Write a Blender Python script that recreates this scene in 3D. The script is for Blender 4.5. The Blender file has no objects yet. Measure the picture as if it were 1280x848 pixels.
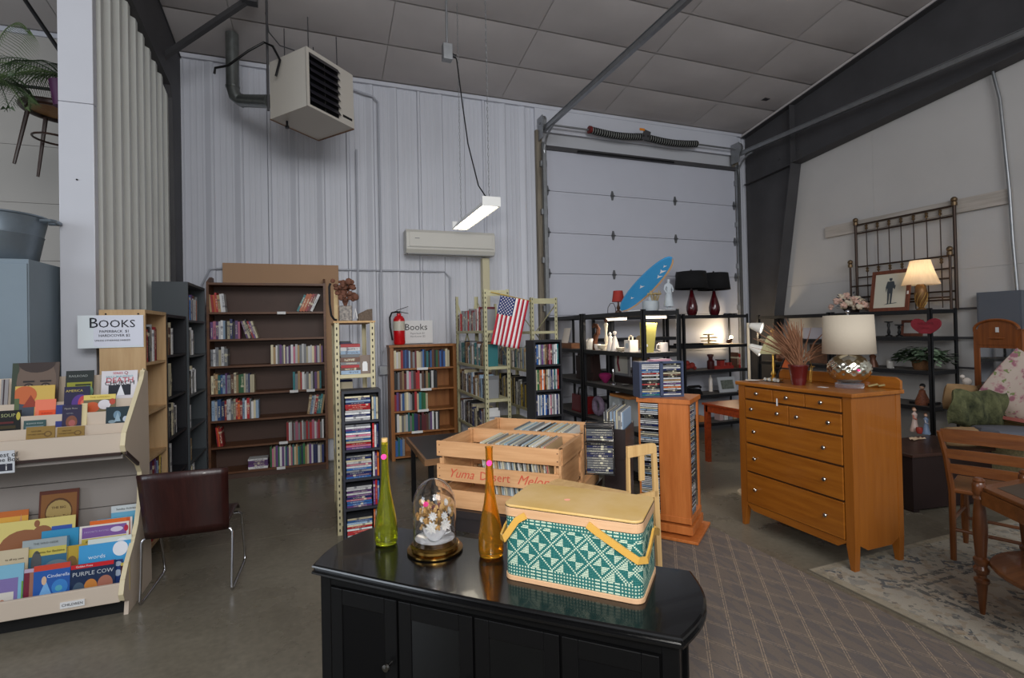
import bpy, math, random
from mathutils import Matrix, Vector
random.seed(7)
PI = math.pi
SC = bpy.context.scene
COL = SC.collection

# ---------------------------------------------------------------- camera, world, light, exposure
CAMH, YAW, PITCH, ROLL, FPX, PCY = 1.6, math.radians(20.5), math.radians(.6), math.radians(-1.2), 640., 406.
_f = Vector((math.sin(YAW)*math.cos(PITCH), math.cos(YAW)*math.cos(PITCH), math.sin(PITCH)))
_r0 = Vector((math.cos(YAW), -math.sin(YAW), 0)); _u0 = _r0.cross(_f)
_r = _r0*math.cos(ROLL) + _u0*math.sin(ROLL); _u = _u0*math.cos(ROLL) - _r0*math.sin(ROLL)
cd = bpy.data.cameras.new('camera'); cam = bpy.data.objects.new('camera', cd); COL.objects.link(cam)
cam.matrix_world = Matrix(((_r.x, _u.x, -_f.x, 0), (_r.y, _u.y, -_f.y, 0), (_r.z, _u.z, -_f.z, CAMH), (0, 0, 0, 1)))
cd.sensor_width = 36; cd.lens = 18.0; cd.shift_y = -18/1280; cd.clip_start = .05
SC.camera = cam
SC.view_settings.view_transform = 'Standard'; SC.view_settings.look = 'None'
SC.view_settings.exposure = 0.08; SC.view_settings.gamma = 1; SC.view_settings.use_curve_mapping = False

W = bpy.data.worlds.new('world'); SC.world = W; W.use_nodes = True
W.node_tree.nodes['Background'].inputs[0].default_value = (.88, .93, 1, 1)
W.node_tree.nodes['Background'].inputs[1].default_value = .52

def area(name, loc, target, size, power, col=(1, 1, 1), sy=None):
    d = bpy.data.lights.new(name, 'AREA'); d.energy = power; d.color = col; d.size = size
    if sy: d.shape = 'RECTANGLE'; d.size_y = sy
    o = bpy.data.objects.new(name, d); COL.objects.link(o); o.location = loc
    o.rotation_euler = (Vector(target)-Vector(loc)).to_track_quat('-Z', 'Y').to_euler(); return o
def point(name, loc, power, col=(1, 1, 1), r=.03):
    d = bpy.data.lights.new(name, 'POINT'); d.energy = power; d.color = col; d.shadow_soft_size = r
    o = bpy.data.objects.new(name, d); COL.objects.link(o); o.location = loc; return o
area('hall_strip_light', (1.0, -3.6, 4.6), (2.5, 4.5, 1.2), 5.0, 280, (.97, .98, 1), 2.6)
area('daylight_opening', (-6.5, 1.0, 2.8), (2, 5, 1.2), 2.6, 110, (.82, .9, 1), 2.2)
sp_ = bpy.data.lights.new('camera_flash', 'SPOT'); sp_.energy = 210; sp_.color = (1, .97, .92); sp_.shadow_soft_size = .12; sp_.spot_size = math.radians(84); sp_.spot_blend = 1
so_ = bpy.data.objects.new('camera_flash', sp_); COL.objects.link(so_); so_.location = (-.16, -.05, 1.92); so_.rotation_euler = (Vector((1.5, 3.6, 1.0))-so_.location).to_track_quat('-Z', 'Y').to_euler()

# ---------------------------------------------------------------- helpers
def on(x, y, ax, v):
    """world point seen at pixel (x, y) on the world plane axis=v"""
    d = _f + _r*((x-640)/FPX) + _u*((PCY-y)/FPX); c = (0, 0, CAMH)
    t = (v-c[ax])/d[ax]; return Vector(c)+d*t
def FL(x, y, z=0): return on(x, y, 2, z)
def BY(x, y, Y): return on(x, y, 1, Y)
def BX(x, y, X): return on(x, y, 0, X)
def lin(c):
    c = c/255.; return c/12.92 if c <= .04045 else ((c+.055)/1.055)**2.4
def rgb(r, g=None, b=None):
    if g is None: r, g, b = r
    return (lin(r), lin(g), lin(b), 1)

_M = {}
def mat(name, col=(128, 128, 128), rough=.5, metal=0, var=0, vs=8, bump=0, bs=40, trans=0, emit=0, ecol=None, coat=0, stretch=None, col2=None, spec=.5, ior=1.45, alpha=1):
    if name in _M: return _M[name]
    m = bpy.data.materials.new(name); m.use_nodes = True; nt = m.node_tree; b = nt.nodes['Principled BSDF']
    c = rgb(*col); b.inputs['Base Color'].default_value = c; b.inputs['Roughness'].default_value = rough
    b.inputs['Metallic'].default_value = metal; b.inputs['Transmission Weight'].default_value = trans
    b.inputs['Coat Weight'].default_value = coat; b.inputs['Specular IOR Level'].default_value = spec; b.inputs['IOR'].default_value = ior
    b.inputs['Alpha'].default_value = alpha
    if emit:
        b.inputs['Emission Color'].default_value = rgb(*(ecol or col)); b.inputs['Emission Strength'].default_value = emit
    if var or bump or col2:
        tc = nt.nodes.new('ShaderNodeTexCoord'); mp = nt.nodes.new('ShaderNodeMapping')
        nt.links.new(tc.outputs['Object'], mp.inputs[0])
        if stretch: mp.inputs['Scale'].default_value = stretch
        if var or col2:
            n = nt.nodes.new('ShaderNodeTexNoise'); n.inputs['Scale'].default_value = vs; n.inputs['Detail'].default_value = 6; n.inputs['Roughness'].default_value = .6
            nt.links.new(mp.outputs[0], n.inputs['Vector'])
            r = nt.nodes.new('ShaderNodeValToRGB'); r.color_ramp.elements[0].position = .32; r.color_ramp.elements[1].position = .68
            if col2: r.color_ramp.elements[0].color = rgb(*col2); r.color_ramp.elements[1].color = c
            else:
                r.color_ramp.elements[0].color = tuple(max(0, k*(1-var)) for k in c[:3])+(1,); r.color_ramp.elements[1].color = tuple(min(1, k*(1+var)) for k in c[:3])+(1,)
            nt.links.new(n.outputs[0], r.inputs[0]); nt.links.new(r.outputs[0], b.inputs['Base Color'])
        if bump:
            n2 = nt.nodes.new('ShaderNodeTexNoise'); n2.inputs['Scale'].default_value = bs; n2.inputs['Detail'].default_value = 4
            nt.links.new(mp.outputs[0], n2.inputs['Vector']); bp = nt.nodes.new('ShaderNodeBump'); bp.inputs['Strength'].default_value = bump; bp.inputs['Distance'].default_value = .01
            nt.links.new(n2.outputs[0], bp.inputs['Height']); nt.links.new(bp.outputs[0], b.inputs['Normal'])
    _M[name] = m; return m
def wood(name, c1, c2, axis='z', rough=.45, s=6, coat=0):
    """grain runs along axis"""
    st = {'x': (.12, 1.6, 1.6), 'y': (1.6, .12, 1.6), 'z': (1.6, 1.6, .12)}[axis]
    return mat(name, c1, rough=rough, col2=c2, vs=s*3, stretch=st, bump=.08, bs=60, coat=coat)

class MB:
    def __init__(s): s.v = []; s.f = []; s.m = []
    def add(s, vs, fs, mi=0, T=None):
        o = len(s.v)
        for p in vs:
            p = Vector(p); s.v.append(tuple(T@p) if T is not None else tuple(p))
        for q in fs: s.f.append(tuple(i+o for i in q)); s.m.append(mi)
        return s
    def box(s, a, b, mi=0, T=None):
        x0, y0, z0 = a; x1, y1, z1 = b
        if x0 > x1: x0, x1 = x1, x0
        if y0 > y1: y0, y1 = y1, y0
        if z0 > z1: z0, z1 = z1, z0
        return s.add([(x0, y0, z0), (x1, y0, z0), (x1, y1, z0), (x0, y1, z0), (x0, y0, z1), (x1, y0, z1), (x1, y1, z1), (x0, y1, z1)],
              [(0, 3, 2, 1), (4, 5, 6, 7), (0, 1, 5, 4), (1, 2, 6, 5), (2, 3, 7, 6), (3, 0, 4, 7)], mi, T)
    def cbox(s, c, d, mi=0, T=None):
        return s.box([c[i]-d[i]/2 for i in range(3)], [c[i]+d[i]/2 for i in range(3)], mi, T)
    def beam(s, p, q, w, h, mi=0, up=(0, 0, 1)):
        p = Vector(p); q = Vector(q); d = (q-p); L = d.length; d.normalize(); u = Vector(up)
        if abs(d.dot(u)) > .98: u = Vector((1, 0, 0))
        a = d.cross(u).normalized(); b = a.cross(d).normalized()
        M = Matrix(((a.x, d.x, b.x, p.x), (a.y, d.y, b.y, p.y), (a.z, d.z, b.z, p.z), (0, 0, 0, 1)))
        return s.box((-w/2, 0, -h/2), (w/2, L, h/2), mi, M)
    def lathe(s, prof, c=(0, 0, 0), n=24, mi=0, T=None, cap=True, sx=1, sy=1, a0=0, a1=2*PI):
        full = abs(a1-a0-2*PI) < 1e-6; k = n if full else n+1; vs = []; fs = []
        for r, z in prof:
            for i in range(k):
                a = a0+(a1-a0)*i/n; vs.append((c[0]+r*sx*math.cos(a), c[1]+r*sy*math.sin(a), c[2]+z))
        for j in range(len(prof)-1):
            for i in range(n):
                i2 = (i+1) % k; fs.append((j*k+i, j*k+i2, (j+1)*k+i2, (j+1)*k+i))
        if cap and full:
            if prof[0][0] > 1e-4: fs.append(tuple(reversed(range(k))))
            if prof[-1][0] > 1e-4: fs.append(tuple(range((len(prof)-1)*k, len(prof)*k)))
        return s.add(vs, fs, mi, T)
    def cyl(s, p, q, r, r2=None, n=12, mi=0):
        p = Vector(p); q = Vector(q); d = q-p; L = d.length
        R = d.to_track_quat('Z', 'Y').to_matrix().to_4x4(); T = Matrix.Translation(p)@R
        return s.lathe([(r, 0), (r if r2 is None else r2, L)], n=n, mi=mi, T=T)
    def tube(s, pts, r, n=8, mi=0, closed=False):
        pts = [Vector(p) for p in pts]; k = len(pts); vs = []; fs = []; pu = None
        for i, p in enumerate(pts):
            if closed: d = pts[(i+1) % k]-pts[i-1]
            else: d = pts[min(i+1, k-1)]-pts[max(i-1, 0)]
            d.normalize()
            if pu is None: pu = d.orthogonal().normalized()
            pu = (pu-d*pu.dot(d)); pu = pu.normalized() if pu.length > 1e-6 else d.orthogonal().normalized()
            w = d.cross(pu); rr = r[i] if isinstance(r, (list, tuple)) else r
            for j in range(n):
                a = 2*PI*j/n; vs.append(p+pu*(rr*math.cos(a))+w*(rr*math.sin(a)))
        m = k if closed else k-1
        for i in range(m):
            i2 = (i+1) % k
            for j in range(n):
                j2 = (j+1) % n; fs.append((i*n+j, i*n+j2, i2*n+j2, i2*n+j))
        if not closed: fs.append(tuple(reversed(range(n)))); fs.append(tuple(range((k-1)*n, k*n)))
        return s.add(vs, fs, mi)
    def prism(s, poly, a, b, T=None, mi=0, ax='z'):
        """polygon extruded from a to b along ax; poly in the other two axes"""
        k = len(poly)
        def P(u, v, w): return {'z': (u, v, w), 'y': (u, w, v), 'x': (w, u, v)}[ax]
        vs = [P(u, v, a) for u, v in poly]+[P(u, v, b) for u, v in poly]
        fs = [tuple(reversed(range(k))), tuple(range(k, 2*k))]+[(i, (i+1) % k, (i+1) % k+k, i+k) for i in range(k)]
        return s.add(vs, fs, mi, T)
    def ball(s, c, r, n=10, mi=0, sc=(1, 1, 1), T=None):
        vs = [(c[0], c[1], c[2]-r*sc[2])]; fs = []; m = n//2+1
        for j in range(1, m):
            t = PI*j/m
            for i in range(n):
                a = 2*PI*i/n; vs.append((c[0]+r*sc[0]*math.sin(t)*math.cos(a), c[1]+r*sc[1]*math.sin(t)*math.sin(a), c[2]-r*sc[2]*math.cos(t)))
        vs.append((c[0], c[1], c[2]+r*sc[2])); e = len(vs)-1
        for i in range(n): fs.append((0, 1+(i+1) % n, 1+i)); fs.append((e, e-n+i, e-n+(i+1) % n))
        for j in range(m-2):
            for i in range(n):
                i2 = (i+1) % n; fs.append((1+j*n+i, 1+j*n+i2, 1+(j+1)*n+i2, 1+(j+1)*n+i))
        return s.add(vs, fs, mi, T)
    def mesh(s, name, mats, smooth=False):
        me = bpy.data.meshes.new(name); me.from_pydata(s.v, [], s.f)
        for m in (mats if isinstance(mats, (list, tuple)) else [mats]): me.materials.append(m)
        for i, p in enumerate(me.polygons): p.material_index = s.m[i]; p.use_smooth = smooth
        if smooth: me.set_sharp_from_angle(angle=math.radians(38))
        me.update(); return me
def obj(name, mb, mats, parent=None, smooth=False, bev=0, loc=None, rot=None, label=None, kind=None, solid=0):
    me = mb.mesh(name, mats, smooth) if isinstance(mb, MB) else mb
    o = bpy.data.objects.new(name, me); COL.objects.link(o)
    if parent: o.parent = parent
    if loc is not None: o.location = loc
    if rot is not None: o.rotation_euler = rot
    if bev:
        b = o.modifiers.new('bevel', 'BEVEL'); b.width = bev; b.segments = 2; b.limit_method = 'ANGLE'
    if solid:
        b = o.modifiers.new('solid', 'SOLIDIFY'); b.thickness = solid; b.offset = 0
    if label: o['label'] = label
    if kind: o['kind'] = kind
    return o
def tag(o, label, cat, group=None):
    o['label'] = label; o['category'] = cat
    if group: o['group'] = group
    return o
def thing(name, label, cat, loc=(0, 0, 0), rz=0, group=None):
    o = bpy.data.objects.new(name, None); COL.objects.link(o); o.location = loc; o.rotation_euler = (0, 0, rz)
    o.empty_display_size = .1
    return tag(o, label, cat, group)
def struct(name, mb, m, **k):
    return obj(name, mb, m, kind='structure', **k)
def text(name, s, size, M, m, parent=None, align='CENTER', ext=.0004, italic=0, sx=1, label=None):
    """flat lettering lying in M's xy plane, facing +z"""
    c = bpy.data.curves.new(name, 'FONT'); c.body = s; c.size = size; c.extrude = ext; c.align_x = align; c.align_y = 'CENTER'; c.shear = italic; c.resolution_u = 2
    t = bpy.data.objects.new('tmp', c); COL.objects.link(t)
    me = bpy.data.meshes.new_from_object(t.evaluated_get(bpy.context.evaluated_depsgraph_get()))
    COL.objects.unlink(t); bpy.data.objects.remove(t)
    me.materials.clear(); me.materials.append(m)
    o = bpy.data.objects.new(name, me); COL.objects.link(o)
    if parent: o.parent = parent
    o.matrix_local = M@Matrix.Diagonal((sx, 1, 1, 1)) if parent else M@Matrix.Diagonal((sx, 1, 1, 1))
    if label: o['label'] = label
    return o
def FR(o, x, y, z=None):
    """4x4 frame from origin and x,y axes"""
    x = Vector(x).normalized(); y = Vector(y).normalized(); z = x.cross(y)
    return Matrix(((x.x, y.x, z.x, o[0]), (x.y, y.y, z.y, o[1]), (x.z, y.z, z.z, o[2]), (0, 0, 0, 1)))
ORD = 'first second third fourth fifth sixth seventh eighth ninth tenth eleventh twelfth thirteenth fourteenth fifteenth sixteenth seventeenth eighteenth nineteenth twentieth'.split()
TENS = {2: 'twenty', 3: 'thirty', 4: 'forty', 5: 'fifty', 6: 'sixty', 7: 'seventy'}
def ordn(i):
    if i <= 20: return ORD[i-1]
    t, u = divmod(i, 10)
    return TENS[t][:-1]+'ieth' if u == 0 else TENS[t]+'-'+ORD[u-1]

# books, discs: unit meshes coloured by the object colour
def spine_mat(name, rough, ink_f=.8, freq=55):
    m = bpy.data.materials.new(name); m.use_nodes = True; nt = m.node_tree; N = nt.nodes.new; L = nt.links.new; b = nt.nodes['Principled BSDF']
    b.inputs['Roughness'].default_value = rough
    oi = N('ShaderNodeObjectInfo'); tc = N('ShaderNodeTexCoord'); sp = N('ShaderNodeSeparateXYZ'); L(tc.outputs['Object'], sp.inputs[0])
    def mt(op, a, b_=None, c=None):
        n = N('ShaderNodeMath'); n.operation = op
        for i, v in enumerate((a, b_, c)):
            if v is None: continue
            if isinstance(v, (int, float)): n.inputs[i].default_value = v
            else: L(v, n.inputs[i])
        return n.outputs[0]
    cb = N('ShaderNodeCombineXYZ'); L(mt('MULTIPLY', sp.outputs[0], 2.2), cb.inputs[0]); L(mt('MULTIPLY', oi.outputs['Random'], 91), cb.inputs[1]); L(mt('MULTIPLY', sp.outputs[2], freq), cb.inputs[2])
    ns = N('ShaderNodeTexNoise'); ns.inputs['Scale'].default_value = 1; ns.inputs['Detail'].default_value = 1; L(cb.outputs[0], ns.inputs['Vector'])
    ink = mt('GREATER_THAN', ns.outputs[0], .5)
    mx = mt('LESS_THAN', mt('ABSOLUTE', mt('SUBTRACT', sp.outputs[0], .5)), .24)
    zc = mt('MULTIPLY_ADD', oi.outputs['Random'], .25, .38)
    mz = mt('LESS_THAN', mt('ABSOLUTE', mt('SUBTRACT', sp.outputs[2], zc)), .27)
    msk = mt('MULTIPLY', mt('MULTIPLY', ink, mx), mz)
    band = mt('MULTIPLY', mt('LESS_THAN', mt('ABSOLUTE', mt('SUBTRACT', sp.outputs[2], mt('MULTIPLY_ADD', oi.outputs['Random'], -.6, .9))), .05), mt('GREATER_THAN', mt('FRACT', mt('MULTIPLY', oi.outputs['Random'], 17)), .5))
    bw = N('ShaderNodeRGBToBW'); L(oi.outputs['Color'], bw.inputs[0])
    inv = mt('LESS_THAN', bw.outputs[0], .22)
    ik = N('ShaderNodeMix'); ik.data_type = 'RGBA'; L(inv, ik.inputs[0]); ik.inputs[6].default_value = (.03, .03, .06, 1); ik.inputs[7].default_value = (.75, .7, .5, 1)
    m1 = N('ShaderNodeMix'); m1.data_type = 'RGBA'; L(mt('MULTIPLY', band, .6), m1.inputs[0]); L(oi.outputs['Color'], m1.inputs[6]); L(ik.outputs[2], m1.inputs[7])
    m2 = N('ShaderNodeMix'); m2.data_type = 'RGBA'; L(mt('MULTIPLY', msk, ink_f), m2.inputs[0]); L(m1.outputs[2], m2.inputs[6]); L(ik.outputs[2], m2.inputs[7])
    L(m2.outputs[2], b.inputs['Base Color']); return m
SPINE = spine_mat('printed_book_cover', .45); PAGE = mat('book_pages', (215, 205, 180), .9, var=.1, vs=60)
DISC = spine_mat('printed_case_insert', .25, .4, freq=70); CLEAR = mat('grey_plastic', (60, 62, 68), .2)
SLEEVE = spine_mat('record_sleeve_card', .7, .25, freq=90)
mb = MB(); mb.box((0, 0, 0), (.14, 1, 1)); mb.box((.86, 0, 0), (1, 1, 1)); mb.box((.14, 0, 0), (.86, .04, 1)); mb.box((.14, .04, .015), (.86, .96, .975), 1)
BOOK = mb.mesh('book', [SPINE, PAGE])
mb = MB(); mb.box((0.06, 0, .01), (.94, 1, .99)); mb.box((0, .01, 0), (.06, 1, 1), 1); mb.box((.94, .01, 0), (1, 1, 1), 1)
CASE = mb.mesh('cd_case', [DISC, CLEAR])
mb = MB(); mb.box((0, 0, 0), (1, 1, 1))
SLV = mb.mesh('record_sleeve', [SLEEVE])
def slab(me, name, P, t, n, u, w, d, h, col, label, cat, group):
    o = bpy.data.objects.new(name, me); COL.objects.link(o)
    t, n, u = Vector(t)*w, Vector(n)*d, Vector(u)*h
    o.matrix_world = Matrix(((t.x, n.x, u.x, P[0]), (t.y, n.y, u.y, P[1]), (t.z, n.z, u.z, P[2]), (0, 0, 0, 1)))
    o.color = rgb(*col); return tag(o, label, cat, group)
COLORS = [('white', (205, 205, 205)), ('cream', (200, 190, 160)), ('black', (25, 25, 28)), ('red', (160, 30, 35)), ('navy blue', (30, 40, 90)), ('blue', (45, 90, 150)), ('teal', (30, 110, 115)),
          ('green', (40, 105, 60)), ('grey', (120, 122, 125)), ('tan', (165, 135, 95)), ('brown', (90, 55, 38)), ('orange', (195, 95, 40)), ('purple', (95, 60, 115)), ('pink', (190, 110, 135)), ('yellow', (195, 170, 70)), ('maroon', (95, 25, 35)), ('pale blue', (140, 165, 190))]
CD = dict(COLORS)
MIX = [c for c, _ in COLORS]
PALE = ['white', 'cream', 'grey', 'pale blue', 'white', 'tan', 'pink', 'red']
def run(where, group, P, t, n, L, hr=(.19, .25), wr=(.016, .035), d=.15, lean=0, pal=MIX, cat='book', name='book', me=None, start=1, side='left', cols=None, gap=.0008, step=None):
    """a row of upright books from P along t; spines face -n; lean>0 tips them along t"""
    t = Vector(t).normalized(); n = Vector(n).normalized(); P = Vector(P); s = 0; i = start; up = Vector((0, 0, 1))
    c, si = math.cos(lean), math.sin(lean); u2 = up*c+t*si; t2 = t*c-up*si; last = None
    k = 0
    while True:
        w = random.uniform(*wr); h = random.uniform(*hr)
        if s+w > L: break
        cn = cols[k % len(cols)] if cols else random.choice(pal)
        if not cols and cn == last: cn = random.choice(pal)
        last = cn; col = CD[cn]; j = random.uniform(.85, 1.15); col = tuple(max(8, min(235, q*j)) for q in col)
        o = P+t*s+n*random.uniform(0, .012)
        if lean > 0: o = o+up*(w*si+.0005)
        elif lean < 0: o = o+t*(0)+up*.0005
        slab(me or BOOK, name, o, t2, n, u2, w, d*random.uniform(.93, 1), h, col, '%s %s, %s from %s, %s' % (cn, cat, ordn(i), side, where), cat.split()[-1], group)
        s += w/c+gap; i += 1; k += 1
        if step: s += step
    return i
def stack(where, group, P, t, n, H, L, wr=(.014, .016), d=.13, pal=MIX, cat='dvd case', name='dvd_case', me=None, start=1, jit=.006):
    """cases lying flat on each other from P upward; spines face -n, long side along t"""
    t = Vector(t).normalized(); n = Vector(n).normalized(); P = Vector(P); s = 0; i = start; up = Vector((0, 0, 1))
    while True:
        w = random.uniform(*wr)
        if s+w > H: break
        cn = random.choice(pal); j = random.uniform(.85, 1.15); col = tuple(max(8, min(235, q*j)) for q in CD[cn])
        o = P+up*s+t*random.uniform(0, jit)+n*random.uniform(0, .008)
        slab(me or CASE, name, o, up, n, t, w, d, L, col, '%s %s, %s from bottom, %s' % (cn, cat, ordn(i), where), cat.split()[-1], group)
        s += w+.0006; i += 1
    return i
# ---------------------------------------------------------------- materials
WALLM = mat('white_liner_panel', (198, 200, 208), .42, var=.03, vs=1.2)
WALLR = mat('white_wall_sheet', (190, 187, 184), .6, var=.04, vs=1.2, bump=.05, bs=4)
PARTM = mat('white_corrugated_metal', (205, 206, 200), .33, var=.04, vs=2)
CEILM = mat('white_roof_insulation', (188, 182, 180), .85, var=.05, vs=1.4, bump=.3, bs=2.2)
SEAM = mat('roof_seam_tape', (198, 193, 190), .7)
STEEL = mat('dark_grey_steel_paint', (66, 65, 67), .6, var=.12, vs=3, bump=.05, bs=10)
GALV = mat('galvanized_steel', (150, 152, 154), .38, metal=.8, var=.1, vs=12)
CHROME = mat('chrome', (200, 200, 205), .08, metal=1)
BLKM = mat('black_metal', (22, 22, 24), .4, metal=.3)
BLKP = mat('black_plastic', (20, 20, 22), .35)
WHITE = mat('white_paper', (225, 225, 225), .7)
INK = mat('black_ink', (18, 18, 30), .6)
PINKS = mat('pink_price_sticker', (255, 60, 150), .5)
def concrete():
    m = bpy.data.materials.new('polished_concrete'); m.use_nodes = True; nt = m.node_tree; N = nt.nodes.new; L = nt.links.new; b = nt.nodes['Principled BSDF']
    tc = N('ShaderNodeTexCoord'); n1 = N('ShaderNodeTexNoise'); n1.inputs['Scale'].default_value = .9; n1.inputs['Detail'].default_value = 8; n1.inputs['Roughness'].default_value = .62; L(tc.outputs['Object'], n1.inputs[0])
    r = N('ShaderNodeValToRGB'); r.color_ramp.elements[0].position = .3; r.color_ramp.elements[1].position = .72
    r.color_ramp.elements[0].color = rgb(98, 92, 80); r.color_ramp.elements[1].color = rgb(134, 127, 112); L(n1.outputs[0], r.inputs[0])
    n2 = N('ShaderNodeTexNoise'); n2.inputs['Scale'].default_value = 30; n2.inputs['Detail'].default_value = 5; L(tc.outputs['Object'], n2.inputs[0])
    mx = N('ShaderNodeMix'); mx.data_type = 'RGBA'; mx.blend_type = 'OVERLAY'; mx.inputs[0].default_value = .35; L(r.outputs[0], mx.inputs[6]); L(n2.outputs[0], mx.inputs[7]); L(mx.outputs[2], b.inputs['Base Color'])
    rr = N('ShaderNodeMapRange'); rr.inputs[3].default_value = .17; rr.inputs[4].default_value = .4; L(n1.outputs[0], rr.inputs[0]); L(rr.outputs[0], b.inputs['Roughness'])
    b.inputs['Specular IOR Level'].default_value = .5
    bp = N('ShaderNodeBump'); bp.inputs['Strength'].default_value = .04; L(n2.outputs[0], bp.inputs['Height']); L(bp.outputs[0], b.inputs['Normal']); return m

# ---------------------------------------------------------------- room shell
BWY, RWX, EAVE, SL = 6.85, 7.04, 4.87, .177
def roofz(Y): return EAVE+SL*(BWY-Y)
# floor: slabs split at the saw-cut joints
fl = bpy.data.objects.new('floor', None); COL.objects.link(fl); fl['kind'] = 'structure'
CONC = concrete()
xs = [-9, -3.2, 7.1]; ys = [-5, 4.49, 8.05]
for i in range(2):
    for j in range(2):
        mb = MB(); mb.box((xs[i]+.003, ys[j]+.003, -.12), (xs[i+1]-.003, min(ys[j+1], 7.0)-.003, 0)); obj('floor_slab', mb, CONC, fl)
mb = MB(); mb.box((-9, -5, -.2), (7.1, 7, -.008)); obj('joint_filler', mb, mat('joint_filler', (150, 144, 130), .7), fl)
# ceiling: insulation panels with recessed taped seams
ce = bpy.data.objects.new('ceiling', None); COL.objects.link(ce); ce['kind'] = 'structure'
Rr = Matrix.Rotation(-math.atan(SL), 4, 'X')
mb = MB(); mb.add([(-9.2, BWY+.1, roofz(BWY+.1)+.03), (7.3, BWY+.1, roofz(BWY+.1)+.03), (7.3, -5, roofz(-5)+.03), (-9.2, -5, roofz(-5)+.03)], [(0, 1, 2, 3)]); obj('seam_backing', mb, SEAM, ce, solid=.01)
mb = MB(); pw, pl = 1.643, .658
nn = 5; vs = []; fs = []
for a in range(nn+1):
    for b in range(nn+1):
        u, v = a/nn, b/nn; sag = -.022*(math.sin(PI*u)*math.sin(PI*v))**.5-.004 if 0 < a < nn and 0 < b < nn else 0
        vs.append(((u-.5)*pw, (v-.5)*pl, sag))
for a in range(nn):
    for b in range(nn): k = a*(nn+1)+b; fs.append((k, k+1, k+nn+2, k+nn+1))
mb.add(vs, fs); PANEL = mb.mesh('ceiling_panel', CEILM, True)
for i in range(-5, 6):
    for j in range(17):
        xc = 4.1+i*1.65+.825; yc = 6.80-.664*(j+.5)
        if xc > 7.1 or (yc < 0 and False): continue
        o = obj('ceiling_panel', PANEL, None, ce, loc=(xc, yc, roofz(yc)+.012), rot=(-math.atan(SL), 0, 0))
        if i == 1: o.scale.x = 1.0
mb = MB(); mb.beam((-9, BWY-.02, EAVE-.01), (7.04, BWY-.02, EAVE-.01), .05, .05); struct('trim_1', mb, WALLM)

# back wall of ribbed liner panels
wb = bpy.data.objects.new('wall_back', None); COL.objects.link(wb); wb['kind'] = 'structure'
def ribpanel(w, h, nmaj, maj=.305, depth=.022):
    prof = [(0, 0)]
    for k in range(nmaj):
        x = k*maj
        prof += [(x+.012, -depth), (x+.034, -depth), (x+.05, 0)]
        for q in (.105, .165, .225):
            prof += [(x+q, 0), (x+q+.006, -.003), (x+q+.022, -.003), (x+q+.028, 0)]
    prof.append((w-.0015, 0)); vs = []; fs = []
    for x, y in prof: vs += [(x, y, 0), (x, y, h)]
    for i in range(len(prof)-1): fs.append((2*i, 2*i+2, 2*i+3, 2*i+1))
    return MB().add(vs, fs)
RP = ribpanel(.915, EAVE-.04, 3).mesh('wall_panel', WALLM)
x = -1.49
for k in range(5): obj('wall_panel', RP, None, wb, loc=(x+.915*k, BWY, .02))
obj('wall_panel', ribpanel(.3, EAVE-.04, 1).mesh('wall_panel', WALLM), None, wb, loc=(6.72, BWY, .02))
mb = MB(); mb.box((-9, BWY+.03, 0), (7.3, BWY+.1, 5.1)); obj('wall_sheathing', mb, mat('wall_sheathing_white', (185, 186, 190), .6), wb)
mb = MB(); mb.box((2.97, BWY-.035, 4.5), (6.72, BWY-.005, EAVE)); obj('door_header_panel', mb, WALLM, wb)
for z in (4.56, ):
    pass
# the wall on the far side of the partition: wide smooth sheets with horizontal joints
wl = bpy.data.objects.new('wall_back_left', None); COL.objects.link(wl); wl['kind'] = 'structure'
for k in range(8):
    for (a, b) in ((-9, -5.3), (-5.3, -1.62)):
        mb = MB(); mb.box((a+.002, BWY-.02, .61*k+.002), (b-.002, BWY+.02, .61*(k+1)-.002)); obj('wall_sheet', mb, mat('white_wall_sheet_left', (176, 172, 166), .6), wl)
# right wall: white sheets
wr = bpy.data.objects.new('wall_right', None); COL.objects.link(wr); wr['kind'] = 'structure'
for j in range(6):
    for k in range(3):
        y1 = 6.85-2.1*j; z0 = 2.2*k
        mb = MB(); mb.box((RWX, y1-2.098, z0+.001), (RWX+.05, y1, z0+2.199)); obj('wall_sheet', mb, WALLR, wr)
# hall beyond the camera
mb = MB(); mb.box((-9.1, -5.1, 0), (-9, 6.9, 2.1)); mb.box((-9.1, 3.6, 2.1), (-9, 6.9, 5.2)); mb.box((-9.1, -5.1, 2.1), (-9, -1.5, 6.9)); struct('wall_left', mb, WALLR)

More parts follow.
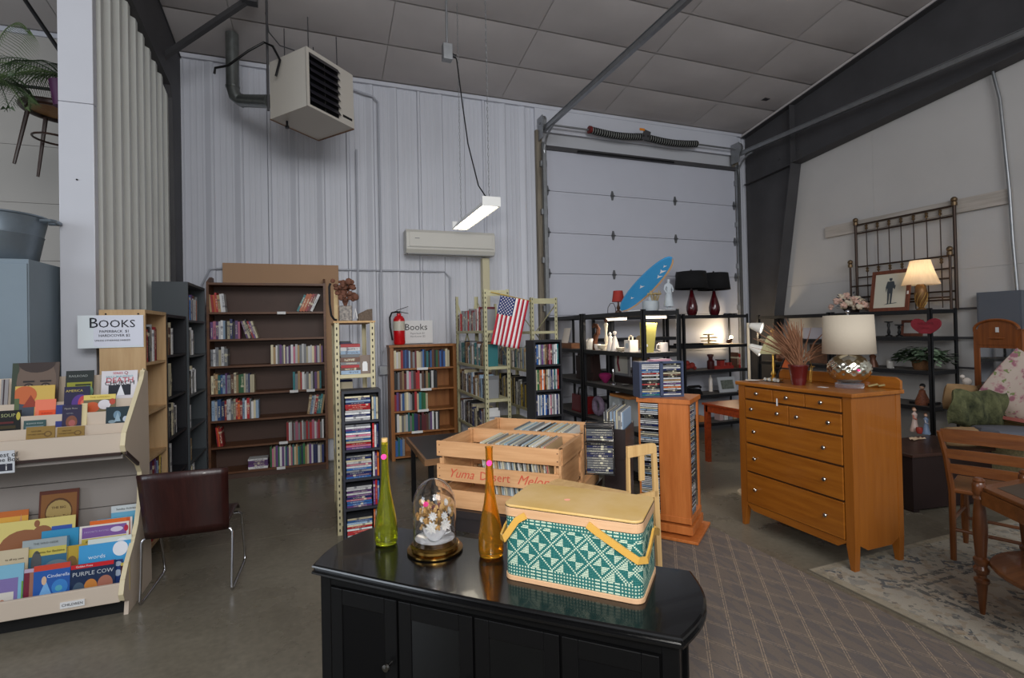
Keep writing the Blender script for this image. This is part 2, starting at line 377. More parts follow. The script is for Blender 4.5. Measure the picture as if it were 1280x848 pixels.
# rigid steel frames (tapered column and rafter) in the right wall and at the partition
def frame(X, X2, nm, left=False):
    T = bpy.data.objects.new(nm, None); COL.objects.link(T); T['kind'] = 'structure'
    xm = (X+X2)/2; ytop = 5.84; ya = 6.22
    if left: low = [(6.47, 0), (6.45, 2.2), (6.40, 4.18), (6.33, 4.29), (5.17, 4.47), (2.9, 4.85), (-4.9, roofz(-4.9)-.75)]
    else: low = [(6.38, 0), (6.22, 1.8), (5.84, 4.09), (2.9, 4.39), (-4.9, roofz(-4.9)-.75)]
    web = [(BWY-.03, 0), (BWY-.03, EAVE-.05), (-4.9, roofz(-4.9)-.06)]+low[::-1]; xw = X2-.02 if left else xm
    mb = MB(); mb.prism(web, xw-.006, xw+.006, ax='x'); obj('web_plate', mb, STEEL, T)
    mb = MB()
    for p_, q_ in zip(low, low[1:]): mb.beam((xm, p_[0], p_[1]), (xm, q_[0], q_[1]), X2-X, .012, up=(0, 1, 0) if abs(q_[1]-p_[1]) > abs(q_[0]-p_[0]) else (0, 0, 1))
    mb.beam((xm, BWY-.04, EAVE-.05), (xm, -4.9, roofz(-4.9)-.05), X2-X, .012)
    if not left: mb.beam((xm, ytop, 4.09), (xm, ytop, roofz(ytop)-.06), X2-X, .014, up=(0, 1, 0)); mb.beam((xm-.02, ytop+.02, 4.07), (xm-.02, BWY-.06, 4.0), X2-X-.06, .01)
    obj('flange', mb, STEEL, T)
    for dy, dz in ((.05, .2), (.05, .5), (-.05, .35), (-.3, .15)):
        b = MB(); b.cyl((xm-.02, ytop-dy, 4.09+dz), (xm+.02, ytop-dy, 4.09+dz), .016, n=6); obj('bolt', b, STEEL, T)
    return T
frame(6.82, 7.03, 'trim_2'); frame(-1.70, -1.455, 'trim_3', True)
mb = MB(); mb.beam((6.93, BWY-.04, EAVE-.03), (6.93, -4.9, roofz(-4.9)-.03), .24, .03); struct('trim_6', mb, CEILM)
# knee brace
mb = MB(); a = BX(197, 76, -1.55); b = Vector((-.62, 5.75, roofz(5.75)-.04)); mb.beam(a, b, .05, .05); struct('trim_4', mb, STEEL)
mb = MB(); mb.box((b.x-.07, b.y-.05, b.z-.05), (b.x+.07, b.y+.05, b.z+.04)); struct('trim_5', mb, STEEL)

# corrugated partition on the left with its end post
pt = bpy.data.objects.new('wall_partition', None); COL.objects.link(pt); pt['kind'] = 'structure'
p = .195; prof = []; y = 4.5
while y < 6.30:
    prof += [(y, 0), (y+.055, 0), (y+.095, .04), (y+.15, .04), (y+.195, 0)]; y += p
vs = []; fs = []
for (y, d) in prof:
    zt = 4.50-.155*(y-5.17) if y < 6.33 else 4.2
    vs += [(-1.535+d, y, 0), (-1.535+d, y, zt)]
for i in range(len(prof)-1): fs.append((2*i, 2*i+2, 2*i+3, 2*i+1))
mb = MB().add(vs, fs); obj('corrugated_sheet', mb, PARTM, pt)
mb = MB(); mb.box((-1.60, 4.5, 0), (-1.575, 6.3, 4.2)); obj('wall_sheet', mb, PARTM, pt)
POSTM = mat('white_post_trim', (203, 204, 210), .22, var=.02, vs=2)
for (z0, z1) in ((0, 3.28), (3.283, 5.28)):
    mb = MB(); mb.box((-1.705, 4.462, z0), (-1.5, 4.53, z1)); obj('post_cover', mb, POSTM, pt, bev=.004)
mb = MB(); mb.cyl((-1.6, 4.464, 2.73), (-1.6, 4.455, 2.73), .006, n=8); obj('screw', mb, BLKM, pt)

# ---------------------------------------------------------------- overhead door
dr = bpy.data.objects.new('door_1', None); COL.objects.link(dr); dr['kind'] = 'structure'
DOORM = mat('white_door_steel', (188, 190, 200), .42, var=.02, vs=2, bump=.02, bs=3)
zz = [0, .6, 1.2, 1.8, 2.41, 3.01, 3.62, 4.27]
for a, b in zip(zz, zz[1:]):
    mb = MB(); mb.box((3.08, 6.77, a+.003), (6.62, 6.81, b-.003)); mb.box((3.1, 6.768, a+.03), (6.6, 6.7705, b-.03)); obj('door_panel', mb, DOORM, dr, bev=.002)
for z in (2.41, 3.01, 3.62):
    for x in (4.21, 5.37, 3.12, 6.58):
        h = MB(); h.prism([(x-.03, z), (x-.012, z+.07), (x+.012, z+.07), (x+.03, z), (x+.012, z-.07), (x-.012, z-.07)], 6.758, 6.767, ax='y'); h.cyl((x-.035, 6.752, z), (x+.035, 6.752, z), .009, n=8)
        obj('hinge', h, mat('dull_zinc', (110, 112, 115), .45, metal=.7), dr)
mb = MB(); mb.box((3.08, 6.73, 4.21), (6.62, 6.77, 4.27)); obj('top_stiffener', mb, STEEL, dr)
for xj in (2.97, 6.63):
    mb = MB(); mb.box((xj, 6.78, 0), (xj+.09, 6.84, 4.5)); obj('jamb_board', mb, wood('raw_jamb_lumber', (142, 132, 116), (98, 90, 78), 'z', .8), dr)
for x in (3.06, 6.64):
    mb = MB(); mb.box((x-.03, 6.70, 0), (x+.03, 6.705, 4.3)); mb.box((x-.03, 6.70, 0), (x-.026, 6.75, 4.3)); mb.box((x+.026, 6.70, 0), (x+.03, 6.75, 4.3)); obj('vertical_track', mb, GALV, dr)
    for z in (1.9, 2.6, 3.3, 4.0):
        mb = MB(); mb.box((x-.05, 6.73, z-.04), (x+.05, 6.775, z+.04)); obj('track_bracket', mb, GALV, dr)
    xx = x
    mb = MB(); arc = [(xx, 6.72-.32*(1-math.cos(t)), 4.1+.32*math.sin(t)) for t in [PI/2*k/6 for k in range(7)]]
    zt = 4.47
    mb.tube(arc, .016, 6); y_end = -1.5
    mb.beam((xx, 6.7, zt), (xx, y_end, zt), .05, .055); mb.beam((xx, 6.7, zt+.03), (xx, y_end, zt+.03), .075, .006); obj('horizontal_track', mb, GALV, dr)
    mb = MB(); mb.box((xx-.06, 6.62, 4.33), (xx-.05, 6.8, 4.66)); mb.lathe([(.03, -.02), (.1, -.02), (.1, .02), (.03, .02)], n=18, T=Matrix.Translation((xx-.03, 6.68, 4.56))@Matrix.Rotation(PI/2, 4, 'Y')); obj('cable_drum', mb, GALV, dr)
    mb = MB(); mb.beam((xx+.05, 2.9, zt), (xx+.05, 2.9, roofz(2.9)-.02), .04, .005); obj('track_hanger', mb, GALV, dr)
mb = MB(); mb.cyl((2.98, 6.7, 4.56), (6.7, 6.7, 4.56), .014, n=10); obj('torsion_shaft', mb, GALV, dr)
SPR = mat('black_oiled_spring', (24, 24, 26), .4, metal=.5)
xa, xb, xc = BY(738, 170, 6.68).x, BY(872, 188, 6.68).x, BY(806, 180, 6.68).x
for (a, b) in ((xa, xc-.02), (xc+.02, xb)):
    mb = MB(); n = 24
    for k in range(n):
        x0 = a+(b-a)*k/n; sag = -.035*math.sin(PI*(k+.5)/n)
        mb.lathe([(.035, 0), (.054, .004), (.054, (b-a)/n*.62), (.035, (b-a)/n*.66), (.035, (b-a)/n)], n=12, T=Matrix.Translation((x0, 6.69, 4.56+sag))@Matrix.Rotation(PI/2, 4, 'Y'))
    obj('torsion_spring', mb, SPR, dr, smooth=True)
    mb = MB(); mb.tube([(a+(b-a)*k/12, 6.69, 4.56-.035*math.sin(PI*k/12)) for k in range(13)], .049, 12); obj('spring_sleeve', mb, mat('pale_spring_coating', (130, 132, 128), .5), dr, smooth=True)
mb = MB(); mb.prism([(xc-.09, 4.50), (xc+.06, 4.49), (xc+.09, 4.63), (xc-.03, 4.66)], 6.64, 6.65, ax='y'); obj('spring_anchor_plate', mb, STEEL, dr)
mb = MB(); mb.box((xc-.12, 6.63, 4.63), (xc-.03, 6.637, 4.665)); obj('warning_tag', mb, mat('orange_tag', (220, 130, 20), .6), dr)
mb = MB(); mb.cyl((xa-.02, 6.69, 4.56), (xa+.02, 6.69, 4.56), .056, n=12); obj('spring_cone', mb, mat('red_cone_paint', (110, 30, 30), .5), dr)
# strut lengths of the door top bar in black
mb = MB(); a = BY(722, 192, 6.72); b = BY(842, 206, 6.72); mb.box((a.x, 6.7, 4.205), (b.x, 6.73, 4.235)); obj('door_strut', mb, BLKM, dr)

# ---------------------------------------------------------------- fittings on walls and roof
def pipe(name, pts, r, m, label, cat, **k):
    mb = MB(); mb.tube(pts, r, 10); return tag(obj(name, mb, m, smooth=True), label, cat)
CON = mat('painted_conduit', (170, 173, 182), .4)
# conduits on the back wall
a = BY(472, 108, 6.8)
pipe('electrical_conduit', [(BY(440, 96, 6.8).x, 6.79, 4.72), (a.x-.06, 6.79, 4.66), (a.x, 6.79, 4.6), (a.x, 6.79, 1.35)], .013, CON, 'white conduit dropping down the ribbed wall right of the heater', 'pipe')
pipe('electrical_conduit', [(BY(252, 400, 6.8).x, 6.815, 1.5), (BY(252, 360, 6.8).x, 6.815, 2.2), (BY(262, 336, 6.8).x+.0, 6.815, 2.38), (BY(282, 336, 6.8).x, 6.815, 2.4), (.5, 6.815, 2.41), (BY(556, 345, 6.8).x, 6.815, 2.41), (BY(563, 352, 6.8).x, 6.815, 2.33), (BY(563, 400, 6.8).x, 6.815, 1.0)], .011, CON, 'white conduit running level along the ribbed wall behind cardboard', 'pipe')
pipe('electrical_conduit', [(BY(445, 170, 6.8).x, 6.79, 3.95), (BY(446, 300, 6.8).x, 6.79, .9)], .012, CON, 'white conduit on wall straight below the hanging heater', 'pipe')
bx_ = BY(480, 464, 6.8)
t = thing('outlet_box', 'grey metal outlet box on conduits left of small bookcase', 'electrical box', (bx_.x, 6.83, bx_.z-.05))
mb = MB(); mb.box((-.06, -.06, 0), (.06, 0, .12)); obj('box', mb, CON, t, bev=.004)
mb = MB(); mb.box((-.05, -.068, .01), (.05, -.061, .11)); obj('cover_plate', mb, GALV, t)
pipe('electrical_conduit', [(bx_.x-.03, 6.79, bx_.z+.08), (bx_.x-.03, 6.79, 2.38)], .011, CON, 'short white conduit rising from the grey outlet box', 'pipe')
pipe('electrical_conduit', [(bx_.x, 6.79, bx_.z-.06), (bx_.x, 6.79, .05)], .02, CON, 'thick white conduit below the grey outlet box', 'pipe')
# conduit on right wall
pts = [BX(x, y, 6.98) for x, y in ((1234, 4), (1236, 70), (1250, 124), (1262, 240), (1266, 300), (1272, 366))]
pipe('electrical_conduit', pts, .016, GALV, 'galvanized conduit dropping down the right wall past the steel rafter', 'pipe')
for zc, ya, yb, g in ((1.74, 3.82, 3.3, 'upper'), (1.40, 3.82, 3.0, 'middle'), (1.05, 3.82, 3.0, 'lower')):
    pipe('electrical_conduit', [(6.99, ya, zc), (6.99, yb, zc)], .012, STEEL, '%s thin dark pipe on right wall beside the shelf end' % g, 'pipe')
t = thing('breaker_panel', 'flat grey electrical panel on the right wall above mirror', 'panel', (7.03, 3.36, 1.35))
mb = MB(); mb.box((-.12, -.2, 0), (0, .2, .56)); obj('box', mb, mat('grey_panel_paint', (92, 96, 104), .5), t, bev=.004)
mb = MB(); mb.box((-.127, -.18, .02), (-.121, .18, .54)); obj('panel_door', mb, mat('grey_panel_paint', (92, 96, 104), .5), t)
# board across the right wall
BOARD = wood('weathered_white_board', (188, 180, 172), (160, 152, 142), 'y', .8)
mb = MB(); mb.box((7.0, 3.27, 2.86), (7.035, 5.44, 3.02)); tag(obj('wall_board', mb, BOARD), 'long weathered white board fixed level on the right wall', 'board')

# mini split air conditioner
t = thing('air_conditioner', 'white wall-mounted air conditioner on the ribbed back wall', 'air conditioner', (1.645, 6.82, 2.62))
ACW = mat('ivory_ac_plastic', (206, 203, 194), .4)
mb = MB(); mb.prism([(0, 0), (-.19, 0), (-.225, .05), (-.225, .27), (-.19, .31), (0, .31)], -.6, .6, ax='x'); obj('housing', mb, ACW, t, bev=.006)
mb = MB(); mb.box((-.585, -.232, .075), (.585, -.226, .078)); mb.box((-.58, -.225, .0), (.58, -.15, -.012)); obj('air_vane', mb, mat('ac_grey', (150, 150, 148), .5), t)
mb = MB(); mb.box((-.56, -.235, .085), (.56, -.227, .27)); obj('front_cover', mb, ACW, t, bev=.003)
mb = MB(); mb.box((-.49, -.2365, .186), (-.43, -.2352, .194)); obj('badge', mb, mat('grey_print', (120, 120, 125), .6), t)
mb = MB(); mb.box((2.1, 6.72, 1.0), (2.2, 6.82, 2.6)); tag(obj('line_cover', mb, mat('beige_duct_cover', (200, 192, 160), .5), bev=.006), 'beige pipe cover running down below the air conditioner', 'duct')

# unit heater
HM = mat('beige_heater_enamel', (196, 190, 180), .4)
t = thing('unit_heater', 'beige box-shaped unit heater with louvers hanging from the roof', 'heater', (-.087, 5.339, 3.833), .738)
t.rotation_euler = (-.045, .03, .738)
w, d, h = .623, .535, .6
mb = MB(); mb.box((0, .012, 0), (w, d, h)); mb.box((0, 0, 0), (.012, .012, h)); mb.box((.37*w+.0, 0, 0), (.37*w+.001, .001, h)) ; obj('cabinet', mb, HM, t, bev=.006)
mb = MB(); mb.box((0, -.004, 0), (w*.05, .012, h)); mb.box((w*.66, -.004, 0), (w, .012, h)); mb.box((w*.05, -.004, 0), (w*.66, .012, h*.04)); mb.box((w*.05, -.004, h*.93), (w*.66, .012, h)); obj('front_panel', mb, HM, t)
mb = MB(); mb.box((w*.05, .004, h*.04), (w*.66, .011, h*.93)); obj('grille_back', mb, BLKM, t)
for k in range(7):
    z = h*(.09+.125*k); mb = MB(); mb.add([(w*.05, .0, z+.055), (w*.66, .0, z+.055), (w*.66, -.035, z), (w*.05, -.035, z), (w*.05, .004, z+.058), (w*.66, .004, z+.058), (w*.66, -.033, z-.003), (w*.05, -.033, z-.003)], [(0, 1, 2, 3), (7, 6, 5, 4), (0, 3, 7, 4), (1, 5, 6, 2), (3, 2, 6, 7), (0, 4, 5, 1)]); obj('louver', mb, mat('dark_louver', (52, 50, 58), .4, metal=.4), t)
mb = MB(); mb.box((w*.74, -.008, .07), (w*.95, -.0045, .095)); obj('brand_plate', mb, BLKP, t)
mb = MB(); mb.box((-.0, d-.002, -.008), (w, d+.004, .006)); mb.box((w-.01, 0, -.008), (w+.004, d, .006)); obj('bottom_edge', mb, mat('rust_edge', (110, 80, 60), .7), t)
mb = MB(); mb.cyl((.12, d-.1, 0), (.12, d-.1, -.06), .012, n=8); mb.cyl((.12, d-.1, -.05), (.12, d-.1, -.075), .02, n=8); obj('gas_drip', mb, BLKM, t)
for (x, y) in ((.5, .1), (.12, .1), (.12, .45), (.5, .45)):
    mb = MB(); mb.cyl((x, y, h), (x, y, h+.40), .006, n=6); obj('hanger_rod', mb, STEEL, t)
# flue pipe
f1 = by = BY(295, 52, 5.9)
FLU = mat('galvanized_flue', (128, 132, 130), .3, metal=.75, var=.15, vs=9)
ft = thing('flue_pipe', 'round galvanized flue pipe elbowing down from roof into heater', 'pipe', (0, 0, 0))
pt_ = [BY(292, 50, 6.35), BY(291, 110, 6.35), BY(294, 120, 6.34), BY(302, 126, 6.32), BY(338, 127, 5.83)]
pt_[0] = Vector((pt_[1].x, 6.35, roofz(6.35)-.01))
mb = MB(); mb.tube(pt_, .068, 16); obj('pipe', mb, FLU, ft, smooth=True)
for p_, d_ in ((pt_[1], (0, 0, 1)), (pt_[3], (1, 0, 0))):
    mb = MB(); q = Vector(p_); mb.cyl(q, q+Vector(d_)*.02, .073, n=16); obj('collar', mb, FLU, ft)
def P3(l): return [BY(x, y, Y) for x, y, Y in l]
pipe('gas_hose', P3([(338, 127, 5.5), (345, 95, 5.6), (350, 75, 5.6), (341, 58, 5.65), (330, 53, 5.7), (310, 64, 5.7), (285, 82, 5.8), (269, 85, 5.9), (268, 92, 5.9)])[1:], .012, BLKP, 'thick black hose looping behind the flue pipe near roof', 'hose')
pipe('heater_cable', [BY(332, 16, 5.8), BY(336, 40, 5.7), BY(350, 57, 5.6), BY(368, 63, 5.5)], .006, STEEL, 'grey cable running from roof to top of the heater', 'cord')
pipe('electrical_conduit', [(BY(333, 0, 5.75).x, 5.75, roofz(5.75)), (BY(334, 40, 5.75).x, 5.75, 3.9)], .012, STEEL, 'dark rod hanging from the roof beside the flue pipe', 'pipe')

# hanging shop light
y0, y1 = 4.28, 5.35; xL = (BY(618, 258, y0).x+BY(581, 285, y1).x)/2-.04; zL = 2.70
t = thing('shop_light', 'lit white fluorescent fixture hanging on chains above the flag', 'light', (xL, y0, zL))
LW = mat('white_fixture_enamel', (225, 225, 222), .4)
mb = MB(); mb.prism([(-.035, .07), (.035, .07), (.085, .0), (.08, -.004), (.03, .05), (-.03, .05), (-.08, -.004), (-.085, 0)], 0, y1-y0, ax='y'); mb.box((-.085, -.012, -.005), (.085, 0, .08)); mb.box((-.085, y1-y0, -.005), (.085, y1-y0+.012, .08)); obj('reflector', mb, LW, t)
mb = MB(); mb.box((-.062, .02, .0), (.062, y1-y0-.02, .008)); obj('diffuser', mb, mat('lit_tube_diffuser', (255, 250, 235), .5, emit=9, ecol=(255, 243, 220)), t)
for yy, top in ((.05, 1.0), (y1-y0-.05, 1.0)):
    mb = MB(); n = int((roofz(y0+yy)-zL-.08)/.034)
    for k in range(n):
        z = .08+k*.034; a = k % 2; q = [((.007 if a else 0)*math.cos(s)+0, (0 if a else .007)*math.cos(s)+yy, z+.02*math.sin(s)+.017) for s in [2*PI*i/6 for i in range(6)]]; mb.tube(q, .0022, 4, closed=True)
    obj('chain', mb, GALV, t)
c = BY(559, 68, 4.7); c.x = BY(559, 68, 4.7).x
ob = thing('ceiling_outlet_box', 'grey metal junction box on a conduit hanging from roof', 'electrical box', (c.x, 4.7, c.z-.06))
mb = MB(); mb.box((-.045, -.04, 0), (.045, .04, .15)); obj('box', mb, GALV, ob, bev=.004)
mb = MB(); mb.cyl((0, 0, .15), (0, 0, roofz(4.7)-c.z+.04), .012, n=10); obj('conduit', mb, GALV, ob)
mb = MB(); mb.cyl((.045, 0, .06), (.085, 0, .05), .018, n=8); obj('plug', mb, BLKP, ob)
pipe('power_cord', [(c.x+.085, 4.7, c.z-.02)]+P3([(571, 76, 4.65), (578, 130, 4.6), (585, 180, 4.55), (598, 232, 4.45)])+[(xL-.03, 4.36, zL+.11), (xL, 4.34, zL+.075)], .006, BLKP, 'black power cord dropping from junction box to shop light', 'cord')
mb = MB(); q = BY(956, 124, 5.9); mb.box((q.x-.05, 5.85, roofz(5.9)-.015), (q.x+.05, 5.95, roofz(5.9)+.01)); tag(obj('ceiling_clip', mb, STEEL), 'small dark clip stuck on ceiling near the rafter', 'clip')
# ---------------------------------------------------------------- bookcases
WAL = wood('dark_walnut_laminate', (112, 72, 44), (84, 52, 32), 'x', .45)
WALB = mat('dark_walnut_back', (78, 56, 46), .55, var=.1, vs=3)
def labeltag(parent, x, y, z, M=None, w=.09, h=.03, s='BOOKS'):
    mb = MB(); mb.box((x-w/2, y-.003, z-h/2), (x+w/2, y, z+h/2)); o = obj('shelf_label', mb, WHITE, parent); return o
X0, X1, Yf, Yb = -1.175, .06, 6.45, 6.76
tb = thing('tall_bookcase', 'tall dark walnut bookcase of seven shelves against ribbed wall', 'bookcase', (0, 0, 0))
for xa_ in (X0, X1-.025):
    mb = MB(); mb.prism([(Yf, 0), (Yb, 0), (Yb, 2.27), (Yb-.12, 2.27), (Yf+.03, 2.21), (Yf, 2.2)], xa_, xa_+.025, ax='x'); obj('side_panel', mb, WAL, tb)
mb = MB(); mb.box((X0+.025, Yb-.012, .02), (X1-.025, Yb, 2.2)); obj('back_panel', mb, WALB, tb)
ZS = [.085, .37, .66, .955, 1.265, 1.565, 1.865]
for z in ZS: mb = MB(); mb.box((X0+.025, Yf+.004, z-.022), (X1-.025, Yb-.012, z)); obj('shelf', mb, WAL, tb)
mb = MB(); mb.box((X0+.025, Yf+.004, 2.17), (X1-.025, Yb-.012, 2.195)); obj('top_shelf', mb, WAL, tb)
mb = MB(); mb.box((X0+.025, Yf+.03, 0), (X1-.025, Yf+.045, .062)); obj('kick_board', mb, WALB, tb)
for x, z in ((-.42, 1.855), (-.3, .945), (-.0-.12, .945), (-.42, .362), (-.45, .075)): labeltag(tb, x, Yf+.004, z-.003)
def shx(px): return BY(px, 470, Yf+.03).x
g = 'books in the tall walnut bookcase'; tt = (1, 0, 0); nn_ = (0, 1, 0)
def rb(sh, a, b, lean=0, **k):
    xa, xb = shx(a), shx(b); xa = max(xa, X0+.03); xb = min(xb, X1-.03)
    side = 'left'
    half = 'left' if (xa+xb)/2 < -.55 else 'right'
    nm = {6: 'top', 5: 'second', 4: 'third', 3: 'fourth', 2: 'fifth', 1: 'sixth', 0: 'bottom'}[sh]
    ln = xb-xa
    run('%s run, %s shelf, tall walnut bookcase' % (half, nm), g, (xa, Yf+.025, ZS[sh]+.0005), tt, nn_, ln, lean=lean, **k)
rb(6, 263, 284, -.09, hr=(.19, .235), cols=['tan', 'red', 'orange', 'red', 'tan', 'white', 'white', 'cream'], wr=(.018, .026))
rb(6, 379, 398, .0, hr=(.17, .21), cols=['teal', 'orange', 'orange', 'red', 'white'], wr=(.02, .03)) if False else run('right run, top shelf, tall walnut bookcase', g, (shx(372), Yf+.025, ZS[6]+.0005), tt, nn_, .2, hr=(.20, .23), wr=(.02, .03), lean=.42, cols=['teal', 'orange', 'orange', 'red', 'maroon', 'white'])
rb(5, 262, 302, 0, hr=(.19, .225), cols=['purple', 'pink', 'purple', 'white', 'white', 'pale blue', 'black', 'cream', 'navy blue', 'black'], wr=(.018, .03))
run('leaning run, second shelf, tall walnut bookcase', g, (shx(303)+.05, Yf+.025, ZS[5]+.0005), tt, nn_, .13, hr=(.2, .23), wr=(.015, .026), lean=-.3, cols=['purple', 'cream', 'black', 'red'])
rb(4, 263, 287, 0, hr=(.18, .215), cols=['grey', 'white', 'grey', 'cream', 'white', 'grey', 'green'])
rb(4, 339, 404, 0, hr=(.19, .225), pal=['white', 'grey', 'pink', 'cream', 'purple', 'white', 'tan'], wr=(.014, .026))
rb(3, 263, 320, 0, hr=(.2, .235), cols=['cream', 'tan', 'tan', 'teal', 'blue', 'pale blue', 'purple', 'grey', 'brown', 'cream', 'tan', 'green', 'green', 'cream', 'grey', 'navy blue', 'cream'])
rb(3, 366, 403, 0, hr=(.18, .22), cols=['teal', 'grey', 'tan', 'red', 'white', 'white', 'grey', 'cream', 'white', 'black', 'purple', 'tan'], wr=(.016, .028))
rb(2, 264, 324, 0, hr=(.19, .235), cols=['pale blue', 'white', 'blue', 'navy blue', 'red', 'white', 'white', 'grey', 'cream', 'red', 'orange', 'red', 'pale blue', 'white', 'red', 'grey', 'white', 'cream'])
run('right run, fifth shelf, tall walnut bookcase', g, (shx(383), Yf+.025, ZS[2]+.0005), tt, nn_, .18, hr=(.21, .24), wr=(.018, .03), lean=.14, cols=['tan', 'pale blue', 'white', 'red', 'teal', 'teal'])
run('left run, sixth shelf, tall walnut bookcase', g, (shx(267)+.03, Yf+.025, ZS[1]+.0005), tt, nn_, .07, hr=(.2, .22), wr=(.012, .03), lean=-.1, cols=['red', 'orange', 'red'])
rb(1, 357, 405, 0, hr=(.19, .225), pal=['white', 'grey', 'pink', 'red', 'maroon', 'white'], wr=(.014, .028))
rb(0, 336, 406, 0, hr=(.2, .24), pal=['green', 'cream', 'navy blue', 'teal', 'pink', 'white', 'purple', 'tan'], wr=(.014, .026))
stack('book pile, bottom shelf, tall walnut bookcase', g, (shx(308), Yf+.03, ZS[0]+.0005), tt, nn_, .12, .2, wr=(.018, .03), d=.15, pal=['white', 'purple', 'cream', 'black'], cat='book', name='book', me=BOOK)
# lay-flat magenta book under the third shelf run
# cardboard behind
mb = MB(); mb.box((-1.06, 6.762, .3), (.22, 6.768, 2.455)); tag(obj('cardboard_sheet', mb, mat('brown_cardboard', (172, 138, 108), .85, var=.03, vs=2)), 'large brown cardboard sheet standing behind the tall walnut bookcase', 'cardboard')

# small oak bookcase
OAK = wood('warm_oak_veneer', (168, 112, 62), (140, 88, 46), 'z', .45)
sb = thing('small_oak_bookcase', 'low orange-brown oak bookcase beneath the fire extinguisher', 'bookcase', (0, 0, 0))
a0, a1, yf, yb = .80, 1.645, 6.48, 6.76; H_ = 1.44
for xa_ in (a0, a1-.045): mb = MB(); mb.box((xa_, yf, 0), (xa_+.045, yb, H_-.03)); obj('side_panel', mb, OAK, sb, bev=.002)
mb = MB(); mb.box((a0-.012, yf-.01, H_-.03), (a1+.012, yb, H_)); obj('top', mb, OAK, sb, bev=.003)
mb = MB(); mb.box((a0+.045, yb-.01, .02), (a1-.045, yb, H_-.03)); obj('back_panel', mb, OAK, sb)
SZ = [.05, .35, .615, .88, 1.145]
for z in SZ: mb = MB(); mb.box((a0+.045, yf+.003, z-.02), (a1-.045, yb-.01, z)); obj('shelf', mb, OAK, sb)
for x, z in ((1.2, 1.137), (1.24, .872), (1.2, .607), (1.12, .342)): labeltag(sb, x, yf+.003, z-.003, w=.14)
g = 'books in the small oak bookcase'
for k, (ln, pal) in enumerate(((.72, 0), (.56, 0), (.43, 0), (.58, 0), (.14, 0))):
    nm = ['top', 'second', 'third', 'fourth', 'bottom'][k]
    P_ = (a0+.05, yf+.02, SZ[4-k]+.0005)
    cs = [['cream', 'white', 'cream', 'red', 'navy blue', 'blue', 'navy blue', 'pale blue', 'brown', 'grey', 'maroon', 'cream', 'cream', 'grey', 'blue', 'black', 'teal', 'black', 'blue', 'brown', 'black', 'green', 'brown', 'blue', 'navy blue', 'blue', 'cream'],
          ['black', 'black', 'grey', 'brown', 'tan', 'maroon', 'white', 'pink', 'grey', 'maroon', 'red', 'red', 'white', 'brown', 'black', 'tan', 'green', 'black', 'white'],
          ['red', 'purple', 'maroon', 'white', 'blue', 'cream', 'cream', 'white', 'grey', 'black', 'red', 'cream', 'teal', 'green', 'green', 'cream'],
          ['black', 'white', 'cream', 'grey', 'cream', 'white', 'teal', 'grey', 'green', 'navy blue', 'navy blue', 'maroon', 'black', 'maroon', 'maroon', 'brown', 'grey', 'purple', 'white', 'black', 'white'],
          ['blue', 'teal', 'blue', 'grey', 'cream', 'white']][k]
    run('%s shelf, small oak bookcase' % nm, g, P_, tt, nn_, ln, hr=(.19, .235), wr=(.018, .03), cols=cs)
# fire extinguisher on the small bookcase line, hung on the wall
e = BY(497, 430, 6.70); RED = mat('extinguisher_red', (200, 18, 28), .25, coat=.4)
t = thing('fire_extinguisher', 'red fire extinguisher with black hose above small oak bookcase', 'fire extinguisher', (e.x+.02, 6.68, 1.442))
mb = MB(); mb.lathe([(.06, 0), (.075, .02), (.075, .18)], n=20); obj('cylinder', mb, RED, t, smooth=True)
mb = MB(); mb.lathe([(.0755, .18), (.0755, .30)], n=20, cap=False); obj('instruction_label', mb, mat('pale_label', (200, 195, 180), .4), t, smooth=True)
mb = MB(); mb.lathe([(.075, .30), (.072, .33), (.05, .365), (.028, .375), (.028, .40)], n=20); obj('shoulder', mb, RED, t, smooth=True)
mb = MB(); mb.cyl((0, 0, .4), (0, 0, .43), .02, n=10); mb.beam((-.03, 0, .44), (.12, 0, .49), .02, .008); mb.beam((-.03, 0, .43), (.12, 0, .40), .02, .008); mb.cyl((-.02, 0, .42), (-.05, 0, .42), .012, n=8); obj('valve_handle', mb, BLKM, t)
mb = MB(); mb.tube([(-.04, 0, .42), (-.09, 0, .41), (-.115, 0, .35), (-.115, -.02, .22), (-.1, -.03, .12), (-.09, -.03, .06)], .011, 8); obj('hose', mb, BLKP, t, smooth=True)
# small price sign on the wall
sg = BY(522, 415, 6.8)
t = thing('wall_sign', 'small white Books price sign taped up beside the extinguisher', 'sign', (sg.x, 6.80, sg.z))
mb = MB(); mb.box((-.17, -.006, -.15), (.2, 0, .15)); obj('sheet', mb, WHITE, t)
def SX(o): return FR(o, (1, 0, 0), (0, 0, 1))
text('lettering', 'Books', .12, SX((-.02, -.007, .06)), INK, t)
text('lettering', 'Paperback $1', .035, SX((0, -.007, -.02)), mat('grey_print', (120, 120, 125), .6), t)
text('lettering', 'Hardcover $2', .035, SX((0, -.007, -.06)), mat('grey_print', (120, 120, 125), .6), t)

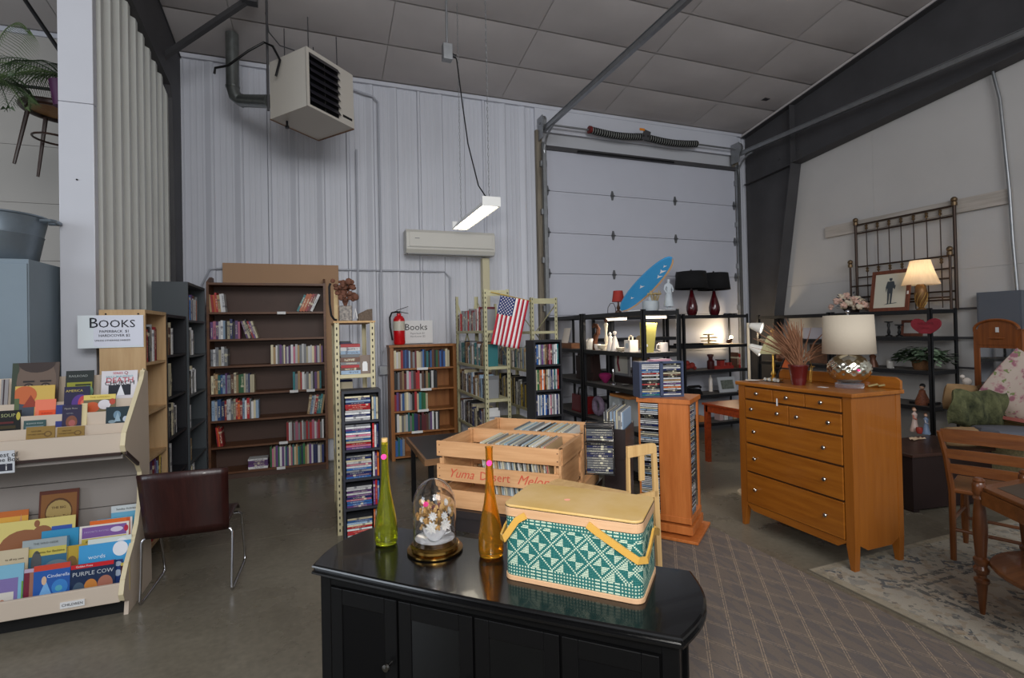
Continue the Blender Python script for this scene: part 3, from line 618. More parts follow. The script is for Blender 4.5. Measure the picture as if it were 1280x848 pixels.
# ---------------------------------------------------------------- bookcases along the partition (they face +X)
def sidecase(name, label, x0, x1, y0, y1, h, zs, m, mb_, cat='bookcase'):
    t = thing(name, label, cat, (0, 0, 0)); th = .02
    for ya in (y0, y1-th):
        b = MB(); b.box((x0, ya, 0), (x1, ya+th, h)); obj('side_panel', b, m, t)
    b = MB(); b.box((x0, y0+th, .05), (x0+.008, y1-th, h-.02)); obj('back_panel', b, mb_, t)
    b = MB(); b.box((x0, y0+th, h-.025), (x1, y1-th, h)); obj('top', b, m, t)
    for z in zs: b = MB(); b.box((x0+.008, y0+th, z-.02), (x1-.003, y1-th, z)); obj('shelf', b, m, t)
    return t
BIR = wood('pale_birch_ply', (205, 172, 128), (188, 152, 108), 'z', .55)
BLKC = mat('black_laminate', (30, 31, 36), .5); GRYC = mat('dark_grey_metal_case', (72, 78, 82), .45, var=.05, vs=2)
bz = [.09, .39, .72, 1.06, 1.42]
bc = sidecase('birch_bookcase', 'pale birch bookcase side-on behind the magazine display', -1.44, -1.17, 4.33, 4.86, 1.8, bz, BIR, BIR)
for x in (-1.40, -1.21):
    mb = MB(); mb.cyl((x, 4.33, 1.77), (x, 4.326, 1.77), .006, n=8); obj('screw', mb, BLKM, bc)
kz = [.09, .42, .76, 1.1, 1.45]
sidecase('black_bookcase', 'black bookcase between the birch and the grey bookcases', -1.44, -1.18, 4.92, 5.56, 1.79, kz, BLKC, BLKC)
gz = [.09, .4, .72, 1.04, 1.42, 1.76]
sidecase('grey_bookcase', 'tallest grey metal bookcase at the partition by the dark column', -1.46, -1.17, 5.6, 6.36, 2.12, gz, GRYC, GRYC)
ty = (0, 1, 0); nx = (-1, 0, 0)
def rs(w, g, x, y, z, L, cols, **k): run(w, g, (x, y, z+.0005), ty, nx, L, cols=cols, wr=(.02, .034), d=.15, **k)
g = 'books in the birch bookcase'
rs('fourth shelf, birch bookcase', g, -1.19, 4.36, 1.42, .36, ['white', 'red', 'maroon', 'red', 'black', 'grey', 'cream', 'white'], hr=(.22, .28))
rs('third shelf, birch bookcase', g, -1.19, 4.36, 1.06, .12, ['green', 'teal', 'orange', 'cream'], hr=(.2, .26))
rs('second shelf, birch bookcase', g, -1.19, 4.36, .72, .14, ['blue', 'grey', 'cream'], hr=(.2, .24))
rs('lower shelf, birch bookcase', g, -1.19, 4.36, .39, .44, ['blue', 'pale blue', 'brown', 'yellow', 'navy blue', 'purple', 'yellow', 'purple', 'maroon', 'blue', 'purple'], hr=(.25, .29))
rs('bottom shelf, birch bookcase', g, -1.19, 4.36, .09, .4, ['red', 'white', 'blue', 'teal', 'cream'], hr=(.18, .24))
g = 'books in the black bookcase'
for z, L, cs, nm in ((1.45, .3, ['cream', 'cream', 'white', 'tan', 'black', 'brown'], 'top'), (1.1, .2, ['black', 'cream', 'cream'], 'second'), (.76, .36, ['black', 'white', 'cream', 'grey', 'white'], 'third'), (.42, .2, ['grey', 'white'], 'fourth')):
    rs('%s shelf, black bookcase' % nm, g, -1.2, 4.95, z, L, cs, hr=(.22, .28))
g = 'books in the grey bookcase'
for z, L, cs, nm in ((1.76, .5, ['brown', 'white', 'white', 'orange', 'grey', 'pale blue', 'blue', 'white', 'purple', 'grey', 'white', 'white'], 'top'), (1.42, .35, ['cream', 'white', 'black', 'white', 'grey'], 'second'), (1.04, .4, ['white', 'white', 'cream', 'grey', 'black', 'white'], 'third'), (.72, .15, ['grey', 'white', 'cream'], 'fourth'), (.4, .18, ['cream', 'tan'], 'fifth'), (.09, .3, ['white', 'cream', 'black', 'white'], 'bottom')):
    rs('%s shelf, grey bookcase' % nm, g, -1.19, 5.63, z, L, cs, hr=(.2, .27))

# Books sign on the end of the partition
def pos(px, py, Y): return BY(px, py, Y)
c0 = BY(97, 436, 4.32); c1 = BY(179, 394, 4.32)
t = thing('books_sign', 'white Books price sign in clear sleeve on birch bookcase end', 'sign', ((c0.x+c1.x)/2, 4.325, (c0.z+c1.z)/2))
sw = c1.x-c0.x; shh = c1.z-c0.z
mb = MB(); mb.box((-sw/2, -.003, -shh/2), (sw/2, 0, shh/2)); obj('clear_sleeve', mb, mat('clear_plastic_sleeve', (225, 232, 235), .15), t)
mb = MB(); mb.box((-sw/2+.09, -.005, -shh/2+.012), (sw/2-.002, -.0031, shh/2-.002)); obj('paper', mb, mat('sign_paper', (222, 224, 235), .6), t)
u = shh/.235
text('lettering', 'B', .105*u, SX((-.1, -.006, .06*u)), INK, t, ext=.0008)
text('lettering', 'OOKS', .078*u, SX((.035, -.006, .053*u)), INK, t, ext=.0008, sx=1.05)
text('lettering', 'PAPERBACK  $1', .026*u, SX((.02, -.006, .0*u)), INK, t, ext=.0006)
text('lettering', 'HARDCOVER $2', .026*u, SX((.02, -.006, -.03*u)), INK, t, ext=.0006)
text('lettering', 'UNLESS OTHERWISE MARKED', .016*u, SX((.01, -.006, -.065*u)), INK, t, ext=.0005)

# ---------------------------------------------------------------- children's display
BEI = mat('beige_display_laminate', (208, 192, 174), .5, var=.02, vs=3); BEIE = mat('cream_edge_band', (222, 208, 172), .5); DKB = mat('dark_brown_bumper', (52, 34, 30), .5)
SLAT = mat('grey_slat_back', (150, 142, 136), .6)
dx0, dx1 = -2.3, -1.07
t = thing('magazine_display', 'beige slanted two-tier display stand full of children\'s books', 'display stand', (0, 0, 0))
prof = [(4.03, .0), (4.0, 1.38), (3.94, 1.39), (3.9, 1.33), (3.59, 1.05), (3.565, .98), (3.58, .945), (3.8, .82), (3.85, .76), (3.86, .70), (3.84, .58), (3.78, .46), (3.70, .37), (3.60, .29), (3.54, .22), (3.51, .15), (3.53, .11), (3.6, .07), (3.585, 0)]
for a, b in ((dx1-.022, dx1), (dx0, dx0+.022)):
    mb = MB(); mb.prism(prof, a, b, ax='x'); obj('end_panel', mb, BEI, t)
mb = MB(); q = prof[1:17]
for (ya, za), (yb_, zb) in zip(q, q[1:]): mb.beam((dx1-.011, ya-.002, za), (dx1-.011, yb_-.002, zb), .024, .006, up=(0, 1, 0))
obj('edge_band', mb, BEIE, t)
mb = MB(); mb.box((dx0+.022, 3.97, .05), (dx1-.022, 3.985, 1.36)); obj('back_panel', mb, SLAT, t)
steps = [(3.615, 1.035, .05), (3.69, 1.095, .07), (3.765, 1.16, .07), (3.84, 1.225, .07)]
mb = MB(); mb.box((dx0+.022, 3.585, .94), (dx1-.022, 3.60, 1.05)); obj('upper_lip', mb, BEI, t)
mb = MB(); mb.box((dx0+.022, 3.57, .925), (dx1-.022, 3.615, .94)); mb.beam((dx1-.0, 3.58, .935), (dx1-.0, 3.79, .82), .012, .02); obj('bumper_strip', mb, DKB, t)
YS = [3.60, 3.675, 3.75, 3.825, 3.965]; ZSx = [1.02, 1.085, 1.15, 1.215]
for k in range(4):
    mb = MB(); mb.box((dx0+.022, YS[k], ZSx[k]-.012), (dx1-.022, YS[k+1], ZSx[k])); mb.box((dx0+.022, YS[k+1]-.006, ZSx[k]), (dx1-.022, YS[k+1], ZSx[k]+.077 if k < 3 else 1.37)); obj('book_ledge', mb, BEI, t)
mb = MB(); mb.box((dx0+.022, 3.60, .9), (dx1-.022, 3.97, .925)); obj('upper_floor', mb, SLAT, t)
for k in range(3):
    mb = MB(); mb.box((dx0+.022, 3.95, .36+.18*k), (dx1-.022, 3.968, .535+.18*k)); obj('slat', mb, SLAT, t)
mb = MB(); mb.box((dx0+.022, 3.53, .10), (dx1-.022, 3.55, .205)); obj('lower_lip', mb, BEI, t, bev=.004)
mb = MB(); mb.box((dx0+.022, 3.55, .10), (dx1-.022, 3.97, .12)); obj('lower_floor', mb, BEI, t)
YL = [3.555, 3.64, 3.73, 3.82, 3.9]; ZL = [.125, .2, .28, .36]
for k in range(1, 4):
    mb = MB(); mb.box((dx0+.022, YL[k], ZL[k]-.012), (dx1-.022, YL[k+1], ZL[k])); mb.box((dx0+.022, YL[k], ZL[k-1]), (dx1-.022, YL[k]+.006, ZL[k]-.012)); obj('book_ledge', mb, BEI, t)
mb = MB(); mb.box((dx0+.022, 3.62, 0), (dx1-.03, 3.64, .10)); obj('toe_board', mb, mat('black_toe_board', (14, 14, 14), .6), t)
cl = BY(91, 755, 3.53); lb = MB(); lb.box((cl.x-.055, 3.524, cl.z-.017), (cl.x+.055, 3.5295, cl.z+.017)); o = obj('shelf_label', lb, WHITE, t)
text('lettering', 'CHILDREN', .02, SX((cl.x, 3.5235, cl.z)), INK, t)

def cover(label, x0, y0, x1, y1, Y, col, art=(), texts=(), tilt=.12, rot=0, th=.006, name='picture_book', cat='book', group='books in the magazine display', zb=None):
    """picture book face-on: pixel rect at depth Y; bottom zb overrides (hidden foot)"""
    a = BY(x0, y1, Y); b = BY(x1, (y0+y1)/2, Y); tp = BY((x0+x1)/2, y0, Y); w = b.x-a.x; z0 = zb if zb is not None else a.z; h = (tp.z-z0)/math.cos(tilt)
    T = thing(name, label, cat, (a.x+w/2, Y, z0+.001), 0, group); T.rotation_euler = (-tilt, rot, 0)
    m = mat('cover_%d_%d_%d' % col, col, .35)
    mb = MB(); mb.box((-w/2, 0, 0), (w/2, th, h)); obj('cover', mb, [m], T)
    mb = MB(); mb.box((-w/2+.002, th, .002), (w/2-.002, th+.004, h-.002)); obj('pages', mb, PAGE, T)
    if art:
        ms = []; mb = MB()
        for k, (kind, u0, v0, u1, v1, c) in enumerate(art):
            ms.append(mat('print_%d_%d_%d' % c, c, .4)); yy = -.0004-.00025*k
            if kind == 'r': mb.box((-w/2+u0*w, yy, v0*h), (-w/2+u1*w, -.00005 if k == 0 else yy+.0002, v1*h), k)
            elif kind == 'e':
                cx, cz, rx, rz = -w/2+(u0+u1)/2*w, (v0+v1)/2*h, (u1-u0)/2*w, (v1-v0)/2*h
                mb.add([(max(-w/2, min(w/2, cx+rx*math.cos(s))), yy, max(0, min(h, cz+rz*math.sin(s)))) for s in [2*PI*i/20 for i in range(20)]], [tuple(range(20))], k)
            elif kind == 't':
                mb.add([(-w/2+u0*w, yy, v0*h), (-w/2+u1*w, yy, v0*h), (-w/2+(u0+u1)/2*w, yy, v1*h)], [(0, 1, 2)], k)
        obj('cover_print', mb, ms, T)
    n = len(art)
    for s, u, v, sz, c in texts:
        text('title_text', s, sz*w, FR((-w/2+u*w, -.0008-.00025*n, v*h), (1, 0, 0), (0, 0, 1)), mat('print_%d_%d_%d' % c, c, .4), T)
    return T
B_ = (15, 15, 20); Wt = (235, 235, 230)
# top tier, back to front
cover('book with close-up face of a man looking out, top back row', 13, 454, 72, 505, 3.885, (92, 78, 70), [('r', 0, 0, .14, 1, (60, 70, 55)), ('e', .1, -.1, .95, 1.15, (112, 94, 82)), ('e', .12, .75, .92, 1.25, (62, 50, 46)), ('e', .26, .36, .46, .5, (52, 42, 40)), ('e', .62, .36, .82, .5, (52, 42, 40)), ('e', .29, .38, .43, .46, (150, 130, 115)), ('e', .65, .38, .79, .46, (150, 130, 115)), ('e', .335, .385, .385, .455, B_), ('e', .695, .385, .745, .455, B_), ('r', .24, .52, .48, .56, (45, 38, 36)), ('r', .6, .52, .84, .56, (45, 38, 36)), ('e', .43, .02, .65, .28, (92, 74, 66)), ('e', .46, .05, .52, .12, (40, 30, 30)), ('e', .57, .05, .63, .12, (40, 30, 30))], zb=1.217)
cover('dark green book with yellow band lettering, top back row', 81, 464, 116, 505, 3.885, (42, 48, 46), [('r', .05, .3, .95, .62, (150, 150, 50)), ('r', .05, .05, .95, .3, (70, 95, 60)), ('e', .6, .1, 1, .5, (120, 160, 130)), ('r', .3, .36, .8, .42, (50, 60, 30)), ('r', .35, .5, .9, .56, (50, 60, 30))], [('RAILROAD', .45, .82, .14, (160, 165, 160))], zb=1.217)
cover('white Death Church book with dark picture, top back row', 126, 464, 171, 506, 3.885, (222, 218, 222), [('r', .2, .12, .82, .5, (35, 38, 48)), ('t', .42, .1, .66, .52, (235, 235, 240)), ('r', .2, .1, .82, .13, (210, 205, 215))], [('DEATH', .51, .66, .24, (190, 60, 80)), ('CHURCH', .51, .56, .2, B_), ('SALLY BEAUMONT', .5, .79, .09, (110, 175, 185)), ('SERIES', .45, .91, .1, (200, 80, 100)), ('Q', .68, .91, .14, (150, 30, 50))], zb=1.217)
cover('thin grey book turned edge-on, top back row left', 0, 475, 9, 506, 3.885, (150, 146, 146), [('r', .3, 0, .5, 1, (60, 45, 50))], zb=1.217)
cover('orange and yellow landscape book leaning in third row', 17, 483, 67, 522, 3.81, (214, 180, 92), [('r', 0, 0, .5, .55, (70, 80, 92)), ('e', -.05, .4, .55, 1.0, (200, 105, 60)), ('r', 0, 0, .12, .6, (90, 105, 70)), ('t', .2, .3, .6, .7, (150, 62, 44))], zb=1.152)
cover('pink and orange pamphlet leaning right of landscape book', 43, 500, 69, 523, 3.79, (240, 130, 100), [('r', .2, .05, 1, .4, (235, 85, 40))], [('SURVIVAL', .6, .22, .13, (170, 40, 30))])
cover('dark purple book with a glowing star burst, third row', 79, 484, 111, 510, 3.81, (45, 42, 72), [('e', .3, .05, 1, .7, (90, 60, 140)), ('e', .55, .1, 1, .65, (200, 70, 80)), ('e', .65, .22, .95, .5, (225, 120, 90))], [('AMERICA', .4, .84, .16, (210, 190, 100))], zb=1.152)
cover('yellow-banded book with fruit picture, third row right', 104, 494, 144, 519, 3.80, (120, 110, 80), [('r', 0, .72, 1, 1, (228, 205, 110)), ('e', .05, .0, .5, .6, (205, 95, 55)), ('e', .45, .15, .85, .7, (225, 220, 225)), ('e', .8, .4, 1, .75, (190, 80, 60))], [('THE GARDEN', .5, .86, .1, (190, 165, 60))], zb=1.152)
cover('black book with gold lettering and small emblem, second row', -4, 514, 25, 540, 3.735, (22, 22, 20), [('e', .8, .5, .98, .9, (190, 175, 70)), ('r', .1, .1, .8, .25, (60, 50, 20)), ('r', .1, .35, .7, .45, (90, 30, 30))], [('SOUP', .45, .75, .25, (175, 180, 130))])
cover('slim green landscape book behind the kraft cards', 29, 526, 57, 540, 3.735, (60, 88, 88), [('r', .1, .1, .9, .45, (120, 135, 140))], [('ELEANOR RIGGS', .5, .7, .1, (190, 200, 195))])
cover('blue spine novel standing behind the purple paperback', 69, 507, 80, 535, 3.74, (52, 62, 130), zb=1.088)
cover('purple paperback with a hand and small title, second row', 77, 507, 101, 533, 3.73, (52, 46, 72), [('e', .2, -.1, .8, .5, (130, 80, 60)), ('e', .35, .0, .7, .3, (170, 95, 90))], [('Mystic Rose', .45, .83, .14, (180, 175, 170)), ('NOVEL', .4, .6, .12, (140, 140, 150))], zb=1.088)
cover('cream booklet edge showing right of the purple paperback', 101, 505, 108, 533, 3.735, (222, 206, 160), zb=1.088)
cover('dark teal book with a white swirl figure, second row', 132, 509, 163, 531, 3.735, (34, 52, 60), [('e', .3, .25, .6, .75, (110, 140, 160)), ('e', .1, .0, .4, .2, (130, 150, 160)), ('e', .68, .05, .92, .4, (190, 200, 215)), ('t', .35, .1, .6, .7, (150, 175, 190))], zb=1.088)
for (a, b, nm) in ((32, 68, 'left'), (71, 105, 'right')):
    cover('%s of two brown kraft cards on the front ledge' % nm, a, 534, b, 557, 3.655, (148, 118, 58), [('e', .62, .3, .9, .68, (110, 82, 40)), ('e', .67, .37, .85, .61, (148, 118, 58))], [('NATURE', .35, .7, .09, (110, 85, 45)), ('POCKET NOTES', .35, .5, .08, (110, 85, 45))], group='kraft cards on the front ledge', zb=1.022)
cover('white paper sign hanging over the upper edge at left', -16, 563, 18, 594, 3.565, (205, 208, 210), [('r', .45, .1, .95, .42, (50, 50, 62))], [('Best of', .75, .8, .16, (70, 70, 80)), ('The', .75, .6, .16, (70, 70, 80)), ('i', .72, .25, .25, Wt)], tilt=0, name='paper_sign', cat='sign', group=None) if False else None
a = BY(-16, 594, 3.56); b = BY(18, 563, 3.56)
t2 = thing('paper_sign', 'white printed sign hung on the lip at the left edge', 'sign', ((a.x+b.x)/2, 3.56, a.z)); w_, h_ = b.x-a.x, b.z-a.z
mb = MB(); mb.box((-w_/2, 0, 0), (w_/2, .004, h_)); obj('sheet', mb, mat('sign_sheet_grey', (205, 208, 212), .6), t2)
mb = MB(); mb.box((-w_*.1, -.001, .1*h_), (w_*.42, -.0002, .42*h_)); obj('printed_block', mb, mat('print_50_50_62', (50, 50, 62), .5), t2)
text('lettering', 'Best of', .035, SX((w_*.2, -.001, h_*.82)), INK, t2); text('lettering', 'The Box', .032, SX((w_*.2, -.001, h_*.6)), INK, t2); text('lettering', 'i', .05, SX((w_*.2, -.002, h_*.26)), WHITE, t2)
# lower tier: back row to front
cover('brown ornate storybook with oval title panel, top of lower tier', 46, 615, 96, 655, 3.885, (116, 70, 38), [('r', 0, 0, 1, 1, (96, 48, 34)), ('r', .05, .0, .95, .93, (140, 92, 48)), ('e', .15, .3, .85, .85, (92, 58, 32)), ('e', .18, .34, .82, .81, (176, 150, 92))], [('THE BIG', .5, .67, .1, (70, 45, 25)), ('Shadow Tale', .5, .5, .12, (60, 38, 20))], zb=.365)
cover('orange picture book with little green and blue animals', -8, 641, 33, 662, 3.87, (200, 110, 50), [('r', 0, 0, 1, .85, (225, 170, 70)), ('e', .45, .25, .65, .7, (90, 150, 60)), ('t', .6, .1, .95, .9, (210, 150, 110)), ('e', .2, .2, .42, .7, (70, 160, 200)), ('e', .72, .2, .8, .7, (60, 40, 35))], zb=.365)
cover('white and pale blue workbook at the far right back', 139, 632, 178, 690, 3.88, (205, 212, 214), [('r', 0, 0, 1, .78, (110, 175, 205))], [('Sunday Activities', .5, .88, .1, (60, 65, 60))], zb=.365, tilt=.05)
cover('turquoise book peeking behind the orange-edged book', 122, 648, 170, 700, 3.86, (80, 165, 200), zb=.365, tilt=.05)
cover('orange-edged white picture book in the right back row', 112, 650, 165, 700, 3.80, (222, 215, 210), [('r', 0, .82, .95, 1, (225, 110, 45)), ('r', .86, 0, .95, 1, (205, 95, 50))], zb=.285, tilt=.05)
cover('pale yellow book with large brown bear picture', -10, 652, 92, 690, 3.80, (222, 205, 125), [('e', .05, .0, .68, .8, (150, 98, 66)), ('e', .45, .45, .72, .85, (150, 98, 66)), ('r', .7, .3, .96, .8, (60, 90, 170)), ('e', .48, .82, .55, .98, (150, 98, 66))], [('BOOK', .83, .6, .09, (120, 160, 220))], zb=.285)
cover('blue half-cover book below the BOOK title', 50, 664, 97, 700, 3.775, (60, 150, 195), [('r', .1, .5, .4, .54, (150, 200, 225))], zb=.285)
cover('violet and yellow story book with white oval badge', 98, 657, 160, 700, 3.775, (232, 225, 215), [('r', .05, .62, .95, .95, (130, 92, 160)), ('e', .62, .72, .88, .88, (215, 205, 225)), ('r', .05, .2, .95, .6, (215, 195, 90)), ('e', .9, .7, .99, .9, (185, 40, 70))], [('Put Your Very Own', .48, .5, .085, (80, 70, 30)), ('Bedtime Little Stories', .48, .37, .08, (80, 70, 30)), ('FAVORITE RHYMES', .35, .8, .06, (190, 170, 215))], zb=.285)
cover('grey-banded Poems book with a flying goose', 25, 676, 84, 714, 3.70, (60, 110, 140), [('r', 0, .8, .95, 1, (160, 170, 172)), ('r', .1, .62, .95, .8, (205, 190, 90)), ('e', .2, .2, .42, .75, (90, 92, 95)), ('e', .5, .25, 1, .5, (110, 130, 140)), ('e', .55, .35, .95, .42, (170, 175, 170))], [('THE WILD GEESE', .5, .9, .07, (110, 115, 115)), ('Poems for Bedtime', .6, .7, .08, (80, 75, 40))], zb=.205)
cover('golden brown storybook between goose book and blue book', 82, 683, 116, 716, 3.70, (190, 160, 60), [('e', .0, .2, .4, .7, (130, 100, 60)), ('r', .4, .1, .7, .6, (150, 125, 80))], zb=.205)
cover('white number activity book behind the bright blue one', 108, 674, 163, 705, 3.69, (215, 222, 215), [('e', .6, .45, .95, .95, (235, 235, 235)), ('r', .7, .5, .9, .62, (150, 80, 110))], [('1 2 3', .78, .7, .12, (200, 60, 110))], zb=.205)
cover('bright blue word book with pink lettering, right side', 97, 681, 162, 709, 3.675, (70, 160, 215), [('r', .1, .25, .65, .4, (215, 110, 170)), ('r', .1, .05, .6, .2, (215, 110, 170)), ('e', .65, .55, .95, 1.0, (235, 235, 240)), ('t', .88, .05, 1, .5, (235, 235, 240))], [('words', .35, .62, .13, (225, 240, 250)), ('My first dictionary', .36, .3, .07, (250, 235, 245))], zb=.205)
cover('cream booklet with handwritten lines at left', -10, 690, 33, 722, 3.69, (205, 190, 160), [], [('to all my own', .6, .75, .1, (70, 60, 50)), ('you and I see', .6, .5, .1, (70, 60, 50))], zb=.205)
cover('pale blue and violet book with white flower card', -6, 709, 27, 757, 3.60, (130, 185, 210), [('r', 0, 0, .8, .7, (130, 115, 170)), ('r', 0, 0, .65, .4, (215, 210, 200)), ('e', .1, .05, .35, .25, (190, 120, 90)), ('r', .94, 0, 1, .6, (110, 160, 60))], zb=.128)
cover('maroon book partly hidden left of the blue fairy book', 28, 714, 42, 754, 3.60, (120, 40, 58), [('r', .5, 0, 1, .9, (160, 110, 90)), ('r', 0, .9, 1, 1, (190, 170, 190))], zb=.128)
cover('shiny blue fairy tale book with a silver ball gown', 40, 708, 86, 753, 3.59, (44, 92, 168), [('r', .0, .86, 1, 1, (205, 70, 50)), ('t', .05, .0, .62, .62, (120, 175, 225)), ('e', .22, .5, .36, .72, (215, 180, 150)), ('e', .5, .2, .95, .6, (60, 130, 200)), ('e', .6, .3, .8, .45, (90, 170, 190))], [('Cinderella', .68, .7, .15, (225, 235, 250))], zb=.128)
cover('dark blue Purple Cow book with red top banner', 87, 706, 143, 746, 3.585, (28, 46, 78), [('r', 0, .88, .96, 1, (200, 30, 40)), ('e', .3, .1, .6, .55, (200, 130, 60)), ('e', .6, .1, .95, .6, (170, 110, 90)), ('e', .05, .05, .32, .5, (70, 90, 110)), ('e', .35, .02, .5, .2, (235, 220, 190))], [('PURPLE COW', .5, .72, .15, (195, 200, 205)), ('Golden Press', .3, .94, .07, (240, 230, 230))], zb=.128)
cover('navy book peeking out right of the Purple Cow book', 140, 702, 152, 743, 3.60, (34, 60, 120), [('e', .2, .5, .9, .7, (170, 185, 205)), ('e', .2, .8, .9, .95, (170, 185, 205))], zb=.128)
cover('dark red and yellow thin books at far right front', 151, 704, 162, 740, 3.61, (200, 180, 90), [('r', 0, 0, .4, .9, (70, 30, 35))], zb=.128, tilt=.02)

# ---------------------------------------------------------------- mahogany chair on chrome sled frame
MAH = wood('dark_mahogany_shell', (52, 21, 18), (38, 13, 12), 'z', .35, coat=.12)
ch = thing('stacking_chair', 'dark mahogany shell chair on chrome wire legs, seen from behind', 'chair', (-.79, 3.66, 0), math.radians(-2))
mb = MB(); nx_, nz_ = 12, 8; vs = []; fs = []
for i in range(nx_+1):
    for j in range(nz_+1):
        u = i/nx_-.5; v = j/nz_; tz = .38+.405*v+.012*math.cos(u*PI); vs.append((u*(.45+.03*v), -.01-.08*v+.10*(2*u)**2*.45+.0, tz))
for i in range(nx_):
    for j in range(nz_): k = i*(nz_+1)+j; fs.append((k, k+nz_+1, k+nz_+2, k+1))
obj('backrest', mb.add(vs, fs), MAH, ch, smooth=True, solid=.012)
mb = MB(); vs = []; fs = []
for i in range(nx_+1):
    for j in range(nz_+1):
        u = i/nx_-.5; v = j/nz_; vs.append((u*.44, .03+.40*v, .42+.02*v-.03*math.exp(-((v-.3)/.25)**2)*(1-(2*u)**2)-(.05*(max(0, v-.8)/.2)**2)))
for i in range(nx_):
    for j in range(nz_): k = i*(nz_+1)+j; fs.append((k, k+nz_+1, k+nz_+2, k+1))
obj('seat', mb.add(vs, fs), MAH, ch, smooth=True, solid=.012)
for s in (-1, 1):
    mb = MB(); x = s*.245; mb.tube([(s*.12, .05, .385), (s*.2, .04, .385), (x-s*.012, .035, .38), (x, .03, .36), (x, .0, .1), (x, -.012, .03), (x, .0, .012), (x, .04, .009), (x, .40, .009), (x, .44, .012), (x, .45, .03), (x, .43, .1), (x, .34, .37), (x-s*.012, .33, .385), (s*.1, .33, .385)], .0085, 10); obj('leg_frame', mb, CHROME, ch, smooth=True)
mb = MB(); mb.cyl((0, -.058, .76), (0, -.064, .76), .01, n=10); obj('price_pin', mb, mat('brass', (200, 160, 80), .3, metal=1), ch)

# ---------------------------------------------------------------- items past the partition on the left
CAB = mat('blue_grey_cabinet_paint', (128, 142, 152), .5, var=.05, vs=2)
cx, cy = -1.745, 4.15
t = thing('steel_cabinet', 'tall blue-grey steel cabinet behind the display at far left', 'cabinet', (cx, cy, 0))
mb = MB(); mb.box((-.92, 0, .05), (0, .5, 2.12)); obj('body', mb, CAB, t, bev=.004)
for k in range(2): mb = MB(); mb.box((-.91+.455*k, -.012, .08), (-.46+.455*k, 0, 2.09)); obj('cabinet_door', mb, CAB, t, bev=.003)
mb = MB(); mb.box((-.9, .02, 0), (-.02, .48, .05)); obj('plinth', mb, STEEL, t)
mb = MB(); mb.box((-2.3, 4.68, 0), (-1.765, 5.2, 2.13)); tag(obj('wooden_locker', mb, wood('tan_side_wood', (150, 112, 74), (118, 84, 54), 'z', .6)), 'brown wooden cabinet just behind the blue-grey cabinet', 'cabinet')
TUB = mat('galvanized_wash_tub', (128, 140, 150), .4, metal=.55, var=.12, vs=6)
tx = FL(-12, 322, 2.052)
t = thing('wash_tub', 'round galvanized wash tub on top of blue-grey cabinet', 'tub', (cx-.30, cy+.25, 2.122))
mb = MB(); mb.lathe([(.22, 0), (.235, .02), (.262, .17), (.266, .18), (.262, .19), (.285, .30), (.295, .305), (.292, .315), (.28, .312), (.225, .02)], n=36, cap=False); mb.lathe([(.0, .004), (.225, .004)], n=36, cap=False); obj('tub_wall', mb, TUB, t, smooth=True)
mb = MB(); mb.tube([(.283, -.06, .285), (.34, -.06, .285), (.355, -.04, .285), (.355, .04, .285), (.34, .06, .285), (.283, .06, .285)], .012, 8); obj('handle', mb, TUB, t, smooth=True)
# bentwood stool hung high on the wall behind
DW = wood('dark_bentwood', (58, 34, 24), (38, 22, 16), 'z', .35)
sc = BY(72, 140, 5.6)
t = thing('bentwood_stool', 'dark bentwood stool with cane seat hung high on left wall', 'stool', (sc.x, 5.6, sc.z-.05)); t.rotation_euler = (0, .06, 0)
mb = MB(); ring = [(.235*math.cos(a), .235*math.sin(a), .05) for a in [2*PI*i/28 for i in range(28)]]; mb.tube(ring, .03, 8, closed=True); obj('seat_rim', mb, DW, t, smooth=True)
mb = MB(); mb.lathe([(0, .045), (.21, .05)], n=28, cap=False); obj('cane_seat', mb, mat('woven_cane', (150, 105, 58), .6, var=.15, vs=60), t, solid=.004)
for k in range(4):
    a = PI/4+k*PI/2; mb = MB(); mb.tube([(.2*math.cos(a), .2*math.sin(a), .03), (.27*math.cos(a), .27*math.sin(a), -.5)], [.018, .012], 8); obj('leg', mb, DW, t, smooth=True)
mb = MB(); mb.tube([(.16*math.cos(a), .16*math.sin(a), -.2) for a in [2*PI*i/20 for i in range(20)]], .009, 6, closed=True); obj('foot_ring', mb, DW, t, smooth=True)
pipe('wall_rail', [(-5.5, 6.0, BY(40, 112, 6.0).z+.05), (-1.8, 6.0, BY(60, 112, 6.0).z)], .015, BLKM, 'black horizontal rod behind the hanging palm', 'rail')
pipe('brace_rod', [BY(28, -5, 5.9), BY(80, 72, 5.9)], .018, BLKM, 'dark diagonal brace rod above the hanging palm', 'rod')
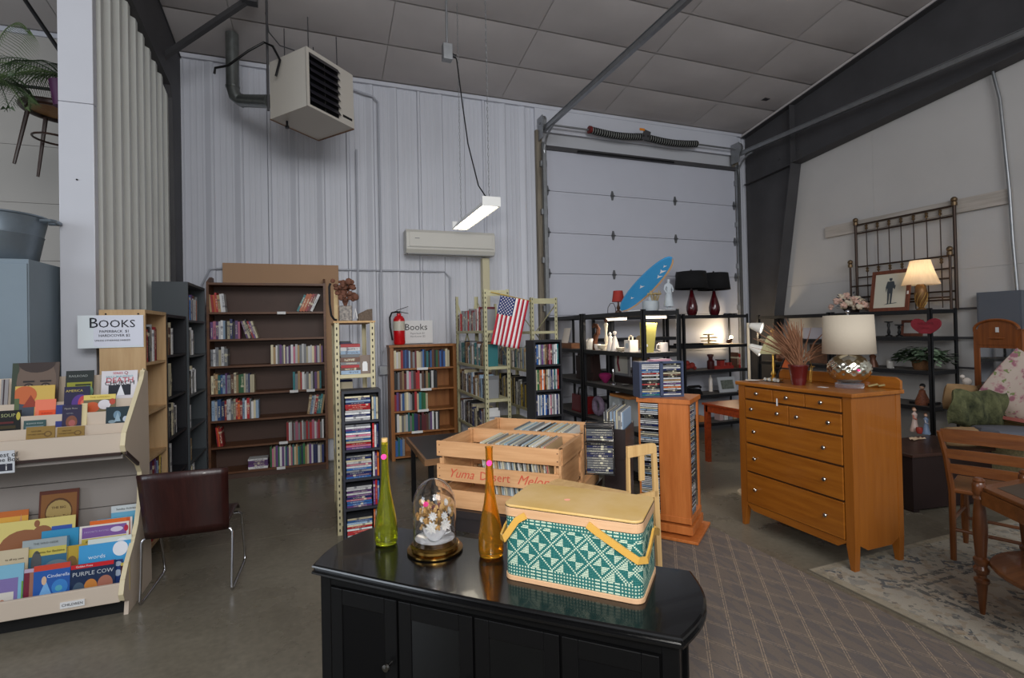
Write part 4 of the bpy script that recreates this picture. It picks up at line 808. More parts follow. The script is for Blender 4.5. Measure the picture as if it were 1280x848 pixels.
# artificial palm
PG = mat('palm_green', (52, 74, 42), .5, var=.3, vs=5); PG2 = mat('palm_green_pale', (92, 112, 70), .5)
pc = BY(78, 96, 5.2)
t = thing('hanging_palm', 'artificial green palm with arching fronds high at left edge', 'plant', tuple(pc))
mb = MB(); mb.lathe([(.06, -.25), (.09, -.05), (.085, -.05)], n=12); obj('pot', mb, mat('purple_pot', (80, 35, 75), .5), t, smooth=True)
def frond(ang, ln, rise, droop, m):
    mb = MB(); d = Vector((math.cos(ang), math.sin(ang), 0)); s = d.cross(Vector((0, 0, 1))); pts = []
    for i in range(13):
        u = i/12; pts.append(d*(ln*u)+Vector((0, 0, rise*math.sin(u*PI*.75)-droop*u*u)))
    mb.tube(pts, [.006*(1-.7*i/12) for i in range(13)], 5)
    for i in range(1, 32):
        u = i/32; k = min(11, int(u*12)); p = pts[k].lerp(pts[k+1], u*12-k); L = .2*math.sin(PI*min(1, u*.9+.12))+.03
        for sg_ in (-1, 1):
            e = p+(s*sg_*.75+d*.55).normalized()*L+Vector((0, 0, -L*.55)); m_ = p.lerp(e, .5)+Vector((0, 0, .03)); w = d*.0024
            mb.add([p-w, p+w, m_+w*1.4, e, m_-w*1.4], [(0, 1, 2, 3, 4)])
    obj('frond', mb, m, t)
for a, l, r, dr_, m_ in ((3.0, .62, .18, .15, PG), (3.5, .66, .08, .26, PG2), (2.6, .6, .1, .3, PG), (3.9, .5, .02, .35, PG2), (4.4, .45, .1, .3, PG), (5.2, .4, .1, .3, PG), (2.1, .5, .15, .2, PG2), (3.25, .75, .02, .42, PG), (.6, .3, .2, .15, PG)): frond(a, l, r, dr_, m_)
pc2 = BY(-22, 96, 5.2)
t = thing('hanging_palm', 'second palm whose frond tips enter at the left edge', 'plant', tuple(pc2))
mb = MB(); mb.lathe([(.06, -.25), (.09, -.05), (.085, -.05)], n=12); obj('pot', mb, mat('purple_pot', (80, 35, 75), .5), t, smooth=True)
for a, l, r, dr_, m_ in ((6.0, .32, .05, .3, PG2), (5.6, .34, .05, .36, PG), (.2, .3, .1, .22, PG), (6.2, .3, .4, -.1, PG2)): frond(a, l, r, dr_, m_)
# ---------------------------------------------------------------- metal racks and disc towers
OLV = mat('olive_beige_rack_paint', (176, 172, 138), .5, var=.06, vs=6); OLD = mat('slot_shadow', (40, 38, 32), .8)
def rack(name, label, x0, x1, y0, y1, h, zs, m=OLV, brace=True, slots=(0, 1, 2), aw=.038, plate=True):
    t = thing(name, label, 'rack', (0, 0, 0)); cs = [(x0, y0, 1, 1), (x1, y0, -1, 1), (x0, y1, 1, -1), (x1, y1, -1, -1)]
    for i, (x, y, sx, sy) in enumerate(cs):
        mb = MB(); mb.box((x, y, 0), (x+sx*aw, y+sy*.003, h)); mb.box((x, y, 0), (x+sx*.003, y+sy*aw, h)); p = obj('post', mb, m, t)
        if i in slots:
            mb = MB(); n = int(h/.05)
            for k in range(n):
                z = .03+k*.05
                if sy > 0: mb.box((x+sx*.015, y-sy*.0006, z), (x+sx*.025, y+sy*.0, z+.02))
                if sx > 0: mb.box((x-sx*.0006, y+sy*.015, z), (x, y+sy*.025, z+.02))
            obj('slot_row', mb, OLD, p)
    for z in zs: mb = MB(); mb.box((x0+.004, y0+.004, z-.03), (x1-.004, y1-.004, z)); obj('shelf', mb, m, t, bev=.003)
    if brace:
        mb = MB(); mb.beam((x0+.01, y1-.006, h*.55), (x1-.01, y1-.006, h-.04), .018, .003, up=(0, 1, 0)); mb.beam((x1-.01, y1-.01, h*.55), (x0+.01, y1-.01, h-.04), .018, .003, up=(0, 1, 0)); obj('cross_brace', mb, m, t)
        mb = MB(); mb.beam((x1-.006, y0, h*.62), (x1-.006, y1, h-.06), .003, .018, up=(0, 0, 1)); mb.beam((x1-.006, y1, h*.62), (x1-.006, y0, h-.06), .003, .018); obj('cross_brace', mb, m, t)
    return t
def Bx_(a, b): return MB().box(a, b)
# rack near the aisle
BEG = mat('beige_rack_paint', (196, 186, 150), .5, var=.06, vs=6)
rx0 = BY(420, 560, 4.3).x; rx1 = rx0+.315
r1 = rack('slotted_rack', 'beige slotted-post rack behind the dark dvd tower by aisle', rx0, rx1, 4.3, 5.2, 1.70, [.1, .5, .92, 1.27], BEG, brace=False, slots=(0, 1, 2, 3))
mb = MB(); mb.box((rx0-.005, 4.295, 1.685), (rx1+.005, 5.2, 1.70)); obj('top_board', mb, wood('raw_pine_board', (196, 160, 112), (176, 138, 92), 'y', .6), r1)
ww = (1, 0, 0); wy = (0, 1, 0)
for z, L, nm in ((1.27, .24, 'upper'), (.92, .24, 'middle')):
    stack('front pile, %s shelf, slotted rack' % nm, 'things on the slotted rack', (rx0+.045, 4.33, z+.0005), ww, wy, .2 if z < 1.2 else .28, .15 if z > 1.2 else .22, wr=(.02, .04), d=.2, pal=['white', 'grey', 'red', 'pale blue', 'brown', 'white'], cat='book', name='book', me=BOOK)
    run('left side, %s shelf, slotted rack' % nm, 'books on the slotted rack', (rx0+.012, 5.14, z+.0005), (0, -1, 0), (1, 0, 0), .5, hr=(.2, .27), wr=(.02, .035), d=.14, pal=['white', 'black', 'cream', 'navy blue', 'white'])
run('lower side, slotted rack', 'books on the slotted rack', (rx0+.012, 5.14, .5005), (0, -1, 0), (1, 0, 0), .5, hr=(.2, .3), wr=(.02, .035), d=.16, pal=['white', 'tan', 'cream', 'pale blue', 'white'])
t = thing('picture_card', 'white folded card with arched print on slotted rack', 'card', (rx0+.235, 4.335, 1.2705))
mb = MB(); mb.box((-.045, 0, 0), (.045, .004, .15)); obj('card', mb, mat('grey_brown_card', (130, 115, 105), .7), t)
mb = MB(); mb.prism([(-.02, .02), (.02, .02), (.02, .08), (.012, .098), (-.012, .098), (-.02, .08)], -.0012, 0, ax='y'); obj('arch_print', mb, WHITE, t)
t = thing('white_box', 'white box standing at right on the slotted rack', 'box', (rx0+.225, 4.36, 1.45)) if False else None
# on top of the rack
zt = 1.701
q = BY(432, 399, 4.42)
t = thing('mosaic_vase', 'square speckled vase of dried brown leaves on the rack', 'vase', (q.x, 4.42, zt))
def speck():
    m = mat('speckled_vase', (150, 140, 130), .4, col2=(40, 34, 34), vs=55); return m
mb = MB(); mb.box((-.05, -.05, 0), (.05, .05, .125)); obj('vase_body', mb, speck(), t, bev=.006)
DRY = mat('dried_rust_leaves', (104, 66, 50), .8, var=.3, vs=9)
mb = MB()
for k in range(46):
    a = random.uniform(0, 6.28); r = random.uniform(.02, .1); z = random.uniform(.17, .33); c = Vector((r*math.cos(a), r*math.sin(a), z)); s = random.uniform(.018, .032)
    mb.ball(c, s, 6, 0, (1, random.uniform(.4, 1), random.uniform(.5, 1.2)), Matrix.Identity(4))
for k in range(14):
    a = k*.45; mb.tube([(0, 0, .1), (.05*math.cos(a), .05*math.sin(a), .25)], .004, 4)
obj('dried_leaves', mb, DRY, t, kind='stuff')
q = BY(456, 399, 4.42)
t = thing('woven_basket', 'small slanted dark woven basket on top of the slotted rack', 'basket', (q.x, 4.45, zt))
mb = MB(); mb.prism([(-.055, 0), (.06, 0), (.06, .10), (.02, .095), (-.05, .06)], -.06, .06, ax='y'); obj('basket_body', mb, mat('dark_wicker', (98, 84, 72), .8, var=.3, vs=80, bump=.6, bs=120), t, bev=.004)
mb = MB(); mb.tube([(-.06, -.05, .02), (-.075, -.05, .1), (-.09, -.02, .02)], .005, 6); obj('tag_loop', mb, WHITE, t)
q = BY(416, 399, 4.38)
t = thing('curved_runner', 'thin black curved sled-like piece standing at the rack edge', 'ornament', (rx0+.006, 4.42, zt))
mb = MB(); mb.tube([(.02, 0, .01), (-.0, 0, .015), (-.022, 0, .05), (-.032, 0, .14), (-.034, 0, .28), (-.025, 0, .31)], .009, 8); obj('runner', mb, BLKM, t, smooth=True)
mb = MB(); mb.box((.0, .01, .005), (.03, .02, .26)); obj('slat', mb, mat('pale_wood_slat', (190, 165, 120), .6), t)

# dvd towers
def tower(name, label, x0, y0, w, d, h, zs, m):
    t = thing(name, label, 'media tower', (x0, y0, 0)); th = .016
    for x in (0, w-th): mb = MB(); mb.box((x, 0, 0), (x+th, d, h)); obj('side_panel', mb, m, t)
    mb = MB(); mb.box((th, d-.006, .03), (w-th, d, h-.02)); obj('back_panel', mb, m, t)
    mb = MB(); mb.box((th, 0, h-.02), (w-th, d, h)); obj('top', mb, m, t)
    mb = MB(); mb.box((th, .01, 0), (w-th, .025, zs[0]-.016)); obj('kick_board', mb, m, t)
    for z in zs: mb = MB(); mb.box((th, .0, z-.016), (w-th, d-.006, z)); obj('shelf', mb, m, t)
    return t
tx0 = BY(429, 600, 4.05).x; tw = .285; tz = [.06, .28, .5, .72, .935]; zt_ = [z for z in tz]
tower('dvd_tower', 'narrow dark dvd tower with cases stacked flat beside green vase', tx0, 4.05, tw, .19, 1.165, tz, mat('charcoal_laminate', (40, 42, 52), .5))
DP = ['white', 'white', 'pale blue', 'blue', 'white', 'pink', 'red', 'orange', 'navy blue', 'cream', 'grey', 'purple']
for k, z in enumerate(tz):
    nm = ['bottom', 'fourth', 'third', 'second', 'top'][k]
    H = [.15, .17, .18, .19, .2][k]
    stack('%s shelf, dark dvd tower by green vase' % nm, 'flat dvds in the dark dvd tower', (tx0+.02, 4.065, z+.0005), ww, wy, H, .185, d=.135, pal=DP)
    run('%s shelf right end, dark dvd tower' % nm, 'upright dvds in the dark dvd tower', (tx0+.218, 4.065, z+.0005), ww, wy, .05, hr=(.17, .19), wr=(.0145, .0155), d=.135, pal=DP, cat='dvd case', name='dvd_case', me=CASE)
t0 = BY(668, 470, 4.35).x
tower('dvd_tower', 'black dvd tower with upright cases beneath the flag rack', t0, 4.35, .285, .2, 1.50, [.08, .33, .57, .80, 1.035, 1.27], mat('black_laminate', (30, 31, 36), .5))
for k, z in enumerate([.80, 1.035, 1.27]):
    nm = ['third', 'second', 'top'][k]
    run('%s shelf, black dvd tower by flag' % nm, 'dvds in the black dvd tower', (t0+.02, 4.362, z+.0005), ww, wy, .245, hr=(.188, .192), wr=(.0145, .0155), d=.135, cols=[['navy blue', 'blue', 'white', 'grey', 'purple', 'grey', 'tan', 'brown', 'maroon', 'pink', 'maroon', 'grey', 'white', 'white', 'teal', 'brown', 'black'], ['cream', 'green', 'tan', 'orange', 'white', 'orange', 'brown', 'cream', 'white', 'grey', 'navy blue', 'white', 'teal', 'white', 'red'], ['navy blue', 'white', 'pale blue', 'white', 'blue', 'white', 'blue', 'navy blue', 'white', 'pink', 'white', 'grey', 'white']][2-k], cat='dvd case', name='dvd_case', me=CASE)

# olive racks and flag
A = rack('metal_rack', 'left olive metal book rack running back toward the wall', 1.585, 1.87, 5.07, 6.25, 2.03, [.12, .52, .88, 1.22, 1.60])
B = rack('metal_rack', 'right olive metal rack behind the black dvd tower and flag', 2.21, 2.54, 5.30, 6.6, 1.96, [.12, .44, .69, 1.14, 1.58])
for T_, x0, x1, y, z in ((A, 1.585, 1.87, 5.072, 1.97), (B, 2.21, 2.54, 5.302, 1.90)):
    mb = MB(); mb.box((x0+.002, y, z-.01), (x1-.002, y+.003, z+.05)); obj('gusset_plate', mb, OLV, T_)
ny_ = (0, -1, 0); px_ = (1, 0, 0)
for (nm, X, yb_, L, zl) in (('left olive rack', 1.60, 6.2, 1.08, ((.52, 'bottom', ['grey', 'white', 'black', 'cream', 'navy blue', 'brown']), (.88, 'third', ['brown', 'white', 'tan', 'grey', 'brown', 'cream', 'black', 'pale blue']), (1.22, 'second', ['brown', 'tan', 'teal', 'grey', 'white', 'teal', 'black']), (1.60, 'top', ['maroon', 'white', 'grey', 'red', 'brown']))),
                       ('right olive rack', 2.225, 6.5, 1.14, ((1.14, 'second', ['cream', 'white', 'tan', 'blue', 'pale blue', 'teal', 'tan', 'grey', 'brown', 'white']), (.69, 'third', ['black', 'white', 'yellow', 'cream', 'pale blue', 'black', 'grey', 'white', 'yellow'])))):
    for z, s, pal in zl:
        run('%s shelf, %s' % (s, nm), 'books on the %s' % nm, (X, yb_, z+.0005), ny_, px_, L if not (z == 1.60) else 1.0, hr=(.19, .26) if z != .69 else (.26, .34), wr=(.022, .04), d=.16, pal=pal, side='back')
t = thing('red_crate', 'red plastic organizer at the far end of right olive rack', 'box', (2.235, 5.22, .1)) if False else None
# flag: vertical hang, slightly tilted
fo = BX(613, 431, 1.9); fd = 4.95
def atdepth(x, y, d): return Vector((0, 0, CAMH))+(_f+_r*((x-640)/FPX)+_u*((PCY-y)/FPX))*d
p00 = BY(613.5, 430, 5.03); p01 = BY(625.5, 369.5, 5.03); p10 = BY(648.5, 436.5, 5.02); p11 = BY(661.5, 376, 5.02)
def fp(u, v, e=0):
    p = p00.lerp(p10, u).lerp(p01.lerp(p11, u), v); n = (p10-p00).cross(p01-p00).normalized()
    return p+n*(e+.012*math.sin(u*9+v*2)*(1-.6*v))
ft = thing('american_flag', 'small American flag hanging stripes-down from the olive rack', 'flag', tuple(p01))
mi = Matrix.Translation(-p01)
RF, WF, BF = mat('flag_red', (178, 24, 48), .7), mat('flag_white', (232, 228, 228), .7), mat('flag_blue', (36, 50, 104), .7)
ftt = Matrix.Translation(-p01)
for k in range(13):
    u0, u1 = k/13, (k+1)/13; v1 = 1 if k >= 7 else .62; mb = MB(); n = 14; vs = []; fs = []
    for j in range(n+1):
        for u in (u0, (u0+u1)/2, u1): vs.append(fp(u, v1*j/n))
    for j in range(n):
        for i in range(2): a = j*3+i; fs.append((a, a+1, a+4, a+3))
    mb.add(vs, fs, T=ftt); obj('stripe', mb, RF if k % 2 == 0 else WF, ft, smooth=True, solid=.0012)
mb = MB(); vs = []; fs = []
for j in range(9):
    for i in range(9): vs.append(fp(i/8*7/13, .62+.38*j/8, .0))
for j in range(8):
    for i in range(8): a = j*9+i; fs.append((a, a+1, a+10, a+9))
mb.add(vs, fs, T=ftt); can = obj('canton', mb, BF, ft, smooth=True, solid=.0012)
mb = MB()
for r in range(11):
    for c in range(5 if r % 2 else 6) if False else range(4 if r % 2 else 5):
        u = (c+(.5 if not r % 2 else 1))/5*7/13; v = .62+.38*(r+.5)/11; pts = []
        for q in range(10):
            rr = .0085 if q % 2 == 0 else .0036; a = PI/2+q*PI/5
            du, dv = rr*math.cos(a)/.285, rr*math.sin(a)/.475; pts.append(fp(u+du, v+dv, .0012) if True else None)
        mb.add(pts, [tuple(range(10))], T=ftt); 
nfl = (p10-p00).cross(p01-p00).normalized(); toward = nfl.dot(Vector((0, 0, CAMH))-p01)
if toward < 0:
    for i, v in enumerate(mb.v): mb.v[i] = tuple(Vector(v)-nfl*.0024)
obj('stars', mb, WF, can, kind='stuff')
mb = MB(); a = -(p11-p01)*.3+Vector((0, .02, .02)); b = (p11-p01)*1.08+Vector((0, .012, 0)); mb.cyl(a, b, .005, n=8); obj('flag_stick', mb, mat('gold_stick', (170, 140, 60), .5), ft)
mb = MB(); mb.tube([a+Vector((.1, 0, 0)), a+Vector((.1, .045, .0))], .004, 5); obj('tie_string', mb, WHITE, ft)

# ---------------------------------------------------------------- low dark table, trunk, crates, records
t = thing('black_top_table', 'black-topped low table with light wood edge left of crates', 'table', (0, 0, 0))
tx_, ty_ = .74, 3.98
mb = MB(); mb.box((tx_+.02, ty_+.02, .56), (tx_+.6, ty_+.95, .6)); obj('table_top', mb, mat('black_table_top', (34, 32, 32), .4), t)
mb = MB(); mb.box((tx_, ty_, .555), (tx_+.62, ty_+.02, .602)); mb.box((tx_, ty_+.02, .555), (tx_+.02, ty_+.95, .602)); obj('edge_band', mb, wood('table_edge_wood', (150, 112, 76), (122, 88, 58), 'x', .5), t)
for x in (tx_+.04, tx_+.55):
    for y in (ty_+.04, ty_+.88): mb = MB(); mb.box((x, y, 0), (x+.04, y+.04, .555)); obj('leg', mb, BLKM, t)
run('under black-topped table', 'books under the black-topped table', (tx_+.12, ty_+.08, .0005), ww, wy, .36, hr=(.2, .3), wr=(.02, .03), pal=PALE)
CO, CYAW = Vector((1.27, 2.65, .5)), 2.384
cu = Vector((math.cos(CYAW), math.sin(CYAW), 0)); cv = Vector((-math.sin(CYAW)*-1, math.cos(CYAW)*-1, 0)) # cv points away from camera
cv = Vector((.687, .727, 0)).normalized()
CWD, CDP, CHT = .82, .44, .41
t = thing('low_bench', 'long dark low bench carrying the two melon crates', 'bench', (0, 0, 0))
TM = FR((CO.x, CO.y, 0), cu, -cv); # x along crate width, y toward camera, z = -? keep explicit frame
TM = Matrix(((cu.x, cv.x, 0, CO.x), (cu.y, cv.y, 0, CO.y), (0, 0, 1, 0), (0, 0, 0, 1)))
DT = mat('espresso_stain', (40, 32, 32), .4, var=.1, vs=5)
mb = MB(); mb.box((-.02, -.03, .455), (CWD+.03, .93, .498), T=TM); obj('top', mb, DT, t)
mb = MB(); mb.box((.0, .0, .36), (CWD+.01, .90, .455), T=TM); obj('apron', mb, DT, t)
for x in (.0, CWD-.05):
    for y in (.0, .85): mb = MB(); mb.box((x, y, 0), (x+.06, y+.05, .36), T=TM); obj('leg', mb, DT, t)
CRW = wood('pale_crate_pine', (216, 168, 122), (190, 140, 94), 'x', .65); CRW2 = wood('pale_crate_pine_end', (208, 160, 114), (180, 132, 88), 'y', .65)
STN = mat('faded_red_stencil', (196, 84, 62), .8)
def crate(label, off):
    c = thing('melon_crate', label, 'crate', tuple(CO+cv*off+Vector((0, 0, .0005))))
    c.rotation_euler = (0, 0, math.atan2(-cu.y, -cu.x)); c.location = CO+cu*CWD+cv*off+Vector((0, 0, .0005))
    # local: x toward near right corner, y away from the camera
    for y in (0, CDP-.014):
        for z0, z1 in ((.0, .11), (.165, .265), (.315, .41)):
            mb = MB(); mb.box((0, y, z0), (CWD, y+.012, z1)); obj('slat', mb, CRW, c, bev=.0015)
    for x in (.013, CWD-.033):
        mb = MB(); mb.box((x, .013, .0), (x+.02, CDP-.015, .11)); mb.box((x, .013, .13), (x+.02, CDP-.015, .30)); mb.box((x, .013, .31), (x+.02, CDP-.015, .405)); obj('end_board', mb, CRW2, c, bev=.0015)
        for y in (.013, CDP-.04): mb = MB(); xx = x-.012 if x > .4 else x+.021; mb.box((xx, y, 0), (xx+.011, y+.024, .408)); obj('corner_post', mb, CRW2, c)
    x = CWD+.0
    mb = MB(); mb.box((CWD-.012, .013, .315), (CWD+.006, CDP-.015, .41)); mb.box((CWD-.012, .013, .0), (CWD+.006, CDP-.015, .08)); mb.box((CWD-.012, .0, 0), (CWD+.002, .04, .41)); obj('end_rail', mb, CRW2, c)
    mb = MB(); mb.box((.012, .013, 0), (CWD-.012, CDP-.015, .008)); obj('bottom_board', mb, CRW, c)
    for x in (.02, CWD-.02):
        for z in (.34, .385, .19, .24, .03, .08):
            mb = MB(); mb.cyl((x, .0, z), (x, -.0015, z), .004, n=6); obj('nail', mb, mat('rusty_nail', (90, 60, 50), .7), c)
    return c
c1 = crate('near slatted wooden melon crate with red script lettering on side', 0)
text('lettering', 'Yuma', .078, FR((.17, -.0015, .213), (1, 0, 0), (0, 0, 1)), STN, c1, italic=.45, ext=.0003)
text('lettering', 'Desert', .072, FR((.40, -.0015, .213), (1, 0, 0), (0, 0, 1)), STN, c1, italic=.1, ext=.0003)
text('lettering', 'Melons', .078, FR((.66, -.0015, .213), (1, 0, 0), (0, 0, 1)), STN, c1, italic=.45, ext=.0003)
c2 = crate('far slatted wooden melon crate backing onto the lettered one', CDP+.012)
# records
def records(off, where, f0, n, lean):
    nu = -cu; s = 0; base = CO+cu*CWD+cv*(off+.055)+Vector((0, 0, .0095)); x = CWD-.05
    pal = [('cream', (205, 198, 170)), ('white', (215, 214, 205)), ('grey', (150, 152, 150)), ('pale blue', (150, 175, 185)), ('tan', (178, 150, 112)), ('black', (30, 30, 34)), ('white', (222, 220, 214)), ('pale blue', (165, 180, 190)), ('grey', (120, 120, 118))]
    xs_ = f0
    c, si = math.cos(lean), math.sin(lean)
    for k in range(n):
        w = .0058; nm, col = random.choice(pal)
        if off < .1 and k == n-2: nm, col = 'red', (185, 40, 45)
        o = base+nu*xs_+Vector((0, 0, w*0+.0006))+cv*random.uniform(0, .02)
        tdir = nu*c+Vector((0, 0, 1))*si; udir = Vector((0, 0, 1))*c-nu*si
        slab(SLV, 'record_sleeve', o, tdir, cv, udir, w, .312, random.uniform(.30, .315)+(.085 if True else 0), col, '%s record sleeve, %s from right, %s' % (nm, ordn(n-k) if n-k < 80 else 'far', where), 'record', 'records in the %s' % where)
        xs_ += w/c+.0012
records(0, 'near melon crate', .325, 62, .12)
records(CDP+.012, 'far melon crate', .36, 56, .12)
# a second box of records at the far right of the crates
q = atdepth(752, 536, 3.5)
RBm = Matrix.Translation((q.x, q.y, 0))@Matrix.Rotation(CYAW-PI, 4, 'Z'); zb_ = q.z
t = thing('record_box', 'dark box of records beyond right end of the crates', 'box', (q.x, q.y, 0)); t.rotation_euler = (0, 0, CYAW-PI)
obj('box_floor', Bx_((0, 0, zb_-.2), (.16, .34, zb_-.19)), DT, t)
for a_, b_ in (((0, 0, zb_-.19), (.16, .01, zb_+.0)), ((0, .33, zb_-.19), (.16, .34, zb_+.0)), ((0, .01, zb_-.19), (.008, .33, zb_+.0)), ((.152, .01, zb_-.19), (.16, .33, zb_+.0))): obj('box_wall', Bx_(a_, b_), DT, t)
obj('pedestal', Bx_((.01, .01, 0), (.15, .33, zb_-.2)), DT, t)
r1_ = RBm.to_3x3()@Vector((1, 0, 0)); r2_ = RBm.to_3x3()@Vector((0, 1, 0))
for k in range(17):
    cn = random.choice(['grey', 'white', 'pale blue', 'black', 'grey', 'cream'])
    slab(SLV, 'record_sleeve', RBm@Vector((.014+.0078*k, .012, zb_-.189)), r1_, r2_, (0, 0, 1), .0058, .312, random.uniform(.30, .315), CD[cn], '%s record sleeve, %s from left, dark box beyond the crates' % (cn, ordn(k+1)), 'record', 'records in the dark box')

# ---------------------------------------------------------------- cd tower with plinth
CHW = wood('cherry_orange_veneer', (204, 122, 62), (180, 100, 46), 'z', .4, coat=.1)
ang = math.radians(36)
ex = Vector((-math.sin(math.radians(38)), math.cos(math.radians(38)), 0)) ; ey = Vector((math.cos(math.radians(38)), math.sin(math.radians(38)), 0))
cc = Vector((2.53, 3.02, 0))  # near base corner
t = thing('cd_tower', 'orange cherry revolving cd tower on a stepped square base', 'media tower', (cc.x, cc.y, 0)); t.rotation_euler = (0, 0, math.radians(38))
# local: x = ey (right/back), y = ex (left/back)
S = .50; b0 = .06; bw = S-2*b0
mb = MB(); mb.box((0, 0, .012), (S-.04, S, .034)); obj('base', mb, CHW, t, bev=.004)
for x in (.06, S-.1):
    for y in (.06, S-.06): mb = MB(); mb.cyl((x, y, 0), (x, y, .012), .02, n=12); obj('caster', mb, BLKP, t)
mb = MB(); mb.box((b0-.015, b0-.015, .055), (b0+bw-.02, b0+bw+.01, .115)); mb.cyl((.23, .25, .034), (.23, .25, .055), .12, n=20); obj('swivel_plinth', mb, CHW, t, bev=.003)
mb = MB(); mb.box((b0-.005, b0-.005, .13), (b0+bw-.03, b0+bw, .175)); obj('bottom_frame', mb, CHW, t, bev=.003)
w2 = bw-.035; h0, h1 = .175, 1.02; cdw = .145
mb = MB(); mb.box((b0-.015, b0-.015, h1), (b0+w2+.015, b0+bw+.01, h1+.035)); obj('top', mb, CHW, t, bev=.003)
# front-left face lies in plane x=b0 spanning y
mb = MB(); mb.box((b0, b0, h0), (b0+.014, b0+bw-cdw-.012, h1)); obj('face_panel', mb, CHW, t)
mb = MB(); mb.box((b0, b0+bw-.014, h0), (b0+w2, b0+bw, h1)); obj('side_panel', mb, CHW, t)
mb = MB(); mb.box((b0+.16, b0+.014, h0), (b0+.172, b0+bw-.014, h1)); mb.box((b0+.014, b0+.16, h0), (b0+.16, b0+.172, h1)); obj('inner_divider', mb, BLKM, t)
mb = MB(); mb.box((b0+w2-.03, b0, h0), (b0+w2, b0+.014, h1)); mb.box((b0+.014, b0, h0), (b0+.05, b0+.014, h1)); obj('face_panel', mb, CHW, t)
M0 = Matrix.Translation((cc.x, cc.y, 0))@Matrix.Rotation(math.radians(38), 4, 'Z')
def loc(v): return M0@Vector(v)
dx = (M0.to_3x3()@Vector((1, 0, 0))); dy = (M0.to_3x3()@Vector((0, 1, 0)))
GP = ['white', 'grey', 'white', 'black', 'pale blue', 'white', 'navy blue', 'cream', 'white']
for k in range(58):
    z = h0+.004+k*.0144
    if z > h1-.013: break
    if k % 17 == 9: continue
    cn = random.choice(GP); col = CD[cn]
    slab(CASE, 'cd_case', loc((b0+.003, b0+bw-cdw-.008, z)), (0, 0, 1), dx, dy, .0102, .125, .142, col, '%s cd case, %s from bottom, left face of cherry cd tower' % (cn, ordn(k+1)), 'cd', 'cds in the left face of the cd tower')
    cn = random.choice(GP); col = CD[cn]
    slab(CASE, 'cd_case', loc((b0+.055, b0+.004, z)), (0, 0, 1), dy, dx, .0102, .125, .142, col, '%s cd case, %s from bottom, right face of cherry cd tower' % (cn, ordn(k+1)), 'cd', 'cds in the right face of the cd tower')
# cd box on the tower
q = FL(800, 498, 1.056)
t = thing('cd_box', 'slate-blue two-column cd box on top of cherry tower', 'media box', (q.x, q.y, 1.056)); t.rotation_euler = (0, 0, math.radians(-14))
SLT = mat('slate_blue_plastic', (62, 72, 98), .4); wB, hB, dB = .355, .275, .15
for x in (0, wB/2-.012, wB-.018): mb = MB(); mb.box((x, 0, 0), (x+(.024 if x and x < .3 else .018), dB, hB)); obj('upright', mb, SLT, t)
mb = MB(); mb.box((.018, 0, hB-.014), (wB-.018, dB, hB)); mb.box((.018, 0, 0), (wB-.018, dB, .014)); mb.box((.018, dB-.006, .014), (wB-.018, dB, hB-.014)); obj('shell', mb, SLT, t)
M1 = Matrix.Translation((q.x, q.y, 1.056))@Matrix.Rotation(math.radians(-14), 4, 'Z'); e1 = M1.to_3x3()@Vector((1, 0, 0)); e2 = M1.to_3x3()@Vector((0, 1, 0))
for cix, x in enumerate((.0185, wB/2+.0125)):
    for k in range(18):
        cn = [['teal', 'blue', 'cream', 'grey', 'black', 'black', 'red', 'black', 'black', 'white', 'black', 'white', 'red', 'pale blue', 'blue', 'white', 'white', 'white'], ['white', 'navy blue', 'black', 'white', 'orange', 'white', 'purple', 'white', 'tan', 'white', 'black', 'brown', 'cream', 'black', 'navy blue', 'white', 'grey', 'black']][cix][k]
        slab(CASE, 'cd_case', M1@Vector((x+.001, .004, .016+k*.0136)), (0, 0, 1), e2, e1, .0104, .12, .142, CD[cn], '%s cd case, %s from bottom, %s column of slate cd box' % (cn, ordn(k+1), ['left', 'right'][cix]), 'cd', 'cds in the slate cd box')
t = thing('pink_booklets', 'small pile of pink booklets on the slate cd box', 'booklet', tuple(M1@Vector((.19, .05, hB+.0005)))); 
for k in range(3): mb = MB(); mb.box((-.08+.01*k, 0, .005*k), (.09+.008*k, .07, .005*k+.0045)); obj('booklet', mb, mat('pink_cover', (200, 150, 165), .5), t)

# pale wooden high chair behind the basket and the wire cd rack on it
PW = wood('pale_maple', (214, 178, 122), (192, 152, 98), 'z', .5)
A_ = FL(697, 598, .8); B2 = FL(789, 615, .8); B3 = FL(790, 600, .8)
sd = (B2-A_).normalized(); sn = Vector((-sd.y, sd.x, 0))
t = thing('high_chair', 'pale wooden chair with slotted back right behind the basket', 'chair', (A_.x, A_.y, 0)); t.rotation_euler = (0, 0, math.atan2(sd.y, sd.x)); LW_ = (B2-A_).length
MH = Matrix.Translation((A_.x, A_.y, 0))@Matrix.Rotation(math.atan2(sd.y, sd.x), 4, 'Z')
mb = MB(); mb.box((0, -.30, .775), (LW_, .0, .80)); obj('seat', mb, PW, t, bev=.004)
pa = BY(788, 558, 0) if False else None
